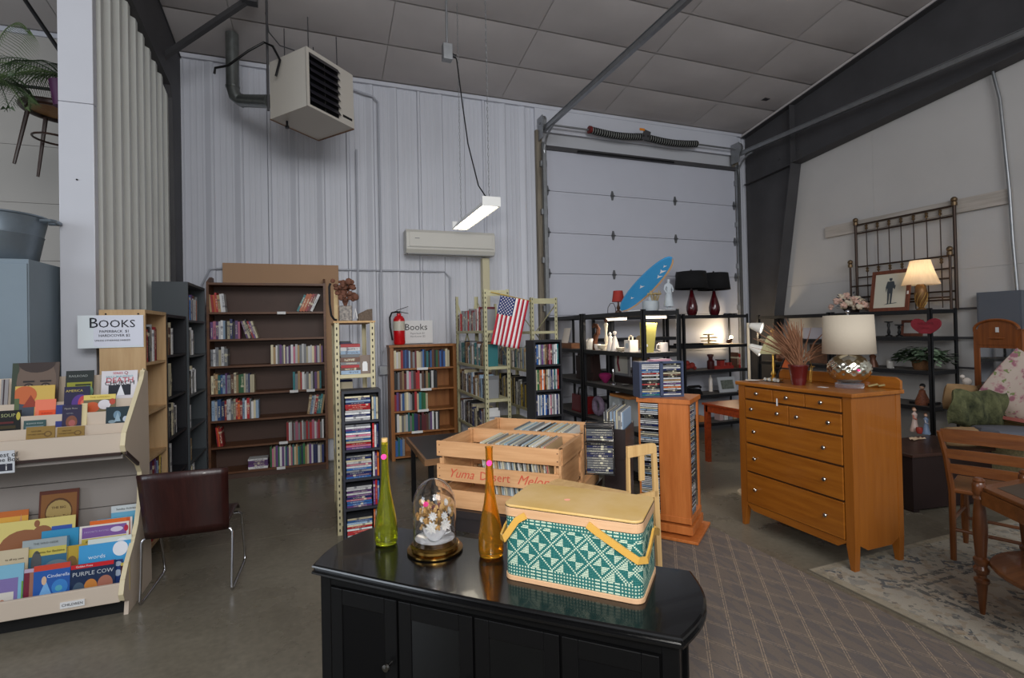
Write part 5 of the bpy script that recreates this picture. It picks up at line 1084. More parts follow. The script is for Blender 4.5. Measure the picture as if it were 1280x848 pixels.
# back board stands at the right end, roughly facing the camera
def dpt(x, y, d): return atdepth(x, y, d)
iv = MH.inverted()
bl, br = iv@dpt(786, 600, 2.62), iv@dpt(822, 600, 2.72)
bd = Vector((br.x-bl.x, br.y-bl.y, 0)); bwid = bd.length; bd.normalize(); bn = Vector((bd.y, -bd.x, 0))
MBk = Matrix(((bd.x, -bn.x, 0, bl.x), (bd.y, -bn.y, 0, bl.y), (0, 0, 1, 0), (0, 0, 0, 1)))
top = .985
mb = MB(); mb.prism([(0, top-.055), (bwid, top-.055), (bwid, top-.02), (bwid-.012, top-.003), (bwid-.03, top), (0, top+.004)], 0, .018, T=MBk, ax='y'); obj('crest_rail', mb, PW, t, bev=.002)
mb = MB(); mb.prism([(bwid-.028, top-.055), (bwid, top-.055), (bwid+.014, .6), (bwid+.03, .0), (bwid-.0, .0), (bwid-.02, .6)], 0, .018, T=MBk, ax='y'); obj('back_post', mb, PW, t, bev=.002)
mb = MB(); mb.prism([(0, top-.055), (.012, top-.055), (.012, .0), (-.014, .0)], 0, .018, T=MBk, ax='y'); obj('back_post', mb, PW, t)
mb = MB(); mb.box((bwid*.40, .002, .80), (bwid*.56, .014, top-.055), T=MBk); obj('back_slat', mb, PW, t)
for z_ in (.70, .3): mb = MB(); mb.box((.0, .0, z_), (bwid, .016, z_+.03), T=MBk); obj('stretcher', mb, PW, t)
for x, y in ((.01, -.28), (.01, -.04)): mb = MB(); mb.box((x, y, 0), (x+.03, y+.03, .775)); obj('leg', mb, PW, t)
q = dpt(733, 604, 2.80); yawc = math.radians(-33)
MC = Matrix.Translation((q.x, q.y, .8005))@Matrix.Rotation(yawc, 4, 'Z'); f1_ = MC.to_3x3()@Vector((1, 0, 0)); f2_ = MC.to_3x3()@Vector((0, 1, 0))
t = thing('wire_cd_rack', 'black wire rack of clear cd cases behind the basket', 'media rack', (q.x, q.y, .8005)); t.rotation_euler = (0, 0, yawc)
for (x, y) in ((-.004, -.004), (.153, -.004), (-.004, .13), (.153, .13)): mb = MB(); mb.cyl((x, y, 0), (x, y, .27), .003, n=6); obj('wire_upright', mb, BLKM, t)
for z in (.004, .165, .268): mb = MB(); mb.tube([(-.004, -.004, z), (.153, -.004, z), (.153, .13, z), (-.004, .13, z)], .003, 6, closed=True); obj('wire_ring', mb, BLKM, t)
mb = MB(); mb.box((-.0, .0, .255), (.149, .126, .262)); obj('top_plate', mb, BLKP, t)
for k in range(19):
    if k == 13: continue
    cn = random.choice(['grey', 'grey', 'grey', 'black', 'grey', 'grey', 'navy blue'])
    z = .008+k*.0128; j = random.uniform(0, .004)
    slab(CASE, 'cd_case', MC@Vector((.002+j, .002, z)), (0, 0, 1), f2_, f1_, .0108, .122, .142, tuple(c*.75 for c in CD[cn]), '%s cd case, %s from bottom, black wire rack' % (cn, ordn(k+1)), 'cd', 'cds in the black wire rack')

# ---------------------------------------------------------------- console with vases, dome, basket
CB = mat('black_lacquer', (9, 9, 10), .2, coat=.2); CB2 = mat('black_lacquer_panel', (7, 7, 8), .55, spec=.15)
CBD = mat('black_satin_door', (8, 8, 9), .42, spec=.25)
ca_ = Vector((-.045, 2.015, 0)); th = math.radians(-42.6)
t = thing('console_table', 'black lacquer console cabinet with bowed ends in the foreground', 'cabinet', tuple(ca_)); t.rotation_euler = (0, 0, th)
Lc, Dc, Zc = 1.285, .415, .76
out = [(0.02, 0.0)]
out = []
for k in range(13): u = k/12; out.append((u*Lc, -.012*math.sin(PI*u)))
for k in range(1, 12): u = k/12; out.append((Lc+.055*math.sin(PI*u), u*Dc))
for k in range(13): u = k/12; out.append((Lc*(1-u), Dc))
for k in range(1, 12): u = k/12; out.append((-.05*math.sin(PI*u), Dc*(1-u)))
def sc_(o, s, dz=0): return [(Lc/2+(x-Lc/2)*(1-s/Lc*2), Dc/2+(y-Dc/2)*(1-s/Dc*2)) for x, y in o]
mb = MB(); levels = [(0.012, .722), (.0, .728), (.0, .735), (.008, .740), (.004, .748), (.0, .752), (.002, .757), (.008, .76)]; k_ = len(out)
vs = []; fs = []
for s, z in levels: vs += [(x, y, z) for x, y in sc_(out, s)]
for j in range(len(levels)-1):
    for i in range(k_): i2 = (i+1) % k_; fs.append((j*k_+i, j*k_+i2, (j+1)*k_+i2, (j+1)*k_+i))
fs += [tuple(reversed(range(k_))), tuple(range((len(levels)-1)*k_, len(levels)*k_))]
obj('top', mb.add(vs, fs), CB, t)
mb = MB(); mb.box((.03, .045, .05), (Lc-.03, Dc-.02, .722)); obj('carcass', mb, CB2, t)
for x, y in ((.012, .03), (Lc-.06, .03), (.012, Dc-.06), (Lc-.06, Dc-.06)): mb = MB(); mb.box((x, y, 0), (x+.048, y+.045, .722)); obj('corner_post', mb, CBD, t, bev=.004)
for z0_, z1_ in ((.685, .722), (.05, .09)): mb = MB(); mb.box((.06, .032, z0_), (Lc-.06, .045, z1_)); obj('face_rail', mb, CBD, t)
xsd = [.062, .352, .642, .932, Lc-.062]
KN = mat('pewter_knob', (120, 118, 115), .25, metal=1)
for k in range(4):
    a, b = xsd[k]+.004, xsd[k+1]-.004; glass = k in (1, 2)
    mb = MB()
    for (p_, q_) in (((a, .023, .094), (a+.05, .031, .681)), ((b-.05, .023, .094), (b, .031, .681)), ((a+.05, .023, .094), (b-.05, .031, .15)), ((a+.05, .023, .625), (b-.05, .031, .681))): mb.box(p_, q_)
    d_ = obj('cabinet_door', mb, CBD, t, bev=.0025)
    mb = MB(); mb.box((a+.048, .027, .148), (b-.048, .031, .627)); obj('glass_pane' if glass else 'door_inset', mb, mat('smoked_glass', (12, 13, 14), .12, spec=.4) if glass else CB2, d_)
    kx = b-.028 if k in (0, 1) else a+.028
    if k == 0: kx = b-.03
    mb = MB(); T_ = Matrix.Translation((kx, .023, .46))@Matrix.Rotation(PI/2, 4, 'X'); mb.lathe([(.006, 0), (.006, .012), (.012, .016), (.0145, .022), (.012, .028), (0, .03)], n=14, T=T_); obj('knob', mb, KN, d_, smooth=True)
# glass vases
GRN = mat('green_glass', (206, 214, 64), .04, trans=.93, ior=1.45); AMB = mat('amber_glass', (246, 190, 60), .04, trans=.93, ior=1.45)
def vase(label, x, y, m, H, R, cork=False):
    t = thing('glass_vase', label, 'vase', (x, y, .7605))
    pr = [(0, 0), (.7, .0), (.93, .015), (1, .06), (1.0, .12), (.93, .22), (.74, .36), (.52, .48), (.40, .58), (.33, .70), (.295, .82), (.285, .93), (.30, .985), (.33, 1.0)]
    th_ = .07
    inn = [(max(0, r-.09), z) for r, z in reversed(pr[3:])]+[(.8, .05), (.5, .035), (0, .03)]
    mb = MB(); mb.lathe([(r*R, z*H) for r, z in pr]+[(r*R, z*H) for r, z in inn], n=40, cap=False); obj('glass_body', mb, m, t, smooth=True)
    if cork: mb = MB(); mb.cyl((0, 0, H*.975), (0, 0, H+.014), R*.24, R*.28, n=14); obj('cork', mb, mat('cork', (200, 165, 110), .8, var=.2, vs=90), t)
    mb = MB(); mb.lathe([(0, 0), (.011, .0005), (.011, .0015), (0, .002)], n=12, T=Matrix.Translation((-.006, -R*.34, H*.86))@Matrix.Rotation(PI/2, 4, 'X')); obj('price_sticker', mb, PINKS, t)
    return t
q = FL(483, 680, .76); vase('green glass bottle vase with cork at the console left end', q.x, q.y+.0, GRN, .405, .045, True)
q = FL(614, 695, .76); vase('amber glass bottle vase between glass dome and picnic basket', q.x, q.y, AMB, .405, .047)
# glass dome
q = FL(544, 688, .76)
t = thing('glass_dome', 'glass dome on brass base over a cup of dried flowers', 'ornament', (q.x, q.y, .7605))
BR = mat('brass', (215, 170, 80), .2, metal=1)
mb = MB(); mb.lathe([(.098, 0), (.106, .004), (.106, .01), (.09, .014), (.088, .022), (.093, .026), (.086, .032), (.078, .034), (0, .034)], n=48); obj('brass_base', mb, mat('dark_brass', (150, 118, 62), .22, metal=1, var=.3, vs=14), t, smooth=True)
mb = MB(); H = .275; R = .082; pr = [(R, .035), (R, .17)]+[(R*math.cos(a), .17+(H-.17)*math.sin(a)) for a in [PI/2*i/10 for i in range(1, 11)]]; inn = [(max(0, r-.0025), z-(.0025 if z > .17 else 0)) for r, z in reversed(pr)]
mb.lathe(pr+inn, n=48, cap=False); obj('glass_cover', mb, mat('clear_glass', (250, 250, 250), .01, trans=1, ior=1.45), t, smooth=True)
cup = thing('teacup', 'white teacup and saucer of dried flowers under glass dome', 'cup', (q.x, q.y, .7605+.0345)); PO = mat('white_porcelain', (235, 235, 238), .15, coat=.5)
mb = MB(); mb.lathe([(0, .0), (.035, .0), (.045, .004), (.074, .014), (.076, .016), (.045, .008), (0, .005)], n=36, cap=False); obj('saucer', mb, PO, cup, smooth=True)
mb = MB(); mb.lathe([(.022, .0085), (.024, .012), (.038, .026), (.045, .046), (.048, .066), (.046, .066), (.042, .046), (.0, .024)], n=30, cap=False); mb.tube([(.036, -.01, .05), (.055, -.015, .05), (.058, -.015, .035), (.034, -.01, .024)], .003, 6); obj('cup', mb, PO, cup, smooth=True)
fl_ = thing('dried_flowers', 'white and tan dried flowers bunched in the domed teacup', 'flowers', (q.x, q.y, .7605+.0345+.042))
TAN = mat('dried_tan_petals', (205, 160, 95), .8, var=.2, vs=60); WF2 = mat('white_petals', (240, 238, 235), .8); MR = mat('dried_maroon_bud', (110, 40, 40), .8)
mb = MB(); random.seed(5)
for k in range(64):
    a = random.uniform(0, 6.28); r = random.uniform(.02, .064); z = random.uniform(.02, .115); c = Vector((r*math.cos(a), r*math.sin(a), z)); mb.tube([(0, 0, .0), c], .0012, 4)
    for j in range(3): mb.ball(c+Vector([random.uniform(-.008, .008) for _ in range(3)]), random.uniform(.004, .009), 6, 0, (1, .6, 1.3))
obj('tan_foliage', mb, TAN, fl_, kind='stuff')
def bloom(c, r, m, n=9):
    mb = MB(); c = Vector(c); ax = Vector((c.x*2, c.y*2-.04, .03)).normalized(); a1_ = ax.orthogonal().normalized(); a2_ = ax.cross(a1_)
    for lay in range(2):
        for k in range(n):
            a = 2*PI*k/n+lay*.3; d = a1_*math.cos(a)+a2_*math.sin(a); s = a2_*math.cos(a)-a1_*math.sin(a); L = r*(1-.35*lay); b = c+ax*(.004*lay)
            mb.add([b, b+d*L*.5+s*L*.25+ax*L*.1, b+d*L+ax*L*(.25+.3*lay), b+d*L*.5-s*L*.25+ax*L*.1], [(0, 1, 2, 3)])
    mb.ball(c+ax*.004, r*.22, 6); return obj('flower_head', mb, m, fl_)
for c, r_ in (((-.022, -.05, .03), .026), ((.028, -.05, .034), .026), ((.026, -.045, .066), .017), ((-.016, -.045, .07), .019), ((.05, -.02, .075), .018), ((-.048, -.02, .092), .015), ((.038, -.02, .108), .016), ((-.05, -.02, .055), .013)): bloom(c, r_, WF2)
for c in ((-.008, -.035, .098), (.012, -.035, .105), (.0, -.03, .09)): bloom(c, .013, MR)
mb = MB(); mb.lathe([(0, 0), (.010, .0005), (.010, .0015), (0, .002)], n=12, T=Matrix.Translation((-.042, -.05, .12))@Matrix.Rotation(PI/2, 4, 'X')); obj('price_sticker', mb, PINKS, fl_)
random.seed(11)

# picnic basket
bx0 = Vector((.896, 1.322, .7605)); bw_, bd_, bh = .459, .251, .255
ux = Vector((math.cos(2.357), math.sin(2.357), 0))
t = thing('picnic_basket', 'teal and white woven picnic basket with yellow wooden lid', 'basket', tuple(bx0+ux*bw_)); t.rotation_euler = (0, 0, 2.357-PI)
def rrect(w, d, r, n=6, off=0):
    o = []
    for cx_, cy_, a0 in ((w-r, r, -PI/2), (w-r, d-r, 0), (r, d-r, PI/2), (r, r, PI)):
        for i in range(n+1): a = a0+PI/2*i/n; o.append((cx_+(r+off)*math.cos(a), cy_+(r+off)*math.sin(a)))
    return o
def basket_mat():
    m = bpy.data.materials.new('woven_teal_white'); m.use_nodes = True; nt = m.node_tree; N = nt.nodes.new; L = nt.links.new; b = nt.nodes['Principled BSDF']; b.inputs['Roughness'].default_value = .55
    uv = N('ShaderNodeUVMap'); sp = N('ShaderNodeSeparateXYZ'); L(uv.outputs[0], sp.inputs[0])
    def mt(op, a, b_=None, c=None):
        n = N('ShaderNodeMath'); n.operation = op
        for i, v in enumerate((a, b_, c)):
            if v is None: continue
            if isinstance(v, (int, float)): n.inputs[i].default_value = v
            else: L(v, n.inputs[i])
        return n.outputs[0]
    P_ = .0052   # weave pitch
    iu = mt('FLOOR', mt('DIVIDE', sp.outputs[0], P_)); iv_ = mt('FLOOR', mt('DIVIDE', sp.outputs[1], P_))
    u, v = mt('MULTIPLY', iu, P_), mt('MULTIPLY', iv_, P_)
    # diamond lattice in the middle band
    p = .082
    d1 = mt('PINGPONG', mt('ADD', u, mt('MULTIPLY', v, 1.0)), p/2); d2 = mt('PINGPONG', mt('SUBTRACT', u, mt('MULTIPLY', v, 1.0)), p/2)
    line = mt('MAXIMUM', mt('LESS_THAN', d1, .0065), mt('LESS_THAN', d2, .0065))
    line2 = mt('MAXIMUM', mt('LESS_THAN', mt('ABSOLUTE', mt('SUBTRACT', d1, .0105)), .0026), mt('LESS_THAN', mt('ABSOLUTE', mt('SUBTRACT', d2, .0105)), .0026))
    chk = mt('FRACT', mt('MULTIPLY', mt('ADD', iu, iv_), .5)); alt = mt('GREATER_THAN', chk, .25)
    q1 = mt('GREATER_THAN', mt('PINGPONG', mt('ADD', u, p*.25), p/2), p/4); q2 = mt('GREATER_THAN', mt('PINGPONG', mt('ADD', v, p*.25), p/2), p/4)
    # four triangles in each diamond: two pale
    ctr = mt('MULTIPLY', mt('GREATER_THAN', d1, .0125), mt('GREATER_THAN', d2, .0125))
    fu = mt('SUBTRACT', mt('FRACT', mt('DIVIDE', u, p)), .0); side = mt('GREATER_THAN', mt('MULTIPLY', mt('SINE', mt('MULTIPLY', u, 2*PI/p*1)), mt('SINE', mt('MULTIPLY', v, 2*PI/p*1))), 0.0)
    strp = mt('GREATER_THAN', mt('FRACT', mt('DIVIDE', sp.outputs[1], P_)), .3)
    tri = mt('MULTIPLY', mt('MULTIPLY', ctr, side), strp)
    mid = mt('MULTIPLY', mt('GREATER_THAN', sp.outputs[1], .042), mt('LESS_THAN', sp.outputs[1], .178))
    patt = mt('MAXIMUM', mt('MULTIPLY', line, alt), tri); patt = mt('MULTIPLY', patt, mt('SUBTRACT', 1, mt('MULTIPLY', line2, .0)))
    # borders: rows of alternating dashes
    row = mt('GREATER_THAN', mt('FRACT', mt('MULTIPLY', iv_, .5)), .25); bord = mt('MULTIPLY', row, mt('GREATER_THAN', mt('FRACT', mt('DIVIDE', u, P_*2)), .4))
    f = mt('ADD', mt('MULTIPLY', mid, patt), mt('MULTIPLY', mt('SUBTRACT', 1, mid), bord)); f = mt('MINIMUM', f, 1)
    mx = N('ShaderNodeMix'); mx.data_type = 'RGBA'; L(f, mx.inputs[0]); mx.inputs[6].default_value = rgb(14, 96, 94); mx.inputs[7].default_value = rgb(186, 200, 180)
    ns = N('ShaderNodeTexNoise'); ns.inputs['Scale'].default_value = 14; tc = N('ShaderNodeTexCoord'); L(tc.outputs['Object'], ns.inputs[0])
    m2 = N('ShaderNodeMix'); m2.data_type = 'RGBA'; m2.blend_type = 'MULTIPLY'; L(mt('MULTIPLY', ns.outputs[0], .35), m2.inputs[0]); L(mx.outputs[2], m2.inputs[6]); m2.inputs[7].default_value = (.55, .75, .6, 1)
    L(m2.outputs[2], b.inputs['Base Color'])
    h = mt('MULTIPLY', mt('ABSOLUTE', mt('SINE', mt('MULTIPLY', sp.outputs[0], PI/P_))), mt('ABSOLUTE', mt('SINE', mt('MULTIPLY', sp.outputs[1], PI/P_))))
    bp = N('ShaderNodeBump'); bp.inputs['Strength'].default_value = .7; bp.inputs['Distance'].default_value = .0025; L(h, bp.inputs['Height']); L(bp.outputs[0], b.inputs['Normal'])
    return m
R_ = .028; o0 = rrect(bw_, bd_, R_, 6); k_ = len(o0)
me = bpy.data.meshes.new('woven_body'); vs = [(x, y, z) for z in (.012, .215) for x, y in o0]
acc = [0]
for i in range(k_): a, b = o0[i], o0[(i+1) % k_]; acc.append(acc[-1]+math.hypot(b[0]-a[0], b[1]-a[1]))
# start the uv run at the front edge
fs = [(i, (i+1) % k_, (i+1) % k_+k_, i+k_) for i in range(k_)]
me.from_pydata(vs, [], fs); uvl = me.uv_layers.new(name='UVMap')
for p_ in me.polygons:
    i = p_.index
    for li, uvv in zip(p_.loop_indices, ((acc[i], 0), (acc[i+1], 0), (acc[i+1], .203), (acc[i], .203))): uvl.data[li].uv = uvv
    p_.use_smooth = True
me.set_sharp_from_angle(angle=math.radians(60))
me.materials.append(basket_mat()); obj('woven_body', me, None, t)
RIM = wood('pale_rim_wood', (196, 160, 126), (178, 140, 104), 'x', .55); LID = mat('yellowed_lid', (180, 146, 74), .5, col2=(192, 162, 112), vs=5, coat=.1)
mb = MB(); mb.prism(rrect(bw_, bd_, R_, 6, .004), .0, .016); obj('bottom_rim', mb, RIM, t, bev=.002)
mb = MB(); mb.prism(rrect(bw_, bd_, R_, 6, .004), .213, .243); obj('top_rim', mb, RIM, t, bev=.002)
mb = MB(); mb.prism(rrect(bw_, bd_, R_, 8, .003), .2435, .252); obj('lid', mb, LID, t, bev=.003)
mb = MB(); mb.prism(rrect(bw_, bd_, R_, 8, .004), .2428, .2436); obj('lid_gap', mb, mat('dark_gap', (60, 45, 35), .8), t)
mb = MB(); mb.lathe([(0, 0), (.011, .0003), (0, .0006)], n=12, T=Matrix.Translation((.19, .11, .2525))); obj('sticker_residue', mb, mat('faded_pink_sticker', (228, 160, 135), .6), t)
HN = mat('varnished_handle', (188, 146, 68), .35, coat=.3)
# two swing handles folded down over the ends
for (xa, s) in ((.083, -1), (.295, 1)):
    mb = MB(); f = -.008; pts = [(xa, f, .218), (xa+s*.05, f-.003, .187), (xa+s*.09, f-.004, .163)]
    xe = (bw_+.012) if s > 0 else -.014; zb_ = .105+.03
    pts = [(xa, f, .224), (xa+s*.03, f-.002, .206), (xa+(xe-xa)*.62, f-.004, .163), (xe-s*.02, f-.004, zb_+.003), (xe+s*.002, .01, zb_), (xe+s*.004, .05, zb_+.018), (xe+s*.004, .125, zb_+.045), (xe+s*.004, .2, zb_+.018), (xe+s*.002, bd_-.01, zb_), (xe-s*.02, bd_+.006, zb_+.003), (xa+(xe-xa)*.62, bd_+.006, .163), (xa, bd_+.006, .224)]
    V = [Vector(p) for p in pts]; w_, t_ = .011, .0035
    vs = []; fs = []
    for i, p in enumerate(V):
        d = (V[min(i+1, len(V)-1)]-V[max(i-1, 0)]).normalized(); out_ = Vector((0, -1, 0)) if i <= 3 else (Vector((s, 0, 0)) if i <= 8 else Vector((0, 1, 0)))
        if i == 3: out_ = Vector((s*.5, -1, 0)).normalized()
        if i == 4: out_ = Vector((s, -.5, 0)).normalized()
        b_ = d.cross(out_).normalized(); vs += [p+b_*w_-out_*t_, p+b_*w_+out_*t_, p-b_*w_+out_*t_, p-b_*w_-out_*t_]
    for i in range(len(V)-1):
        for j in range(4): j2 = (j+1) % 4; fs.append((i*4+j, i*4+j2, i*4+4+j2, i*4+4+j))
    fs += [(0, 3, 2, 1), tuple(len(vs)-4+j for j in range(4))]
    obj('swing_handle', mb.add(vs, fs), HN, t, smooth=True)
# ---------------------------------------------------------------- black steel shelving units
BST = mat('black_shelf_steel', (34, 35, 38), .42, metal=.2); SHB = mat('grey_shelf_board', (96, 92, 88), .7, var=.1, vs=6)
def unit(label, x0, x1, y0, y1, h, zs, topm=None, pw_=.038):
    t = thing('shelving_unit', label, 'shelf', (0, 0, 0))
    for x in (x0, x1-pw_):
        for y in (y0, y1-pw_): mb = MB(); mb.box((x, y, 0), (x+pw_, y+pw_*.15, h+.015)); mb.box((x if x == x0 else x+pw_*.85, y, 0), (x+pw_*.15 if x == x0 else x+pw_, y+pw_, h+.015)); obj('post', mb, BST, t)
    for z in zs:
        mb = MB(); mb.box((x0+.004, y0+.004, z-.045), (x1-.004, y0+.016, z)); mb.box((x0+.004, y1-.016, z-.045), (x1-.004, y1-.004, z)); mb.box((x0+.004, y0+.016, z-.045), (x0+.016, y1-.016, z)); mb.box((x1-.016, y0+.016, z-.045), (x1-.004, y1-.016, z)); sh = obj('shelf', mb, BST, t)
        mb = MB(); mb.box((x0+.016, y0+.016, z-.012), (x1-.016, y1-.016, z-.001)); obj('shelf_board', mb, topm if (topm and z == zs[-1]) else SHB, sh)
    return t
ZI = [.12, .53, .95, 1.34, 1.765]
IX0, IX1, IY0, IYm, IY1 = 3.0, 3.44, 4.31, 5.60, 6.66
unit('black shelving unit nearest the cherry cd tower, white ceramics on it', IX0, IX1, IY0, IYm-.01, 1.765, ZI)
unit('black shelving unit behind the olive rack with dark bag on it', IX0, IX1, IYm+.01, IY1, 1.765, ZI)
ZR = [.13, .56, .93, 1.31, 1.765]
unit('black shelving unit against garage door under the two black lamps', 5.02, 6.26, 6.2, 6.62, 1.765, ZR)
unit('black shelving unit on garage door side seen through the ceramics shelf', 3.72, 4.98, 6.2, 6.62, 1.765, [.13, .6, 1.0, 1.45, 1.765])
PINE = wood('golden_shelf_board', (168, 128, 70), (138, 100, 50), 'y', .6)
ZSr = [.1, .62, 1.03, 1.42, 1.735]
unit('black shelving unit on right wall with the lit table lamp on top', 6.47, 6.95, 3.77, 4.99, 1.735, ZSr, PINE)
unit('black shelving unit on right wall behind the dried grass pot', 6.47, 6.95, 5.01, 6.24, 1.735, [.1, .62, 1.03, 1.38, 1.735])
# under-shelf strip lights
STR = mat('warm_strip_tube', (255, 240, 220), .5, emit=3.2, ecol=(255, 236, 215))
for (label, a, b) in (('lit strip lamp under the top shelf above white ceramics', (3.25, 5.0, 1.70), (3.25, 5.4, 1.70)), ('lit strip lamp under the top shelf above white mug', (3.10, 4.40, 1.70), (3.34, 4.40, 1.70))):
    mb = MB(); mb.beam(a, b, .03, .024); o = obj('strip_light', mb, STR); tag(o, label, 'light')
    mb = MB(); mb.beam(Vector(a)+Vector((0, 0, .018)), Vector(b)+Vector((0, 0, .018)), .045, .012); obj('lamp_housing', mb, LW, o)
for a_, sx_, sy_ in (((3.25, 5.2, 1.68), .05, .5), ((3.22, 4.40, 1.68), .3, .05)):
    l_ = area('strip_lamp_light', a_, (a_[0], a_[1]+.001, 0), sx_, 7, (1, .9, .78), sy_)
CER = mat('white_ceramic', (228, 218, 208), .25); CERW = mat('ivory_ceramic', (215, 200, 175), .3)
def simple(name, label, cat, loc, parts, group=None, rz=0):
    t = thing(name, label, cat, loc, rz, group)
    for pn, mb, m in parts: obj(pn, mb, m, t, smooth=True)
    return t
def L(pr, n=20, **k): return MB().lathe(pr, n=n, **k)
def Bx(a, b): return MB().box(a, b)
e = .0015
# top of the island
BLU = mat('blue_painted_board', (62, 150, 205), .4, coat=.2)
p0, p1 = atdepth(777, 386, 5.45), atdepth(840, 322, 4.95); p0.z = 1.785; d = (p1-p0); Lb = d.length
bx_x = d.normalized(); side = Vector((.35, -.2, .0)); side = (side-bx_x*side.dot(bx_x)).normalized(); nz2 = bx_x.cross(side)
T_ = Matrix(((bx_x.x, side.x, nz2.x, 0), (bx_x.y, side.y, nz2.y, 0), (bx_x.z, side.z, nz2.z, 0), (0, 0, 0, 1)))
t = thing('blue_board', 'bright blue leaf-shaped board with white birds leaning on island top', 'ornament', tuple(p0))
hw = .105
out_ = [(Lb*.5*(1-math.cos(PI*i/14)), hw*(math.sin(PI*i/14))**.9) for i in range(15)]; poly = out_+[(x, -y) for x, y in reversed(out_[1:-1])]
nv = (Vector((0, 0, CAMH))-p0).dot(nz2); tsd = -1 if side.z > 0 else 1
mb = MB(); mb.prism(poly, -.012, .012, T=T_); obj('board', mb, BLU, t, bev=.003)
mb = MB(); sg2 = .0125 if nv > 0 else -.0125
mb.prism([(x*.998+.001, (-y if tsd < 0 else y)) for x, y in out_]+[(x*.998, (-y+.02 if tsd < 0 else y-.02)) for x, y in reversed(out_[2:-2])], -.0135, .0135, T=T_); obj('tan_edge', mb, mat('tan_edge', (200, 160, 120), .6), t)
mb = MB()
for (u, v, s) in ((.78, .02, .035), (.7, .035, .03), (.46, -.03, .028), (.86, .0, .02), (.25, -.02, .02)):
    c = (u*Lb, v); mb.add([(c[0]-s, c[1], sg2*1.1), (c[0]-s*.1, c[1]+s*.35, sg2*1.1), (c[0]+s, c[1]+s*.9, sg2*1.1), (c[0]+s*.3, c[1]-.1*s, sg2*1.1), (c[0]+s*.5, c[1]-s*.8, sg2*1.1), (c[0]-s*.15, c[1]-s*.3, sg2*1.1)], [(0, 1, 2, 3, 4, 5)], T=T_)
obj('bird_motif', mb, WHITE, t)
# small red lamp
q = atdepth(773, 389, 5.55); simple('small_red_lamp', 'small lamp with red shade beside the blue board', 'lamp', (q.x, q.y, 1.766), [('lamp_base', L([(.035, 0), (.035, .01), (.012, .025), (.022, .05), (.01, .08), (.008, .12)]), mat('brown_resin', (80, 55, 40), .4)), ('lamp_shade', L([(.068, .115), (.05, .235)], cap=False), mat('red_fabric_shade', (150, 44, 36), .8))])
# statue: white garden figure leaning on an urn
def figure(name, label, cat, loc, H, m, rz=0, urn=True):
    t = thing(name, label, cat, loc, rz)
    me = bpy.data.meshes.new('figure_body'); J = [(0, 0, .52), (0, .0, .66), (0, .01, .80), (0, .0, .85), (0.01, -.01, .93), (.06, 0, .5), (.07, -.04, .27), (.06, .0, .03), (-.05, 0, .5), (-.06, -.02, .27), (-.05, .02, .03), (.12, 0, .78), (.16, -.03, .63), (.09, -.08, .56), (-.12, 0, .78), (-.17, -.02, .64), (-.12, -.08, .52), (.0, 0, .99)]
    E_ = [(0, 1), (1, 2), (2, 3), (3, 4), (4, 17), (0, 5), (5, 6), (6, 7), (0, 8), (8, 9), (9, 10), (2, 11), (11, 12), (12, 13), (2, 14), (14, 15), (15, 16)]
    R = [.085, .075, .085, .035, .06, .065, .045, .028, .065, .045, .028, .04, .03, .02, .04, .03, .02, .04]
    me.from_pydata([(x*H, y*H, z*H) for x, y, z in J], E_, []); o = bpy.data.objects.new('figure_body', me); COL.objects.link(o); o.parent = t
    s = o.modifiers.new('skin', 'SKIN'); 
    for v, r in zip(me.skin_vertices[0].data, R): v.radius = (r*H, r*H)
    me.skin_vertices[0].data[0].use_root = True; u = o.modifiers.new('sub', 'SUBSURF'); u.levels = 1; u.render_levels = 1; me.materials.append(m)
    mb = MB(); mb.lathe([(.22*H, 0), (.22*H, .025*H), (.05*H, .03*H)], n=18); obj('plinth', mb, m, t)
    mb = MB(); mb.lathe([(.09*H, .50*H), (.12*H, .36*H), (.16*H, .12*H), (.155*H, .1*H)], n=14, cap=False); obj('drapery', mb, m, t, smooth=True)
    return t
STO = mat('pale_grey_stone', (170, 178, 184), .6, var=.1, vs=10)
q = atdepth(836, 388, 4.95); figure('garden_statue', 'pale grey statue of a standing classical figure on island top', 'statue', (q.x, q.y, 1.766), .30, STO)
q = atdepth(829, 388, 5.05); simple('stone_jar', 'squat pale grey jar beside the classical statue', 'jar', (q.x-.03, q.y+.16, 1.766), [('jar', L([(.075, 0), (.085, .03), (.08, .09), (.07, .1), (.0, .1)]), STO)])
q = atdepth(813, 386, 5.2); simple('candle_figurine', 'small grey animal-topped candlestick left of the statue', 'candlestick', (q.x, q.y, 1.766), [('stem', L([(.025, 0), (.03, .02), (.012, .05), (.02, .09), (.028, .12), (.012, .15)]), STO)])
mbw = MB()
for k in range(16):
    a = random.uniform(0, 6.28); r = random.uniform(.02, .07); mbw.tube([(0, 0, .0), (r*.5*math.cos(a), r*.5*math.sin(a), .1), (r*math.cos(a), r*math.sin(a), random.uniform(.13, .21))], .004, 5); mbw.ball((r*math.cos(a), r*math.sin(a), .17), .012, 6)
simple('twig_ornament', 'tangled tan twig ornament between board and statue', 'ornament', (atdepth(821, 387, 5.15).x, atdepth(821, 387, 5.15).y+.03, 1.766), [('twigs', mbw, mat('tan_twig', (170, 150, 105), .8))])
simple('white_tray', 'thin white tray lying at front of the island top', 'tray', (3.15, 4.55, 1.766), [('tray', Bx((-.1, -.16, 0), (.18, .1, .012)), WHITE)])
mbw = MB().tube([(-.06, 0, .0), (-.055, 0, .07), (-.02, 0, .12), (.02, 0, .12), (.045, 0, .07), (.05, 0, 0)], .004, 6); mbw.tube([(-.06, 0, .004), (.05, 0, .004)], .004, 6)
q = atdepth(740, 391, 5.9); simple('wire_stand', 'thin bent wire stand on top of the farther island shelf', 'stand', (3.2, q.y, 1.767), [('wire', mbw, BLKM)])
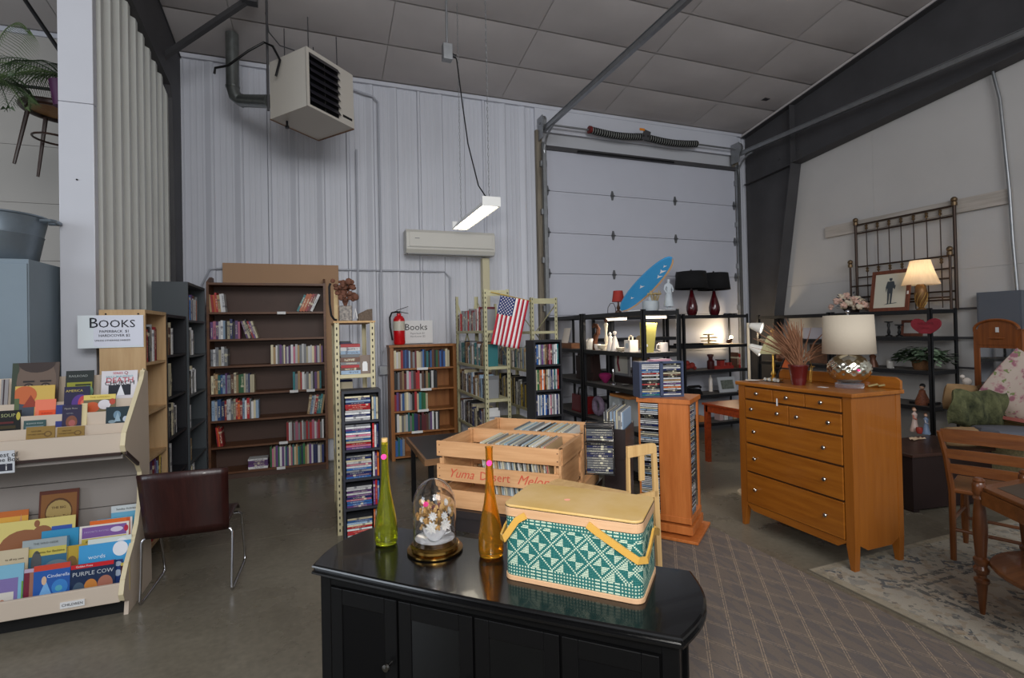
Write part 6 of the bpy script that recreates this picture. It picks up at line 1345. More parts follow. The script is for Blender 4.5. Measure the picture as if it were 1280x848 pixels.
# two black lamps with wine-red bases
WINE = mat('wine_red_glaze', (70, 10, 18), .12, coat=.6); SHD = mat('black_fabric_shade', (16, 16, 18), .9)
for (px_c, lab, yy) in ((865, 'left', 6.33), (893, 'right', 6.45)):
    q = BY(px_c, 390, yy)
    t = thing('table_lamp', '%s of two wine-red bottle lamps with black drum shades' % lab, 'lamp', (q.x, yy, 1.766))
    obj('lamp_base', L([(.055, 0), (.068, .02), (.083, .07), (.084, .13), (.066, .21), (.042, .29), (.028, .34), (.022, .38)], 28), WINE, t, smooth=True)
    obj('socket', MB().cyl((0, 0, .38), (0, 0, .46), .016, n=10), BLKP, t)
    s = obj('lamp_shade', L([(.245, .40), (.215, .66)], 32, cap=False), SHD, t, smooth=True, solid=.004)
    obj('shade_top', L([(.0, .655), (.213, .655)], 32, cap=False), SHD, t)
    obj('finial', MB().ball((0, 0, .685), .014, 8), BLKP, t); obj('rod', MB().cyl((0, 0, .46), (0, 0, .68), .005), BLKM, t)
simple('black_cable_coil', 'flat coil of black cable right of the black lamps', 'cable', (6.08, 6.38, 1.766), [('cable', MB().tube([((.1+.02*math.cos(3*a))*math.cos(a), .08*math.sin(a), .012+.006*math.sin(5*a)) for a in [2*PI*i/40 for i in range(40)]], .008, 6, closed=True), BLKP)])
# white ceramics lit by the strip: bay facing left, z 1.34
z = 1.3405; X_ = 3.06
def isl(px, py=438, X=3.1): q = BX(px, py, X); return q
GLS = mat('pale_crystal', (235, 232, 225), .08, trans=.6); BRZ = mat('bronze_figure', (92, 56, 38), .4, metal=.3)
items = [
 (706, 'book_stand', 'white open book on a wooden box on far shelf', 'book', [('pages', MB().add([(0, -.1, 0), (0, .1, 0), (.05, .1, .2), (.05, -.1, .2), (.02, 0, .2), (-.02, 0, 0)], [(0, 5, 4, 3), (5, 1, 2, 4)]), mat('bright_paper', (235, 225, 215), .6)), ], .07),
 (733, 'white_box', 'small white box left of the ceramics', 'box', [('box', Bx((-.04, -.06, 0), (.04, .06, .12)), CER)], 0),
 (739, 'glass_jar', 'clear glass jar among white ceramics', 'jar', [('jar', L([(.04, 0), (.055, .03), (.05, .1), (.03, .13), (.035, .14)]), GLS)], 0),
 (744, 'elephant_figurine', 'dark bronze curled-trunk figurine standing among ceramics', 'figurine', [('figure', MB().tube([(0, 0, 0), (0, .0, .1), (0, -.03, .17), (0, -.075, .2), (0, -.085, .25), (0, -.04, .29), (0, .02, .3), (0, .05, .27)], [.035, .03, .03, .028, .025, .025, .02, .012], 8), BRZ)], 0),
 (747, 'white_ring_cup', 'white handled cup in front of the bronze figurine', 'cup', [('cup', L([(.025, 0), (.04, .03), (.042, .07)], cap=False).tube([(0, -.04, .06), (0, -.07, .055), (0, -.07, .02), (0, -.035, .015)], .006, 6), CER)], 0),
 (755, 'cream_jug', 'low cream ceramic bowl among white ceramics', 'bowl', [('bowl', L([(.03, 0), (.07, .03), (.08, .06), (.07, .062), (.0, .03)]), CERW)], 0),
 (758, 'tall_candlestick', 'tall brass and white candlestick, tallest of the ceramics', 'candlestick', [('stem', L([(.045, 0), (.03, .03), (.012, .06), (.022, .12), (.012, .2), (.02, .27), (.025, .3), (.012, .32)]), CERW), ('orb', MB().ball((0, 0, .345), .022, 10), BRZ)], 0),
 (763, 'white_figurine', 'white ceramic figurine with a flared skirt', 'figurine', [('figure', L([(.045, 0), (.04, .04), (.02, .12), (.028, .15), (.012, .17), (.02, .19), (.0, .215)]), CER)], 0),
 (769, 'angel_figurine', 'white angel figurine with a tiny round head', 'figurine', [('body', L([(.05, 0), (.042, .06), (.018, .15), (.01, .17)]), CER), ('head', MB().ball((0, 0, .2), .022, 10), CER)], 0),
 (777, 'gold_rim_dish', 'gold-rimmed cream dish at right of the ceramics', 'dish', [('dish', L([(.03, 0), (.055, .02), (.06, .04), (.05, .042), (0, .02)]), CERW)], 0),
 (783, 'carved_ornament', 'round dark carved ornament behind a white ring handle', 'ornament', [('disc', MB().lathe([(0, -.015), (.07, -.015), (.07, .015), (0, .015)], n=18, T=Matrix.Translation((.06, 0, .1))@Matrix.Rotation(PI/2, 4, 'Y')), mat('dark_gold', (86, 70, 40), .4))], 0),
 (789, 'white_planter', 'square white planter with faint wreath print', 'planter', [('planter', Bx((-.05, -.055, 0), (.05, .055, .125)), CER), ('wreath_print', MB().lathe([(.022, 0), (.03, 0), (.03, .001), (.022, .001)], n=16, T=Matrix.Translation((-.0505, 0, .065))@Matrix.Rotation(-PI/2, 4, 'Y')), STO), ('handle', MB().tube([(0, -.03, .125), (0, -.03, .16), (0, .01, .175), (0, .04, .15), (0, .04, .125)], .008, 6), CERW)], 0)]
for px_i, nm, lab, cat, parts, dz in items:
    q = isl(px_i, X=3.1); simple(nm, lab, cat, (3.1 if nm != 'carved_ornament' else 3.22, min(6.5, q.y), z+dz), parts)
simple('wooden_crate_box', 'low brown wooden box under the open white book', 'box', (3.12, isl(706).y, z), [('box', Bx((-.06, -.28, 0), (.12, .2, .068)), wood('brown_box_wood', (130, 85, 50), (100, 62, 36), 'y', .5))])
# yellow folder & mug on the near end of the same shelf
simple('yellow_binder', 'tall mustard-yellow binder standing at the island near end', 'binder', (3.05, 4.40, z), [('cover', MB().prism([(0, 0), (.135, 0), (.185, .30), (-.005, .31)], 0, .03, ax='y'), mat('mustard_card', (176, 164, 84), .6)), ('price_label', Bx((.04, -.002, .06), (.065, -.0005, .085)), WHITE)])
simple('white_mug', 'white patterned mug with looped handle beside yellow binder', 'mug', (3.32, 4.42, z+.001), [('cup', L([(.045, 0), (.047, .005), (.047, .095), (.043, .095), (.042, .01), (0, .01)]), CER), ('mug_handle', MB().tube([(-.045, 0, .078), (-.08, 0, .075), (-.085, 0, .03), (-.045, 0, .018)], .007, 8), CER)])
# shelf at z .95
z = .9505
q = BX(712, 478, 3.1)
simple('brown_leather_bag', 'dark brown leather document bag on middle island shelf', 'bag', (3.12, BX(715, 470, 3.1).y-.3, z), [('bag_body', MB().prism([(-.0, 0), (.12, 0), (.1, .34), (.03, .34)], -.22, .22, ax='y'), mat('dark_brown_leather', (42, 26, 24), .45)), ('flap', Bx((-.012, -.2, .1), (.02, .2, .3)), mat('dark_brown_leather', (42, 26, 24), .45))])
simple('small_silver_animals', 'small silver animal figurines at far end of middle shelf', 'figurine', (3.08, 6.45, z), [('figures', MB().ball((0, 0, .03), .028, 8).ball((0, -.08, .03), .028, 8).ball((0, -.02, .07), .014, 6), CHROME)])
simple('ribbon_print', 'pale framed print with maroon ribbon on middle island shelf', 'picture', (3.34, 5.25, z+.08), [('frame', Bx((0, -.16, 0), (.02, .16, .26)), mat('pewter_frame', (130, 130, 135), .4)), ('print', Bx((-.002, -.13, .03), (-.0005, .13, .23)), mat('pale_print', (200, 198, 190), .6)), ('ribbon', MB().tube([(-.01, .05, .25), (-.012, .06, .15), (-.01, .03, .05)], .012, 6), mat('maroon_ribbon', (110, 30, 45), .6))])
simple('framed_floral_print', 'dark-framed print with white flowers behind the magenta vase', 'picture', (3.34, 4.9, z+.08), [('frame', Bx((0, -.13, 0), (.02, .13, .26)), mat('dark_frame', (44, 36, 34), .4)), ('print', Bx((-.002, -.1, .03), (-.0005, .1, .23)), mat('tan_print', (150, 130, 112), .6, var=.3, vs=30))])
simple('frame_shelf_riser', 'low dark riser box carrying the two frames', 'box', (3.3, 5.1, z), [('box', Bx((0, -.42, 0), (.09, .35, .078)), DT)])
q = BX(757, 482, 3.15); simple('magenta_vase', 'heart-shaped magenta bowl on middle island shelf', 'vase', (3.15, q.y, z), [('bowl', L([(.02, 0), (.03, .01), (.075, .07), (.08, .1), (.06, .115), (.0, .09)]), mat('magenta_glass', (130, 36, 84), .2))])
q = BX(767, 484, 3.12); simple('crystal_candlestick', 'clear and silver candlestick leaning on middle island shelf', 'candlestick', (3.12, q.y, z+.001), [('stem', L([(.04, 0), (.035, .015), (.01, .03), (.016, .07), (.01, .12), (.016, .17), (.012, .18)]), CHROME)])
q = BX(782, 485, 3.15); simple('silver_spoons', 'small silver dish and spoons at shelf right end', 'dish', (3.15, q.y, z), [('dish', L([(.02, 0), (.05, .02), (.048, .022), (0, .01)]), CHROME)])
q = BX(786, 447, 3.15); simple('woven_bag', 'tan woven bag hanging over the slate cd box', 'bag', (3.22, 4.62, z+.14), [('bag', MB().ball((0, 0, .12), .11, 12, sc=(.5, 1, .9)), mat('tan_weave', (150, 125, 85), .8, var=.3, vs=40)), ('bag_foot', Bx((-.04, -.08, -.138), (.04, .08, .02)), mat('tan_weave', (150, 125, 85), .8))])
# lower shelves of the island (z .53)
z = .5305
simple('red_handbag', 'glossy dark red handbag on the lower island shelf', 'handbag', (3.12, 5.86, z), [('bag_body', MB().prism([(-.04, 0), (.08, 0), (.07, .22), (-.03, .22)], -.2, .2, ax='y'), mat('oxblood_patent', (112, 18, 22), .2, coat=.5)), ('bag_handle', MB().tube([(.02, -.12, .2), (.02, -.09, .3), (.02, .09, .3), (.02, .12, .2)], .01, 8), BLKP)])
simple('stone_bust', 'grey stone planter with relief face on lower island shelf', 'planter', (3.15, 5.0, z), [('planter', Bx((-.08, -.1, 0), (.1, .1, .3)), STO), ('relief', MB().ball((-.085, 0, .17), .05, 10, sc=(.4, .8, 1.3)), STO)])
simple('grey_folder_stack', 'pair of pale grey files right of the stone planter', 'files', (3.15, 4.78, z), [('file', Bx((-.08, -.05, 0), (.12, .0, .3)), mat('pale_file', (150, 152, 150), .7)), ('file', Bx((-.08, .005, 0), (.12, .05, .27)), SHB)])
simple('wooden_tray', 'orange wooden tray sitting on top of the grey files', 'tray', (3.15, 4.87, z+.302), [('tray', Bx((-.1, -.2, 0), (.1, .18, .03)), wood('tray_wood', (190, 128, 72), (160, 100, 52), 'y', .5))])
simple('lavender_basket', 'dusty lavender wreath bundle beside the red handbag', 'wreath', (3.13, 5.45, z), [('wreath', MB().tube([(0, .09*math.cos(a), .13+.09*math.sin(a)) for a in [2*PI*i/16 for i in range(16)]], .035, 8, closed=True), mat('dusty_lavender', (120, 105, 125), .9, var=.3, vs=30))])
# ------ right-hand unit against the garage door
z = 1.3105
def rdu(px, py, Y=6.35): return BY(px, py, Y)
q = rdu(886, 429); simple('tiered_rack', 'tiered tan letter rack on the upper lit shelf', 'rack', (q.x, 6.35, z), [('tier', MB().box((-.14, -.05, 0), (.14, .05, .02)).box((-.11, -.04, .05), (.11, .04, .065)).box((-.13, -.045, .1), (.13, .045, .115)).box((-.08, -.03, .15), (.08, .03, .165)).box((-.01, -.01, 0), (.01, .01, .165)), mat('tan_brass', (190, 160, 105), .4))])
q = rdu(868, 430); simple('black_tray', 'flat black tray on the upper lit shelf at left', 'tray', (5.25, 6.4, z), [('tray', Bx((-.18, -.12, 0), (.2, .1, .03)), BLKP)])
q = rdu(912, 430); simple('small_silver_bird', 'small dark bird ornament on the brightly lit shelf', 'figurine', (q.x, 6.36, z), [('body', MB().ball((0, 0, .04), .04, 10, sc=(1.4, .7, .8)).ball((.05, 0, .07), .018, 8), BRZ)])
q = rdu(920, 429); simple('small_bedside_lamp', 'tiny glowing lamp on the upper lit shelf by the post', 'lamp', (6.12, 6.42, z), [('base', L([(.03, 0), (.012, .02), (.012, .07)]), CERW), ('bulb', MB().ball((0, 0, .1), .028, 12), mat('lit_bulb', (255, 225, 180), .5, emit=14, ecol=(255, 205, 140)))])
point('bedside_lamp_light', (6.17, 6.5, 1.46), 11, (1, .78, .5), .04)
z = .9305
q = rdu(869, 461); simple('red_flower_bunch', 'bunch of small dark red flowers on the third lit shelf', 'flowers', (5.2, 6.36, z), [('flowers', MB().ball((0, 0, .05), .06, 8, sc=(1.3, .8, .7)).ball((.09, 0, .07), .05, 8).ball((.02, .02, .11), .04, 8).ball((.14, 0, .03), .03, 8), mat('dark_red_petals', (130, 40, 32), .8, var=.3, vs=30))])
q = rdu(889, 461); simple('dark_bottle', 'dark red bottle standing on the third lit shelf', 'bottle', (q.x, 6.36, z), [('bottle', L([(.05, 0), (.055, .02), (.055, .12), (.03, .15), (.035, .19), (.05, .2), (.05, .23), (.0, .235)]), mat('dark_red_ceramic', (62, 22, 22), .3))])
q = rdu(901, 461); simple('red_train_toy', 'red and black toy engine on the third lit shelf', 'toy', (q.x, 6.34, z), [('engine', MB().box((-.16, -.05, .0), (.2, .05, .045)).box((-.05, -.04, .045), (.03, .04, .13)).box((.1, -.03, .045), (.13, .03, .09)).box((.16, -.03, .045), (.185, .03, .09)), mat('toy_red', (140, 42, 36), .5)), ('roof', Bx((-.07, -.05, .13), (.05, .05, .145)), BLKP)])
q = rdu(924, 458); 
for k, (cn, hx) in enumerate((('brown', .24), ('red', .22))):
    slab(BOOK, 'book', (6.12+.034*k, 6.3, z), (1, 0, 0), (0, 1, 0), (0, 0, 1), .03, .14, hx, CD[cn], '%s book standing at the end of third lit shelf' % cn, 'book', 'books on the lit shelf')
z = .5605
simple('black_telephone', 'old black desk telephone on the shelf beneath red flowers', 'telephone', (5.3, 6.34, z), [('body', MB().prism([(-.1, 0), (.1, 0), (.06, .09), (-.06, .09)], -.08, .08, ax='y'), BLKP), ('handset', MB().tube([(-.13, 0, .10), (-.1, 0, .12), (.1, 0, .12), (.13, 0, .10)], .02, 8), BLKP)])
q = rdu(908, 486); t = simple('framed_sketch', 'white-framed small landscape leaning on the fourth shelf', 'picture', (q.x+.0, 6.3, z+.002), [('frame', Bx((-.17, 0, 0), (.17, .015, .24)), mat('silver_frame', (175, 178, 182), .4)), ('picture', Bx((-.12, -.002, .05), (.12, -.0005, .19)), mat('sketch_print', (98, 104, 96), .6, var=.4, vs=25))]); t.rotation_euler = (-.25, 0, 0)
simple('white_bottle', 'small white bottle behind the landscape frame', 'bottle', (5.78, 6.52, z), [('bottle', L([(.03, 0), (.03, .2), (.012, .23), (.012, .26)]), CER)])
z = .1305
simple('orange_toy_truck', 'orange wooden wedge toy on the bottom black shelf', 'toy', (5.5, 6.4, z), [('toy', MB().prism([(-.1, 0), (.12, 0), (.12, .03), (-.05, .1), (-.1, .1)], -.05, .05, ax='y'), mat('orange_wood', (205, 130, 72), .5))])
for k in range(4): simple('white_box', 'small pale %s box on the bottom black shelf' % ['pink', 'white', 'grey', 'tan'][k], 'box', (5.8+.09*k, 6.38, z), [('box', Bx((-.035, -.06, 0), (.035, .06, .1+.02*(k % 2))), mat('box_%d' % k, [(190, 165, 165), (210, 208, 205), (140, 142, 148), (170, 148, 118)][k], .7))])

# ---------------------------------------------------------------- red-brown side table behind the dresser
RB = wood('red_brown_table_wood', (148, 62, 26), (112, 42, 18), 'x', .35, coat=.3)
t = thing('side_table', 'red-brown table corner with square leg behind the dresser', 'table', (4.24, 4.88, 0))
mb = MB(); mb.box((-.01, -1.05, .665), (1.0, .05, .69)); obj('table_top', mb, RB, t, bev=.003)
mb = MB(); mb.box((.0, -1.0, .59), (.022, 0, .665)); mb.box((.022, .0, .59), (.95, .022, .665)); obj('apron', mb, RB, t)
for x, y in ((0, -.03), (.93, -.03), (0, -1.03), (.93, -1.03)): mb = MB(); mb.prism([(x, .0), (x+.045, .0), (x+.055, .6), (x+.055, .664), (x, .664)], y, y+.055, ax='y'); obj('leg', mb, RB, t)
simple('clear_glass_vase', 'clear round glass vase on table left of the dresser', 'vase', (4.75, 4.5, .6915), [('glass', L([(.06, 0), (.1, .05), (.11, .1), (.08, .17), (.09, .2), (.085, .2), (.07, .17), (.1, .1), (.09, .05), (0, .02)], cap=False), mat('smoky_clear_glass', (225, 235, 238), .03, trans=1))])
# ---------------------------------------------------------------- dresser
DO = wood('honey_oak_dresser', (168, 102, 30), (142, 80, 20), 'y', .35, coat=.2); DOV = wood('honey_oak_side', (156, 92, 28), (144, 82, 22), 'z', .38, coat=.2)
dr_ = thing('oak_dresser', 'honey oak eight-drawer dresser carrying silver lamp and dried grass', 'dresser', (3.165, 2.31, 0))
DWd, DDp, DH = .945, .47, 1.15
# local: x depth to the right wall, y along the front
for y in (0, DWd-.05):
    for x in (0, DDp-.05):
        mb = MB(); sgy = 1 if y == 0 else -1; ya, yb = (y, y+.05)
        if y == 0: poly = [(0.008, 0), (.035, 0), (.062, .16), (.062, 1.12), (0, 1.12), (0, .16)]
        else: poly = [(DWd-.008, 0), (DWd, .16), (DWd, 1.12), (DWd-.062, 1.12), (DWd-.062, .16), (DWd-.035, 0)]
        mb.prism(poly, x, x+.045, ax='x'); obj('leg_post', mb, DOV, dr_, bev=.002)
for y in (.004, DWd-.016): mb = MB(); mb.prism([(.045, .17), (.12, .13), (DDp-.12, .13), (DDp-.05, .17), (DDp-.05, 1.12), (.045, 1.12)], y, y+.012, ax='y'); obj('side_panel', mb, DOV, dr_)
mb = MB(); mb.box((-.018, -.018, 1.12), (DDp+.01, DWd+.018, 1.148)); obj('top', mb, DO, dr_, bev=.006)
mb = MB(); mb.prism([(-.012, 1.1485), (DWd+.012, 1.1485), (DWd+.012, 1.205), (DWd-.02, 1.228), (.02, 1.228), (-.012, 1.205)], DDp-.02, DDp+.002, ax='x'); obj('back_gallery', mb, DO, dr_, bev=.004)
mb = MB(); mb.box((.02, .062, .15), (.03, DWd-.062, 1.12)); mb.box((DDp-.012, .05, .15), (DDp, DWd-.05, 1.12)); obj('carcass', mb, mat('dark_drawer_gap', (70, 40, 16), .7), dr_)
mb = MB(); mb.prism([(.062, .175), (.12, .135), (DWd-.12, .135), (DWd-.062, .175), (DWd-.062, .188), (.062, .188)], .002, .02, ax='x'); obj('apron', mb, DO, dr_)
rows = [(1.018, 1.108, 3), (.868, 1.005, 2), (.672, .855, 1), (.445, .659, 1), (.192, .432, 1)]; NK = mat('brushed_nickel_knob', (185, 182, 175), .2, metal=1)
ya_, yb_2 = .066, DWd-.066
for z0, z1, n in rows:
    wd = (yb_2-ya_)/n
    for k in range(n):
        a, b = ya_+wd*k+.003, ya_+wd*(k+1)-.003
        mb = MB(); mb.box((-.004, a, z0), (.016, b, z1)); d_ = obj('drawer', mb, DO, dr_, bev=.004)
        kn = [(a+b)/2] if n == 3 else ([a+.1, b-.1] if n == 2 else [a+.12, b-.1])
        if n == 2: kn = [a+.08, b-.08]
        for ky in kn:
            mb = MB(); mb.lathe([(.006, 0), (.005, .012), (.012, .018), (.015, .024), (.011, .03), (0, .031)], n=14, T=Matrix.Translation((-.004, ky, (z0+z1)/2+.004))@Matrix.Rotation(-PI/2, 4, 'Y')); obj('knob', mb, NK, d_, smooth=True)
mb = MB(); mb.box((-.03, .54, 1.0), (-.029, .552, 1.055)); obj('price_tag', mb, WHITE, dr_)
DZ = 1.1485
# pot with dried grass
q = FL(1001, 481, DZ)
t = thing('dried_grass_pot', 'maroon pot with a tall spray of dried brown grass', 'plant', (3.32, q.y, DZ))
mb = MB(); mb.lathe([(.045, 0), (.066, .135), (.07, .14), (.07, .15), (.062, .15), (.05, .02), (0, .02)], n=32, cap=False); obj('pot', mb, mat('maroon_pot', (88, 22, 22), .3, coat=.3), t, smooth=True)
mb = MB(); mb.lathe([(0, .135), (.06, .137)], n=24, cap=False); obj('soil', mb, mat('dark_soil', (40, 30, 24), .9), t)
GR = mat('dried_brown_grass', (142, 100, 74), .8, var=.25, vs=12)
mb = MB(); random.seed(3)
left = Vector((-_r.x, -_r.y, 0))
for k in range(130):
    a = random.gauss(.35, .9); sp = random.uniform(.02, .25) if k > 16 else random.uniform(.22, .36)
    if k <= 16: a = random.gauss(.1, .5) if k % 3 else random.gauss(3.0, .4)
    d = left*math.cos(a)+Vector((_f.x, _f.y, 0)).normalized()*math.sin(a)*.7
    hgt = random.uniform(.22, .40)-sp*.35; b = Vector((random.uniform(-.03, .03), random.uniform(-.03, .03), .13)); m_ = b+d*sp*.4+Vector((0, 0, hgt*.6)); e_ = b+d*sp+Vector((0, 0, hgt))
    s_ = Vector((0, 0, 1)).cross(d).normalized() if d.length > .01 else Vector((1, 0, 0)); w = random.uniform(.003, .006)
    mb.tube([b, m_, e_], [w*.8, w, w*.3], 4)
obj('grass_blades', mb, GR, t, kind='stuff')
random.seed(21)
# silver lamp
q = FL(1070, 484, DZ)
t = thing('silver_lamp', 'mercury-glass globe table lamp with big cream drum shade', 'lamp', (3.455, q.y-.0, DZ))
LR = .132
mb = MB(); mb.lathe([(.085, 0), (.088, .004), (.088, .03), (.075, .036)], n=32); obj('acrylic_foot', mb, mat('clear_acrylic', (235, 235, 245), .05, trans=.9), t, smooth=True)
MG = mat('mercury_glass', (222, 218, 200), .14, metal=1, var=.2, vs=10); mb = MB(); n, m_ = 78, 30; vs = []; fs = []
for j in range(m_+1):
    tt_ = PI*(.12+.80*j/m_)
    for i in range(n):
        a = 2*PI*i/n; dimple = .0065*math.sin(a*13)*math.sin(tt_*13)*math.sin(tt_); rr = (LR+dimple)
        vs.append((rr*math.sin(tt_)*math.cos(a), rr*math.sin(tt_)*math.sin(a), .036+.098-.105*math.cos(tt_)))
for j in range(m_):
    for i in range(n): i2 = (i+1) % n; fs.append((j*n+i, j*n+i2, (j+1)*n+i2, (j+1)*n+i))
obj('globe_base', mb.add(vs, fs), MG, t, smooth=True)
mb = MB(); mb.cyl((0, 0, .2), (0, 0, .52), .006); mb.cyl((0, 0, .21), (0, 0, .25), .018); obj('stem', mb, CHROME, t)
obj('lamp_shade', L([(.160, .238), (.150, .505)], 44, cap=False), mat('cream_linen_shade', (205, 192, 172), .85, bump=.15, bs=160), t, smooth=True, solid=.003)
mb = MB(); mb.ball((0, 0, .53), .014, 10); mb.beam((-.148, 0, .503), (.148, 0, .503), .004, .003); obj('finial', mb, CHROME, t, smooth=True)
obj('price_sticker', MB().cyl((-.066, -.114, .13), (-.07, -.12, .131), .009, n=12), PINKS, t)
simple('lamp_cord', 'bundled lamp cord with twist tie on the dresser top', 'cord', (3.60, 2.40, DZ+.001), [('cord', MB().tube([(-.06, .06, .01), (-.03, .02, .025), (0, .03, .012), (.02, -.0, .02), (.05, -.02, .012)], .007, 6), mat('clear_gold_cord', (150, 135, 90), .4)), ('plug', MB().cyl((.05, -.02, .014), (.085, -.035, .012), .012, n=8), CERW)])
simple('paper_ticket', 'small white paper ticket lying on the dresser top', 'ticket', (3.32, 2.63, DZ+.0005), [('paper', Bx((-.02, -.03, 0), (.02, .03, .001)), WHITE)])
# brass lamp
q = FL(964, 474, DZ)
t = thing('brass_lamp', 'small brass lamp with pleated ivory shade left of dried grass', 'lamp', (3.43, 3.15, DZ+.001))
obj('lamp_foot', L([(.07, 0), (.07, .008), (.03, .016), (.012, .03), (.02, .05), (.009, .08), (.014, .12), (.009, .15), (.009, .23)]), BR, t, smooth=True)
mb = MB(); vs = []; n = 48
for z, r in ((.215, .098), (.36, .035)):
    for i in range(n): a = 2*PI*i/n; rr = r*(1+(.035 if i % 2 else -.02)); vs.append((rr*math.cos(a), rr*math.sin(a), z))
mb.add(vs, [(i, (i+1) % n, n+(i+1) % n, n+i) for i in range(n)]); obj('lamp_shade', mb, mat('ivory_pleated_shade', (205, 198, 150), .6), t)
obj('finial', MB().ball((0, 0, .395), .014, 8, sc=(1, 1, 1.6)).cyl((0, 0, .22), (0, 0, .385), .005), BR, t, smooth=True)
# easel with orange plate and small tray
t = thing('orange_easel', 'small dark easel holding a slanted orange panel on dresser', 'easel', (3.45, 3.04, DZ+.001))
obj('orange_panel', MB().add([(0, .05, .10), (0, -.05, .10), (.02, -.09, .21), (.02, .01, .215), (.006, .05, .10), (.006, -.05, .10), (.026, -.09, .21), (.026, .01, .215)], [(0, 1, 2, 3), (7, 6, 5, 4), (0, 4, 5, 1), (1, 5, 6, 2), (2, 6, 7, 3), (3, 7, 4, 0)]), mat('burnt_orange_panel', (205, 100, 50), .5), t)
obj('stand_frame', MB().tube([(-.02, -.09, 0), (0, -.06, .1), (.03, -.02, .24)], .005, 6).tube([(-.02, .09, 0), (0, .06, .1), (.03, .02, .24)], .005, 6).tube([(-.01, -.12, .1), (-.01, .12, .1)], .006, 6).tube([(.08, 0, 0), (.03, 0, .22)], .005, 6), DT, t)
simple('glass_trinkets', 'row of small clear glass trinkets below the brass lamp', 'ornament', (3.33, 3.08, DZ+.001), [('trinket', MB().ball((0, .06, .014), .014, 8).ball((0, .02, .014), .014, 8).ball((.01, -.02, .016), .016, 8).ball((0, -.06, .014), .014, 8), GLS), ('trinket_tray', Bx((-.03, -.09, 0), (.04, .09, .0015)), BLKP)])
simple('white_plate', 'small white dish at the dresser left end', 'dish', (3.25, 3.19, DZ+.001), [('dish', L([(.03, 0), (.055, .006), (.05, .008), (0, .004)]), CER)])
simple('wire_basket', 'thin gold wire basket behind the maroon pot', 'basket', (3.5, 2.93, DZ+.001), [('wire', MB().tube([(.06*math.cos(a), .06*math.sin(a), .003) for a in [2*PI*i/16 for i in range(16)]], .002, 5, closed=True).tube([(.075*math.cos(a), .075*math.sin(a), .12) for a in [2*PI*i/16 for i in range(16)]], .002, 5, closed=True).tube([(0, .075, .12), (0, .03, .22), (0, -.03, .22), (0, -.075, .12)], .002, 5).tube([(.06, 0, 0), (.075, 0, .12)], .002, 5).tube([(-.06, 0, 0), (-.075, 0, .12)], .002, 5).tube([(0, .06, 0), (0, .075, .12)], .002, 5).tube([(0, -.06, 0), (0, -.075, .12)], .002, 5), BR)])
# floor spotlight lamp
q = atdepth(936, 440, 4.85)
t = thing('floor_spotlight', 'slim floor lamp with two white cone spots behind dresser', 'lamp', (q.x, q.y, 0))
obj('pole', MB().cyl((0, 0, .03), (0, 0, 1.62), .012, n=10), CERW, t); obj('base', L([(.13, 0), (.13, .02), (.02, .03)], 24), CERW, t)
WS = mat('white_spot_enamel', (225, 222, 215), .35)
for z, pitch in ((1.60, -.25), (1.41, -.5)):
    d = (_r*.75-_f*.62+Vector((0, 0, pitch))).normalized(); p = Vector((0, 0, z))+d*.03
    R = d.to_track_quat('Z', 'Y').to_matrix().to_4x4(); T_ = Matrix.Translation(p)@R
    obj('spot_shade', MB().lathe([(.02, -.02), (.028, 0), (.05, .085), (.052, .095)], n=20, T=T_, cap=False).lathe([(0, -.02), (.02, -.02)], n=20, T=T_, cap=False), WS, t, smooth=True, solid=.002)
    obj('bulb', MB().lathe([(0, .04), (.03, .045), (.044, .07), (.0, .075)], n=16, T=T_), mat('lit_spot_bulb', (255, 250, 240), .5, emit=6, ecol=(255, 246, 232)), t, smooth=True)

# ---------------------------------------------------------------- right wall goods
IR = mat('antique_iron', (66, 52, 44), .45, metal=.5); IRB = mat('antique_brass_casting', (112, 92, 68), .4, metal=.7)
def iron(label, X, ya, yb, z0, z1, rails, nsp, lean=0, px=.018):
    t = thing('iron_bed_frame', label, 'headboard', (X, 0, 0))
    for y in (ya, yb):
        obj('post', MB().cyl((0, y, z0), (0, y, z1), px, n=10), IR, t, smooth=True); obj('finial', MB().ball((0, y, z1+.02), .034, 10).cyl((0, y, z1-.05), (0, y, z1-.01), .03, n=10), IRB, t, smooth=True)
    for z in rails: obj('rail', MB().cyl((0, ya, z), (0, yb, z), .011, n=8), IR, t)
    for k in range(nsp):
        y = ya+(yb-ya)*(k+1)/(nsp+1); obj('spindle', MB().cyl((0, y, z0+.02), (0, y, rails[0]), .0065, n=6), IR, t)
        for z in rails[:4:2]: obj('casting', MB().lathe([(.008, -.035), (.02, -.02), (.012, 0), (.02, .02), (.008, .035)], n=8, T=Matrix.Translation((0, y, z-.05))), IRB, t)
    return t
iron('tall antique iron headboard leaning above the right wall shelf', 6.97, 4.96, 3.78, 1.737, 3.0, [2.95, 2.83, 2.37, 2.22, 1.95, 1.85], 7)
iron('shorter iron footboard in front of the tall iron headboard', 6.90, 5.0, 3.80, 1.737, 2.42, [2.10, 1.88], 0, px=.014)
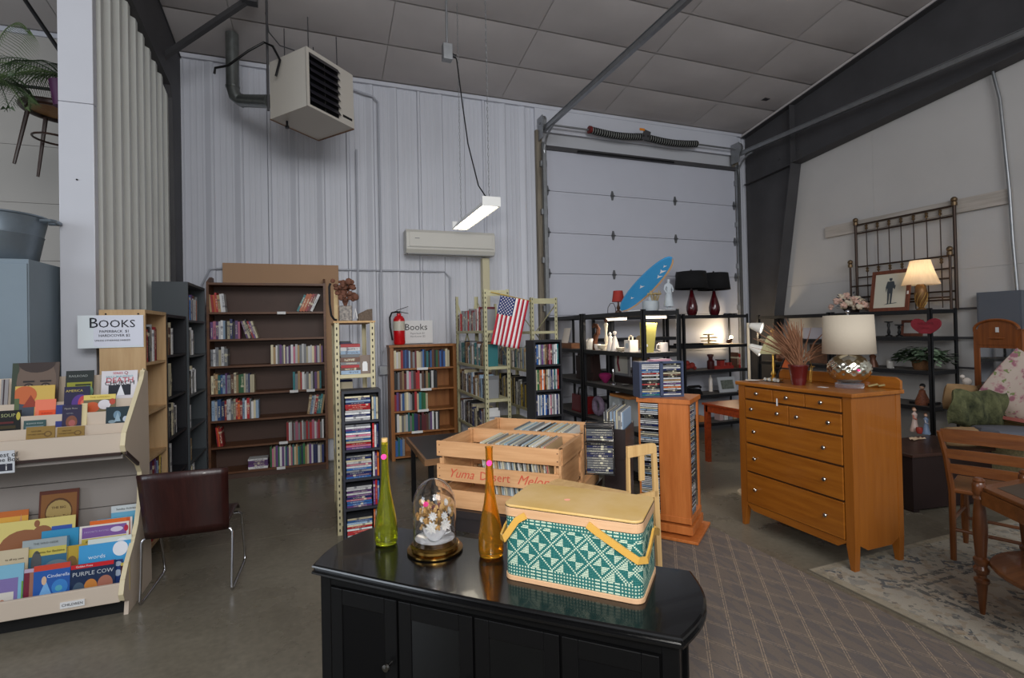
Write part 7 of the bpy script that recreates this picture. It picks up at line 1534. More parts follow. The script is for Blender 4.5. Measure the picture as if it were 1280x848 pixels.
# framed print
FRM = wood('reddish_frame_wood', (120, 66, 42), (92, 46, 30), 'z', .4)
zt = 1.7365
a, b = BX(1090, 384, 6.66), BX(1139, 378, 6.66); yc, w_ = (a.y+b.y)/2, abs(a.y-b.y)
t = thing('framed_print', 'large wood-framed sketch of a standing man leaning on headboard', 'picture', (6.60, yc, zt)); t.rotation_euler = (0, .17, 0)
hF = .52
mb = MB(); fw = .045
for p_, q_ in (((0, -w_/2, 0), (.02, w_/2, fw)), ((0, -w_/2, hF-fw), (.02, w_/2, hF)), ((0, -w_/2, fw), (.02, -w_/2+fw, hF-fw)), ((0, w_/2-fw, fw), (.02, w_/2, hF-fw))): mb.box(p_, q_)
obj('frame', mb, FRM, t, bev=.003)
obj('print_sheet', Bx((.008, -w_/2+fw, fw), (.012, w_/2-fw, hF-fw)), mat('aged_print_paper', (205, 200, 182), .6), t)
BLKI = mat('grey_sketch_ink', (66, 72, 76), .7)
mb = MB(); cy_ = .0; f_ = lambda l: mb.add([(.0068, cy_-y*1.1, z*1.18) for y, z in l], [tuple(range(len(l)))])
f_([(-.015, .355), (.015, .355), (.018, .335), (.0, .32), (-.018, .335)]); f_([(-.035, .32), (.035, .32), (.05, .27), (.06, .285), (.05, .23), (.03, .25), (.028, .19), (-.03, .19), (-.032, .25), (-.045, .20), (-.05, .26)]); f_([(-.028, .19), (-.003, .19), (-.006, .08), (-.035, .075), (-.022, .085)]); f_([(.004, .19), (.028, .19), (.024, .085), (.03, .078), (.006, .078)]); f_([(-.06, .07), (.09, .085), (.07, .09), (-.03, .08)])
obj('figure_sketch', mb, BLKI, t); obj('price_tag', Bx((-.001, -w_/2+.01, .2), (-.0003, -w_/2+.03, .24)), WHITE, t)
# lit lamp
q = BX(1153, 382, 6.68)
t = thing('lit_table_lamp', 'lit table lamp with glowing pleated shade and twisted base', 'lamp', (6.66, q.y, zt))
mb = MB(); mb.lathe([(.05, 0), (.052, .012), (.03, .02), (.022, .03), (.05, .12), (.062, .21), (.052, .28), (.03, .31), (.015, .315)], n=28); obj('lamp_base', mb, mat('antique_gold_dark', (120, 86, 48), .4, metal=.4), t, smooth=True)
mb = MB()
for k in range(8):
    a0 = k*PI/4; mb.tube([((.026+.036*math.sin(PI*min(1, s*1.05))**.8)*math.cos(a0+s*2.2), (.026+.036*math.sin(PI*min(1, s*1.05))**.8)*math.sin(a0+s*2.2), .03+.27*s) for s in [i/10 for i in range(11)]], .005, 5)
obj('twisted_rib', mb, mat('gold_rib', (175, 140, 80), .35, metal=.5), t, smooth=True)
mb = MB(); n = 64; vs = []; prf = [(.0, .185), (.2, .165), (.5, .135), (.8, .112), (1, .098)]
for u, r in prf:
    for i in range(n): a = 2*PI*i/n; rr = r*(1+(.012 if i % 2 else -.012)); vs.append((rr*math.cos(a), rr*math.sin(a), .295+.29*u))
mb.add(vs, [(j*n+i, j*n+(i+1) % n, (j+1)*n+(i+1) % n, (j+1)*n+i) for j in range(len(prf)-1) for i in range(n)])
def shade_mat():
    m = bpy.data.materials.new('glowing_pleated_shade'); m.use_nodes = True; nt = m.node_tree; b = nt.nodes['Principled BSDF']; out = nt.nodes['Material Output']
    b.inputs['Base Color'].default_value = rgb(250, 232, 205); b.inputs['Roughness'].default_value = .9; tr = nt.nodes.new('ShaderNodeBsdfTranslucent'); tr.inputs[0].default_value = rgb(255, 236, 205)
    mx = nt.nodes.new('ShaderNodeMixShader'); mx.inputs[0].default_value = .6; nt.links.new(b.outputs[0], mx.inputs[1]); nt.links.new(tr.outputs[0], mx.inputs[2]); nt.links.new(mx.outputs[0], out.inputs[0]); return m
obj('lamp_shade', mb, shade_mat(), t); obj('bulb', MB().ball((0, 0, .44), .028, 12), mat('lit_warm_bulb', (255, 220, 170), .5, emit=6, ecol=(255, 214, 160)), t, smooth=True); obj('harp', MB().cyl((0, 0, .31), (0, 0, .42), .01), BR, t)
point('table_lamp_light', (6.66, q.y, zt+.44), 7.5, (1, .8, .56), .03)
# flowers
q = BX(1064, 380, 6.68)
t = thing('silk_flowers', 'pink and cream silk flower arrangement beside the framed print', 'flowers', (6.68, q.y, zt))
obj('bowl', L([(.06, 0), (.1, .05), (.11, .09), (0, .06)]), mat('dark_bowl', (44, 40, 40), .5), t, smooth=True)
PKm = [mat('pale_pink_petals', (214, 178, 162), .8, var=.12, vs=30), mat('cream_petals', (214, 200, 178), .8, var=.1, vs=30), mat('dusty_blue_leaves', (70, 76, 84), .8, var=.3, vs=20)]
for k in range(30):
    a = random.uniform(0, 6.28); r = .22*math.sqrt(random.random()); z = .07+random.uniform(0, .22)*(1-r/.3); mb = MB(); c = Vector((r*math.cos(a)-.02, r*math.sin(a), z))
    for j in range(7): mb.ball(c+Vector([random.uniform(-.028, .028) for _ in range(3)]), random.uniform(.02, .03), 6)
    obj('flower_head', mb, PKm[k % 2], t, smooth=True)
mb = MB()
for k in range(46):
    a = random.uniform(0, 6.28); r = random.uniform(.08, .24); z = random.uniform(.05, .26); c = Vector((r*math.cos(a), r*math.sin(a), z)); d = Vector((math.cos(a), math.sin(a), random.uniform(-.4, .6))); s = d.cross(Vector((0, 0, 1))).normalized(); mb.add([c, c+d*.03+s*.014, c+d*.06, c+d*.03-s*.014], [(0, 1, 2, 3)])
obj('leaves', mb, PKm[2], t, kind='stuff'); 
# shelf z 1.42: candle holders, frame, heart
z = 1.4205
for px_i, h_, lab in ((1111, .19, 'taller'), (1124, .15, 'shorter')):
    q = BX(px_i, 418, 6.6); simple('candle_holder', '%s of two black turned candle holders on right shelf' % lab, 'candle holder', (6.6, q.y, z), [('stem', L([(.04, 0), (.04, .012), (.012, .025), (.02, .05), (.010, h_*.55), (.018, h_*.75), (.01, h_-.02), (.045, h_-.012), (.045, h_)]), BLKM)])
q = BX(1140, 418, 6.8); t = simple('small_framed_photo', 'small reddish framed photo behind the wooden heart', 'picture', (6.78, q.y, z+.002), [('frame', Bx((0, -.12, 0), (.02, .12, .2)), FRM), ('photo', Bx((-.002, -.085, .035), (-.0005, .085, .165)), mat('pale_photo', (185, 180, 175), .5))]); t.rotation_euler = (0, .12, 0)
hp = []
for i in range(40):
    s = 2*PI*i/40; hp.append((-.0098*16*math.sin(s)*abs(math.sin(s))**1.2, max(-.085, .0075*(13*math.cos(s)-5*math.cos(2*s)-2*math.cos(3*s)-math.cos(4*s)))))
q = BX(1158, 408, 6.45)
t = thing('red_heart_sign', 'painted red wooden heart sign hanging on the shelf front', 'sign', (6.452, q.y, q.z))
obj('heart', MB().prism(hp, -.02, -.004, ax='x'), mat('worn_red_paint', (142, 40, 52), .6, var=.15, vs=14), t, bev=.002)
text('lettering', 'WELCOME', .035, FR((-.0205, 0, .03), (0, -1, 0), (0, 0, 1)), mat('dark_red_letter', (100, 24, 34), .6), t); text('lettering', 'Home', .03, FR((-.0205, 0, -.02), (0, -1, 0), (0, 0, 1)), mat('dark_red_letter', (100, 24, 34), .6), t)
# plant on z 1.03
z = 1.0305; q = BX(1152, 455, 6.62)
t = thing('ivy_basket', 'variegated green ivy in a brown basket on right shelf', 'plant', (6.64, q.y, z))
obj('basket', L([(.08, 0), (.1, .04), (.105, .11), (.095, .11), (.09, .03), (0, .02)], cap=False), mat('brown_wicker', (110, 76, 46), .8, var=.3, vs=70), t, smooth=True)
iv1, iv2 = mat('variegated_leaf', (128, 150, 122), .6, var=.3, vs=40), mat('dark_ivy_leaf', (48, 68, 46), .6, var=.3, vs=30)
m1_, m2_ = MB(), MB()
for k in range(520):
    a = random.uniform(0, 6.28); el = random.random(); r = random.uniform(.08, .30); c = Vector((r*.6*math.cos(a), r*math.sin(a), .14+.15*math.sqrt(max(0, 1-(r/.31)**2))*el-.07*(r/.3)*random.random()))
    c.z = max(.02, c.z)
    d = Vector((math.cos(a)+random.uniform(-.5, .5), math.sin(a)+random.uniform(-.5, .5), random.uniform(-.7, .3))).normalized(); s = d.cross(Vector((.1, .2, 1))).normalized(); L_ = random.uniform(.06, .095)
    (m1_ if k % 5 < 3 else m2_).add([c, c+d*L_*.45+s*L_*.36, c+d*L_, c+d*L_*.45-s*L_*.36], [(0, 1, 2, 3)])
obj('pale_leaves', m1_, iv1, t, kind='stuff'); obj('dark_leaves', m2_, iv2, t, kind='stuff')
simple('glass_candle_jars', 'two small glass jars left of the ivy basket', 'jar', (6.6, q.y+.34, z), [('jar', L([(.035, 0), (.04, .08), (.035, .1)]), GLS)])
q = BX(1090, 458, 6.6); simple('dark_figurine', 'dark small figurine behind the cream drum shade', 'figurine', (6.62, q.y, z), [('figure', L([(.06, 0), (.05, .05), (.03, .1), (.04, .14), (0, .18)]), BRZ)])
# small red flower ornament on z .62
z = .6205; q = BX(1153, 500, 6.58)
t = simple('costume_doll', 'small dark-haired doll in a patterned red-gold dress', 'doll', (6.6, BX(1153, 500, 6.6).y, z), [('dress', L([(.07, 0), (.07, .05), (.035, .14), (.03, .17), (.015, .18)]), mat('red_gold_brocade', (120, 66, 40), .6, var=.5, vs=60)), ('head', MB().ball((0, 0, .205), .026, 10), mat('doll_skin', (190, 150, 125), .5)), ('hair', MB().ball((.008, 0, .222), .03, 10), BLKP)])
simple('dark_tray', 'flat dark tray beside the costume doll', 'tray', (6.68, 3.97, z), [('tray', Bx((-.1, -.1, 0), (.1, .12, .03)), BLKP)])
# lower unit items on second right unit
z = 1.0305
simple('picture_tile', 'brown landscape picture seen through the dried grass', 'picture', (6.7, 5.3, 1.0305), [('frame', Bx((0, -.2, 0), (.02, .2, .27)), mat('brown_print', (98, 66, 50), .6, var=.4, vs=12))])
simple('white_cloth_box', 'pale box on upper right shelf behind dried grass', 'box', (6.7, 5.35, 1.3805), [('box', Bx((0, -.15, 0), (.12, .25, .16)), mat('pale_lilac_box', (170, 170, 185), .7))])
simple('copper_kettle', 'dark copper kettle behind the brass lamp', 'kettle', (6.62, 5.9, 1.0305), [('kettle', L([(.07, 0), (.1, .05), (.09, .11), (.03, .15), (.0, .17)]), BRZ)])
simple('pink_vase', 'tan-pink bowl on right shelf between grass and shade', 'bowl', (6.6, 5.12, .6205), [('bowl', L([(.05, 0), (.12, .08), (.13, .12), (0, .08)]), mat('tan_pink_glaze', (165, 125, 110), .4))])
# ---------------------------------------------------------------- low dark trunk by the dresser with figurines
t = thing('dark_chest', 'low dark brown chest with figurines on it behind dresser', 'chest', (4.62, 2.86, 0)); t.rotation_euler = (0, 0, math.radians(-8))
DC = mat('dark_chest_wood', (34, 20, 20), .4, var=.1, vs=5)
obj('body', Bx((.0, .0, .02), (.86, .5, .46)), DC, t, bev=.004); obj('lid', Bx((-.02, -.02, .46), (.88, .52, .49)), wood('chest_lid_wood', (70, 44, 34), (50, 30, 24), 'x', .35), t, bev=.004); obj('foot', MB().box((0, 0, 0), (.06, .5, .02)).box((.80, 0, 0), (.86, .5, .02)), DC, t)
def onchest(px, py): return FL(px, py, .491)
def lady(label, px, py, H, c1, c2, dx=0):
    q = FL(px, py, .491); return simple('porcelain_figurine', label, 'figurine', (q.x+dx, q.y, .4915), [('gown', L([(.16*H, 0), (.17*H, .04*H), (.12*H, .25*H), (.07*H, .52*H), (.08*H, .6*H), (.10*H, .7*H), (.04*H, .78*H), (.03*H, .8*H)]), mat('gown_%d' % c1[0], c1, .25, coat=.4)), ('head', MB().ball((0, 0, .87*H), .07*H, 10), mat('porcelain_skin', (215, 175, 150), .3)), ('hair', MB().ball((.01, .01, .91*H), .068*H, 10), mat('figurine_hair', (120, 80, 50), .5)), ('arm', MB().tube([(-.07*H, 0, .68*H), (-.12*H, -.05*H, .55*H), (-.02*H, -.1*H, .5*H)], .025*H, 6), mat('gown_%d' % c2[0], c2, .25))])
lady('blue-gowned porcelain lady figurine on the dark chest', 1158, 543, .21, (130, 150, 180), (205, 205, 215)); lady('cream-gowned porcelain figurine half hidden by dresser edge', 1142, 540, .25, (214, 190, 180), (200, 120, 100), .02)
q = FL(1148, 542, .491); simple('red_basket_ornament', 'small red ornament between the two porcelain figurines', 'ornament', (q.x, q.y-.01, .4915), [('ornament', L([(.02, 0), (.03, .03), (.025, .06), (0, .065)]), mat('red_glaze', (160, 60, 50), .3))])
q = FL(1148, 550, .491); simple('seashell', 'pale fan-shaped seashell lying on the dark chest', 'shell', (q.x, q.y, .4915), [('shell', MB().add([(0, 0, .004)]+[(.09*math.cos(a), .06*math.sin(a), .004+.012*(i % 2)) for i, a in enumerate([PI*k/12 for k in range(-1, 14)])], [(0, i, i+1) for i in range(1, 15)]), mat('shell_cream', (205, 180, 150), .5))])
# ---------------------------------------------------------------- ladder-back chair
CW = wood('chestnut_chair_wood', (124, 72, 32), (96, 52, 22), 'z', .35, coat=.25); CWx = wood('chestnut_chair_wood_rail', (132, 78, 36), (102, 56, 24), 'x', .35, coat=.25)
pL = Vector((3.92, 2.19, 0)); pR = pL+Vector((.35, -.937, 0))*.42; cd_ = (pR-pL); cw_ = cd_.length; ca__ = math.atan2(cd_.y, cd_.x)
t = thing('ladderback_chair', 'brown wooden ladder-back chair seen from behind by oriental rug', 'chair', (pL.x, pL.y, .010), ca__)
zt_c = .88
for x, sx in ((0, -1), (cw_, 1)):
    obj('back_leg', MB().tube([(x, 0, 0), (x, .012, .25), (x, .01, .46), (x+sx*.02, -.03, .7), (x+sx*.045, -.07, zt_c-.02)], [.017, .019, .02, .018, .015], 8), CW, t, smooth=True)
    obj('front_leg', MB().tube([(x*.96+.01, .40, 0), (x*.96+.01, .40, .12), (x*.96+.01, .40, .25), (x*.96+.01, .40, .44)], [.014, .022, .026, .018], 8), CW, t, smooth=True)
for z0, z1, yb3, sp in ((.58, .64, -.02, .02), (.68, .74, -.04, .03), (.79, .875, -.062, .04)):
    vs = []; fs = []; n = 12
    for i in range(n+1):
        u = i/n; x = -sp+(cw_+2*sp)*u; y = yb3-.03*math.sin(PI*u); zz_ = .012*math.sin(PI*u); vs += [(x, y, z0+zz_*.5), (x, y, z1+zz_), (x, y+.014, z1+zz_), (x, y+.014, z0+zz_*.5)]
    for i in range(n):
        for j in range(4): j2 = (j+1) % 4; fs.append((i*4+j, i*4+j2, i*4+4+j2, i*4+4+j))
    fs += [(0, 3, 2, 1), (4*n, 4*n+1, 4*n+2, 4*n+3)]
    obj('back_slat', MB().add(vs, fs), CWx, t)
obj('seat', MB().prism([(-.02, 0), (cw_+.02, 0), (cw_+.03, .42), (-.03, .42)], .445, .475, ax='z'), CWx, t, bev=.008)
obj('stretcher', MB().cyl((0, .01, .20), (cw_, .01, .20), .011, n=8), CWx, t, smooth=True)
for a_, b_ in (((0, .01, .26), (.01, .40, .26)), ((cw_, .01, .26), (cw_-.01, .40, .26)), ((.01, .40, .18), (cw_-.01, .40, .18))): obj('stretcher', MB().cyl(a_, b_, .011, n=8), CWx, t, smooth=True)
# ---------------------------------------------------------------- turned side table at the right edge
TW = wood('maple_brown_turned', (112, 64, 30), (82, 44, 20), 'z', .3, coat=.35); TWx = wood('maple_brown_top', (126, 78, 42), (98, 58, 30), 'x', .35, coat=.3)
t = thing('turned_side_table', 'brown six-sided side table with turned legs, right edge', 'table', (3.33, 1.73, .010))
LP = [(.010, 0), (.012, .01), (.022, .12), (.026, .165), (.034, .175), (.034, .19), (.022, .20), (.022, .215), (.032, .225), (.036, .245), (.026, .262), (.030, .275), (.034, .285), (.034, .30), (.024, .31), (.027, .36), (.031, .42), (.033, .47), (.027, .56), (.022, .61), (.030, .625), (.022, .64), (.030, .655), (.030, .70), (.024, .712), (.028, .722), (.018, .735)]
hx = [Vector((0, 0, 0))]; aa = math.radians(-122)
for k in range(5): hx.append(hx[-1]+Vector((math.cos(aa), math.sin(aa), 0))*.40); aa += PI/3
hc = sum(hx, Vector())/6
for p_ in hx: obj('leg', L(LP, 22), TW, t, smooth=True).location = p_
def hexs(s): return [((hc+(p_-hc)*s).x, (hc+(p_-hc)*s).y) for p_ in hx]
def bow(s, d):
    o = []; P_ = hexs(s)
    for i in range(6):
        a_, b_ = Vector(P_[i]), Vector(P_[(i+1) % 6]); n_ = Vector(((b_-a_).y, -(b_-a_).x)).normalized()
        for j in range(8): o.append(tuple(a_.lerp(b_, j/8)+n_*d*math.sin(PI*j/8)))
    return o
obj('top', MB().prism(hexs(.995), .672, .692, ax='z'), TWx, t, bev=.004); obj('inset_panel', MB().prism(hexs(.82), .692, .6935, ax='z'), mat('dark_inset_leather', (72, 62, 50), .4), t)
for i in range(6):
    a_, b_ = hx[i], hx[(i+1) % 6]; d_ = (b_-a_).normalized(); mb = MB(); mb.beam(a_+d_*.03+Vector((0, 0, .635)), b_-d_*.03+Vector((0, 0, .635)), .018, .072); obj('apron', mb, TWx, t)
obj('lower_shelf', MB().prism(bow(.93, .04), .272, .295, ax='z'), TWx, t, bev=.006)
obj('tag_string', MB().tube([(.03, .0, .70), (.04, -.03, .66), (.05, -.07, .655)], .0015, 5), WHITE, t)
# ---------------------------------------------------------------- armchair with cushions
UP = mat('olive_tweed', (134, 122, 88), .9, var=.25, vs=50, bump=.3, bs=160); TANC = mat('tan_velour', (150, 120, 84), .9, var=.1, vs=10)
t = thing('tweed_armchair', 'olive tweed upholstered armchair heaped with cushions, right side', 'armchair', (5.64, 2.32, 0)); t.rotation_euler = (0, 0, math.radians(-12))
obj('seat_base', Bx((0, 0, .2), (1.0, .75, .44)), UP, t, bev=.03); obj('arm', Bx((-.14, -.03, .18), (.0, .78, .62)), UP, t, bev=.05); obj('arm', Bx((1.0, -.03, .18), (1.14, .78, .62)), UP, t, bev=.05)
obj('back', MB().prism([(.6, .2), (.74, .2), (.78, .66), (.66, .66)], 0, 1.0, ax='x'), UP, t, bev=.04)
for x, y in ((.0, .02), (.95, .02), (.0, .68), (.95, .68)): obj('leg', L([(.02, 0), (.035, .05), (.045, .1), (.04, .2)], 14), CW, t, smooth=True).location = (x, y, 0)
def cushion(name, label, c, w, h, th, R, m, pn='cover', pinch=.6):
    t = thing(name, label, 'cushion', c); n = 14; vs = []; fs = []
    for s in (1, -1):
        for i in range(n+1):
            for j in range(n+1):
                u, v = i/n*2-1, j/n*2-1; b = ((1-u**4)*(1-v**4))**pinch; k = 1-.08*(u*u)*(v*v)*0; x = u*w/2*(1-.07*(1-v*v)*0-.05*abs(v)**2*abs(u)); z = v*h/2*(1-.05*abs(u)**2*abs(v)); x *= 1-.06*math.cos(v*PI/2)*0
                vs.append((x, s*th/2*b, z))
    N_ = (n+1)*(n+1)
    for i in range(n):
        for j in range(n): k = i*(n+1)+j; fs.append((k, k+n+1, k+n+2, k+1)); fs.append((N_+k+1, N_+k+n+2, N_+k+n+1, N_+k))
    o = obj(pn, MB().add(vs, fs), m, t, smooth=True); t.rotation_euler = R; return t, o
def plush():
    return mat('green_plush_fur', (112, 114, 78), .95, col2=(40, 46, 30), vs=11, stretch=(1, 1, .6), bump=.9, bs=70)  # dark second tone paints the shade of the folds into the fur colour
d5 = 4.75
p = atdepth(1222, 511, 4.7); ct, co = cushion('plush_cushion', 'crumpled green plush cushion on the armchair', tuple(p), .52, .34, .16, (.15, .05, math.radians(-20)), plush())
for v in co.data.vertices: v.co.y += .02*math.sin(v.co.x*38+v.co.z*20); v.co.z += .015*math.sin(v.co.x*25)
def floral():
    m = mat('pink_floral_cotton', (206, 190, 172), .85, col2=(206, 190, 172)); nt = m.node_tree; b = nt.nodes['Principled BSDF']; N = nt.nodes.new; tc = N('ShaderNodeTexCoord')
    vo = N('ShaderNodeTexNoise'); vo.inputs['Scale'].default_value = 13; vo.inputs['Detail'].default_value = 3; nt.links.new(tc.outputs['Object'], vo.inputs[0]); r = N('ShaderNodeValToRGB'); r.color_ramp.elements[0].position = .50; r.color_ramp.elements[0].color = rgb(184, 168, 156); r.color_ramp.elements[1].position = .60; r.color_ramp.elements[1].color = rgb(150, 98, 110)
    r.color_ramp.elements.new(.56).color = rgb(176, 142, 140); nt.links.new(vo.outputs[0], r.inputs[0]); n2 = N('ShaderNodeTexNoise'); n2.inputs['Scale'].default_value = 17; nt.links.new(tc.outputs['Object'], n2.inputs[0]); mt = N('ShaderNodeMath'); mt.operation = 'GREATER_THAN'; mt.inputs[1].default_value = .64; nt.links.new(n2.outputs[0], mt.inputs[0])
    mx = N('ShaderNodeMix'); mx.data_type = 'RGBA'; nt.links.new(mt.outputs[0], mx.inputs[0]); nt.links.new(r.outputs[0], mx.inputs[6]); mx.inputs[7].default_value = rgb(120, 130, 84); nt.links.new(mx.outputs[2], b.inputs['Base Color']); return m
p = atdepth(1276, 485, 4.75); cushion('floral_cushion', 'large cream cushion with pink flowers tipped on its corner', tuple(p), .56, .56, .2, (.1, math.radians(38), math.radians(-22)), floral())
p = atdepth(1200, 497, 4.95); cushion('tan_cushion', 'tan cushion showing behind the green plush cushion', tuple(p), .30, .26, .14, (.1, .1, math.radians(-22)), TANC)
p = atdepth(1216, 503, 5.1); cushion('brown_cushion', 'brown fur cushion tucked behind green and floral cushions', tuple(p), .4, .3, .16, (.1, -.3, math.radians(-22)), mat('brown_fur', (112, 84, 58), .95, var=.3, vs=30))
p = atdepth(1201, 546, 4.3); t, o = cushion('round_tan_cushion', 'rounded tan bolster under the green plush cushion', tuple(p), .25, .16, .2, (0, 0, math.radians(-20)), TANC, pinch=.5)
p = atdepth(1262, 543, 4.35); t, o = cushion('grey_cushion', 'flat slate-grey seat cushion below the green plush cushion', tuple(p), .5, .12, .34, (0, .03, math.radians(-20)), mat('slate_grey_cloth', (92, 94, 102), .8), pinch=.25)
p = atdepth(1276, 527, 4.6); t = thing('striped_blanket', 'folded blanket in pink and green stripes under floral cushion', 'blanket', tuple(p)); t.rotation_euler = (0, .35, math.radians(-20))
for k in range(9): obj('blanket_stripe', Bx((-.14+.035*k, -.18, -.03), (-.106+.035*k, .18, .0+.006*(k % 2))), mat('blanket_%d' % (k % 3), [(190, 110, 100), (120, 140, 90), (205, 190, 160)][k % 3], .9), t)
# mirror
MO = wood('antique_oak_mirror', (150, 84, 34), (118, 62, 24), 'z', .4, coat=.2)
a, b = BX(1213, 480, 6.35), BX(1285, 480, 6.35); yA, yB = a.y, b.y; wM = yA-yB
# stand the mirror so its frame spans the same place on a line facing the aisle
t = thing('oak_mirror', 'tall arched oak-framed mirror standing by the right wall', 'mirror', tuple(Vector((6.35, (yA+yB)/2, .0)))); t.rotation_euler = (0, 0, math.radians(-14))
zTop = BX(1215, 412, 6.35).z; hM = zTop; hw = wM/2
obj('frame_stile', MB().box((-.0, hw-.06, .0), (.035, hw, hM)), MO, t, bev=.004); obj('frame_stile', MB().box((-.0, -hw, .0), (.035, -hw+.06, hM)), MO, t, bev=.004)
arch = [(-hw+.06, hM-.16), (hw-.06, hM-.16), (hw-.0, hM-.02), (hw, hM+.0), (hw-.05, hM+.0)]+[((hw-.05)*math.cos(s), hM+.09*math.sin(s)) for s in [PI*i/16 for i in range(1, 16)]]+[(-hw+.05, hM), (-hw, hM), (-hw, hM-.02)]
obj('arched_crest', MB().prism(arch, -.004, .03, ax='x'), MO, t, bev=.003)
mb = MB(); ar = [((hw-.02)*math.cos(s), hM+.095*math.sin(s)) for s in [PI*i/16 for i in range(17)]]; mb.tube([(-.006, y, z) for y, z in ar], .014, 8); obj('arch_moulding', mb, MO, t, smooth=True)
obj('frame_rail', MB().box((0, -hw+.06, hM-.19), (.035, hw-.06, hM-.16)), MO, t); obj('frame_rail', MB().box((0, -hw+.06, .1), (.035, hw-.06, .2)), MO, t)
obj('mirror_glass', Bx((.008, -hw+.055, .2), (.014, hw-.055, hM-.185)), mat('mirror_silver', (225, 228, 228), .02, metal=1), t)
obj('carved_crest', MB().ball((-.004, 0, hM-.09), .03, 10, sc=(.3, 3, .5)), MO, t, smooth=True); obj('price_tag', Bx((-.012, -.03, hM-.03), (-.008, .0, hM+.02)), WHITE, t)
q = BX(1225, 482, 6.2); simple('white_bird_figurine', 'white ceramic bird in front of the oak mirror', 'figurine', (6.22, q.y+.12, .93), [('bird', MB().ball((0, 0, .04), .035, 12, sc=(1, 1.2, 1.2)).ball((-.02, .03, .09), .022, 10), CER), ('stand', MB().cyl((0, 0, -.93), (0, 0, .01), .02, n=8).cyl((0, 0, -.93), (0, 0, -.91), .09, n=16), DT)])

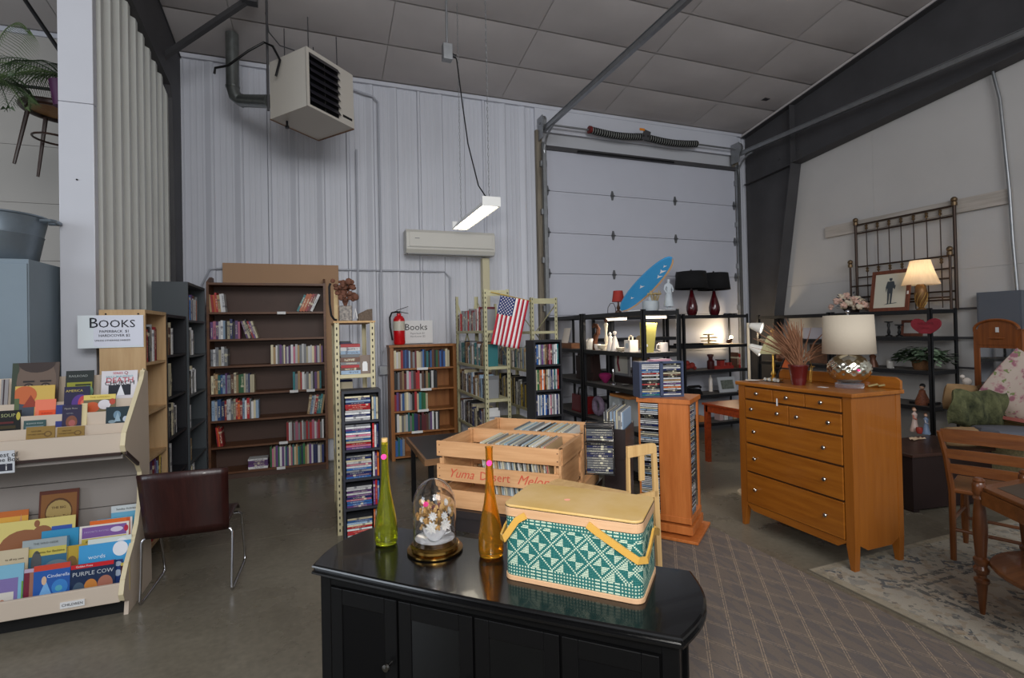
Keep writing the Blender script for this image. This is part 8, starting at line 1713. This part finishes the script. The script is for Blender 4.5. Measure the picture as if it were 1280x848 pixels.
# ---------------------------------------------------------------- rugs
def weave(nt, b, col_out, rough=.95):
    b.inputs['Roughness'].default_value = rough; nt.links.new(col_out, b.inputs['Base Color'])
def rugs():
    def base(name):
        m = bpy.data.materials.new(name); m.use_nodes = True; nt = m.node_tree; b = nt.nodes['Principled BSDF']; b.inputs['Roughness'].default_value = .95; b.inputs['Specular IOR Level'].default_value = .1
        tc = nt.nodes.new('ShaderNodeTexCoord'); sp = nt.nodes.new('ShaderNodeSeparateXYZ'); nt.links.new(tc.outputs['Object'], sp.inputs[0]); return m, nt, b, tc, sp
    def mk(nt):
        def mt(op, a, b_=None, c=None):
            n = nt.nodes.new('ShaderNodeMath'); n.operation = op
            for i, v in enumerate((a, b_, c)):
                if v is None: continue
                if isinstance(v, (int, float)): n.inputs[i].default_value = v
                else: nt.links.new(v, n.inputs[i])
            return n.outputs[0]
        def mix(f, a, b_, bl='MIX'):
            n = nt.nodes.new('ShaderNodeMix'); n.data_type = 'RGBA'; n.blend_type = bl
            for s, v in ((0, f), (6, a), (7, b_)):
                if isinstance(v, (int, float, tuple)): n.inputs[s].default_value = v
                else: nt.links.new(v, n.inputs[s])
            return n.outputs[2]
        def noise(tc, s, d=4, st=None):
            n = nt.nodes.new('ShaderNodeTexNoise'); n.inputs['Scale'].default_value = s; n.inputs['Detail'].default_value = d
            if st:
                mp = nt.nodes.new('ShaderNodeMapping'); mp.inputs['Scale'].default_value = st; nt.links.new(tc.outputs['Object'], mp.inputs[0]); nt.links.new(mp.outputs[0], n.inputs[0])
            else: nt.links.new(tc.outputs['Object'], n.inputs[0])
            return n.outputs[0]
        return mt, mix, noise
    # carpet: grey-brown with paired diamond lines
    m1, nt, b, tc, sp = base('diamond_carpet'); mt, mix, noise = mk(nt); x, y = sp.outputs[0], sp.outputs[1]; a1_ = mt('SUBTRACT', mt('MULTIPLY', x, .8), mt('MULTIPLY', y, .6)); a2_ = mt('ADD', mt('MULTIPLY', x, .87), mt('MULTIPLY', y, .5))
    def dbl(a, p, w=.008): q = mt('PINGPONG', a, p/2); return mt('MULTIPLY', mt('LESS_THAN', q, w), mt('GREATER_THAN', q, .0035))
    ln = mt('MAXIMUM', dbl(a1_, .127), mt('MULTIPLY', dbl(a2_, .17, .011), .45)); ln = mt('MULTIPLY', ln, mt('GREATER_THAN', noise(tc, 90, 2), .42))
    ground = mix(mt('GREATER_THAN', noise(tc, 24, 5, (1, .25, 1)), .52), rgb(134, 126, 120), rgb(124, 119, 118)); ground = mix(.5, ground, mix(noise(tc, 120, 3), rgb(90, 86, 84), rgb(160, 144, 126)), 'OVERLAY')
    col = mix(mt('MULTIPLY', ln, .55), ground, rgb(186, 164, 138)); nt.links.new(col, b.inputs['Base Color'])
    # oriental rug: pale field, blue and tan motifs, borders
    m2, nt, b, tc, sp = base('distressed_oriental_rug'); mt, mix, noise = mk(nt); x, y = sp.outputs[0], sp.outputs[1]
    W2, L2 = 1.55, 1.1
    ex_ = mt('SUBTRACT', W2, mt('ABSOLUTE', x)); ey_ = mt('SUBTRACT', L2, mt('ABSOLUTE', y)); ed = mt('MINIMUM', ex_, ey_)
    mn = noise(tc, 5.5, 5); vor = nt.nodes.new('ShaderNodeTexVoronoi'); vor.voronoi_dimensions = '2D'; vor.inputs['Scale'].default_value = 3.3; vor.distance = 'MANHATTAN'; nt.links.new(tc.outputs['Object'], vor.inputs[0])
    d = vor.outputs['Distance']; ring = mt('MULTIPLY', mt('GREATER_THAN', d, .13), mt('LESS_THAN', d, .27)); core = mt('LESS_THAN', d, .08); brk = mt('GREATER_THAN', noise(tc, 38, 3), .47)
    v2 = nt.nodes.new('ShaderNodeTexVoronoi'); v2.voronoi_dimensions = '2D'; v2.inputs['Scale'].default_value = 12; v2.distance = 'MANHATTAN'; nt.links.new(tc.outputs['Object'], v2.inputs[0]); sm = mt('MULTIPLY', mt('LESS_THAN', v2.outputs['Distance'], .22), mt('GREATER_THAN', noise(tc, 7, 2), .45))
    fld = mix(mn, rgb(168, 164, 156), rgb(198, 188, 168)); fld = mix(mt('MULTIPLY', mt('MULTIPLY', ring, brk), .9), fld, rgb(58, 74, 92)); fld = mix(mt('MULTIPLY', mt('MULTIPLY', core, brk), .6), fld, rgb(150, 126, 92)); fld = mix(mt('MULTIPLY', mt('MULTIPLY', sm, brk), .8), fld, rgb(84, 88, 92))
    fld = mix(mt('MULTIPLY', mt('GREATER_THAN', noise(tc, 16, 4), .56), .4), fld, rgb(150, 122, 92)); fld = mix(mt('MULTIPLY', mt('GREATER_THAN', noise(tc, 12.3, 5, (1.1, .9, 1)), .57), .45), fld, rgb(92, 104, 114))
    l1 = mt('MAXIMUM', mt('LESS_THAN', mt('ABSOLUTE', mt('SUBTRACT', ed, .34)), .02), mt('LESS_THAN', mt('ABSOLUTE', mt('SUBTRACT', ed, .41)), .014)); l1 = mt('MULTIPLY', l1, brk)
    fld = mix(mt('MULTIPLY', l1, .9), fld, rgb(70, 78, 86)); fld = mix(mt('MULTIPLY', mt('LESS_THAN', ed, .05), .6), fld, rgb(160, 148, 124))
    wear = mix(mt('MULTIPLY', noise(tc, 2.2, 6), .5), fld, rgb(160, 152, 136)); wear = mix(.35, wear, mix(noise(tc, 150, 2), rgb(80, 80, 80), rgb(170, 170, 170)), 'OVERLAY'); nt.links.new(wear, b.inputs['Base Color'])
    return m1, m2
CARP, ORI = rugs()
t = thing('diamond_carpet', 'grey-brown carpet with tan diamond lines beside the console', 'carpet', (2.0, 1.1, 0))
obj('pile', Bx((-.55, -2.6, .0005), (.875, 2.17, .008)), CARP, t, bev=.003)
t = thing('oriental_rug', 'pale distressed oriental rug with blue motifs under the chair', 'rug', (4.5, 1.36, 0))
obj('pile', Bx((-1.56, -1.1, .0005), (1.55, 1.1, .009)), ORI, t, bev=.002); obj('bound_edge', MB().box((-1.566, -1.106, .0005), (-1.56, 1.106, .0085)).box((-1.56, 1.1, .0005), (1.556, 1.106, .0085)), mat('rug_binding', (120, 112, 98), .9), t)
# ---------------------------------------------------------------- books past the three hundred that show largest become one run of stuff
bpy.context.view_layer.update(); dg = bpy.context.evaluated_depsgraph_get()
def screen(p):
    d = p-Vector((0, 0, CAMH)); z = d.dot(_f)
    return None if z < .1 else (640+FPX*d.dot(_r)/z, PCY-FPX*d.dot(_u)/z)
CP = Vector((0, 0, CAMH))
def shown(o):
    M = o.matrix_world; ps = [screen(M@Vector(c)) for c in ((0, 0, 0), (1, 0, 0), (0, 0, 1), (1, 0, 1), (0, 1, 1), (1, 1, 1))]
    if None in ps: return 0
    w = min(1280, max(p[0] for p in ps))-max(0, min(p[0] for p in ps)); h = min(848, max(p[1] for p in ps))-max(0, min(p[1] for p in ps))
    if w <= 0 or h <= 0: return 0
    n = 0
    for c in ((.5, 0, .2), (.5, 0, .5), (.5, 0, .8), (.5, 0, .95), (.5, .3, 1), (0, .3, .6)):
        q = M@Vector(c); d = q-CP; L_ = d.length; hit, loc_, _, _, ob_, _ = SC.ray_cast(dg, CP, d.normalized(), distance=L_+.03)
        if ob_ == o or not hit: n += 1
    return w*h*n/6
books = [o for o in COL.objects if o.get('category') == 'book' and o.data is BOOK]
rank = sorted(books, key=shown, reverse=True)
rest = rank[290:]
def stuffmat():
    m = bpy.data.materials.new('assorted_book_covers'); m.use_nodes = True; nt = m.node_tree; a = nt.nodes.new('ShaderNodeVertexColor'); a.layer_name = 'Col'; nt.links.new(a.outputs[0], nt.nodes['Principled BSDF'].inputs['Base Color']); return m
if rest:
    vs, fs, cs, ms = [], [], [], []
    for o in rest:
        M = o.matrix_world; b = len(vs); vs += [tuple(M@v.co) for v in o.data.vertices]
        for p in o.data.polygons: fs.append(tuple(i+b for i in p.vertices)); ms.append(p.material_index); cs += [tuple(o.color)]*len(p.vertices)
    me = bpy.data.meshes.new('assorted_books'); me.from_pydata(vs, [], fs); me.materials.append(stuffmat()); me.materials.append(PAGE)
    for i, p in enumerate(me.polygons): p.material_index = ms[i]
    ca2 = me.color_attributes.new('Col', 'FLOAT_COLOR', 'CORNER')
    for i, c in enumerate(cs): ca2.data[i].color = c
    o = bpy.data.objects.new('assorted_books', me); COL.objects.link(o); tag(o, 'smallest and half-hidden books spread over all the shelves', 'books'); o['kind'] = 'stuff'
    for q in rest: bpy.data.objects.remove(q)
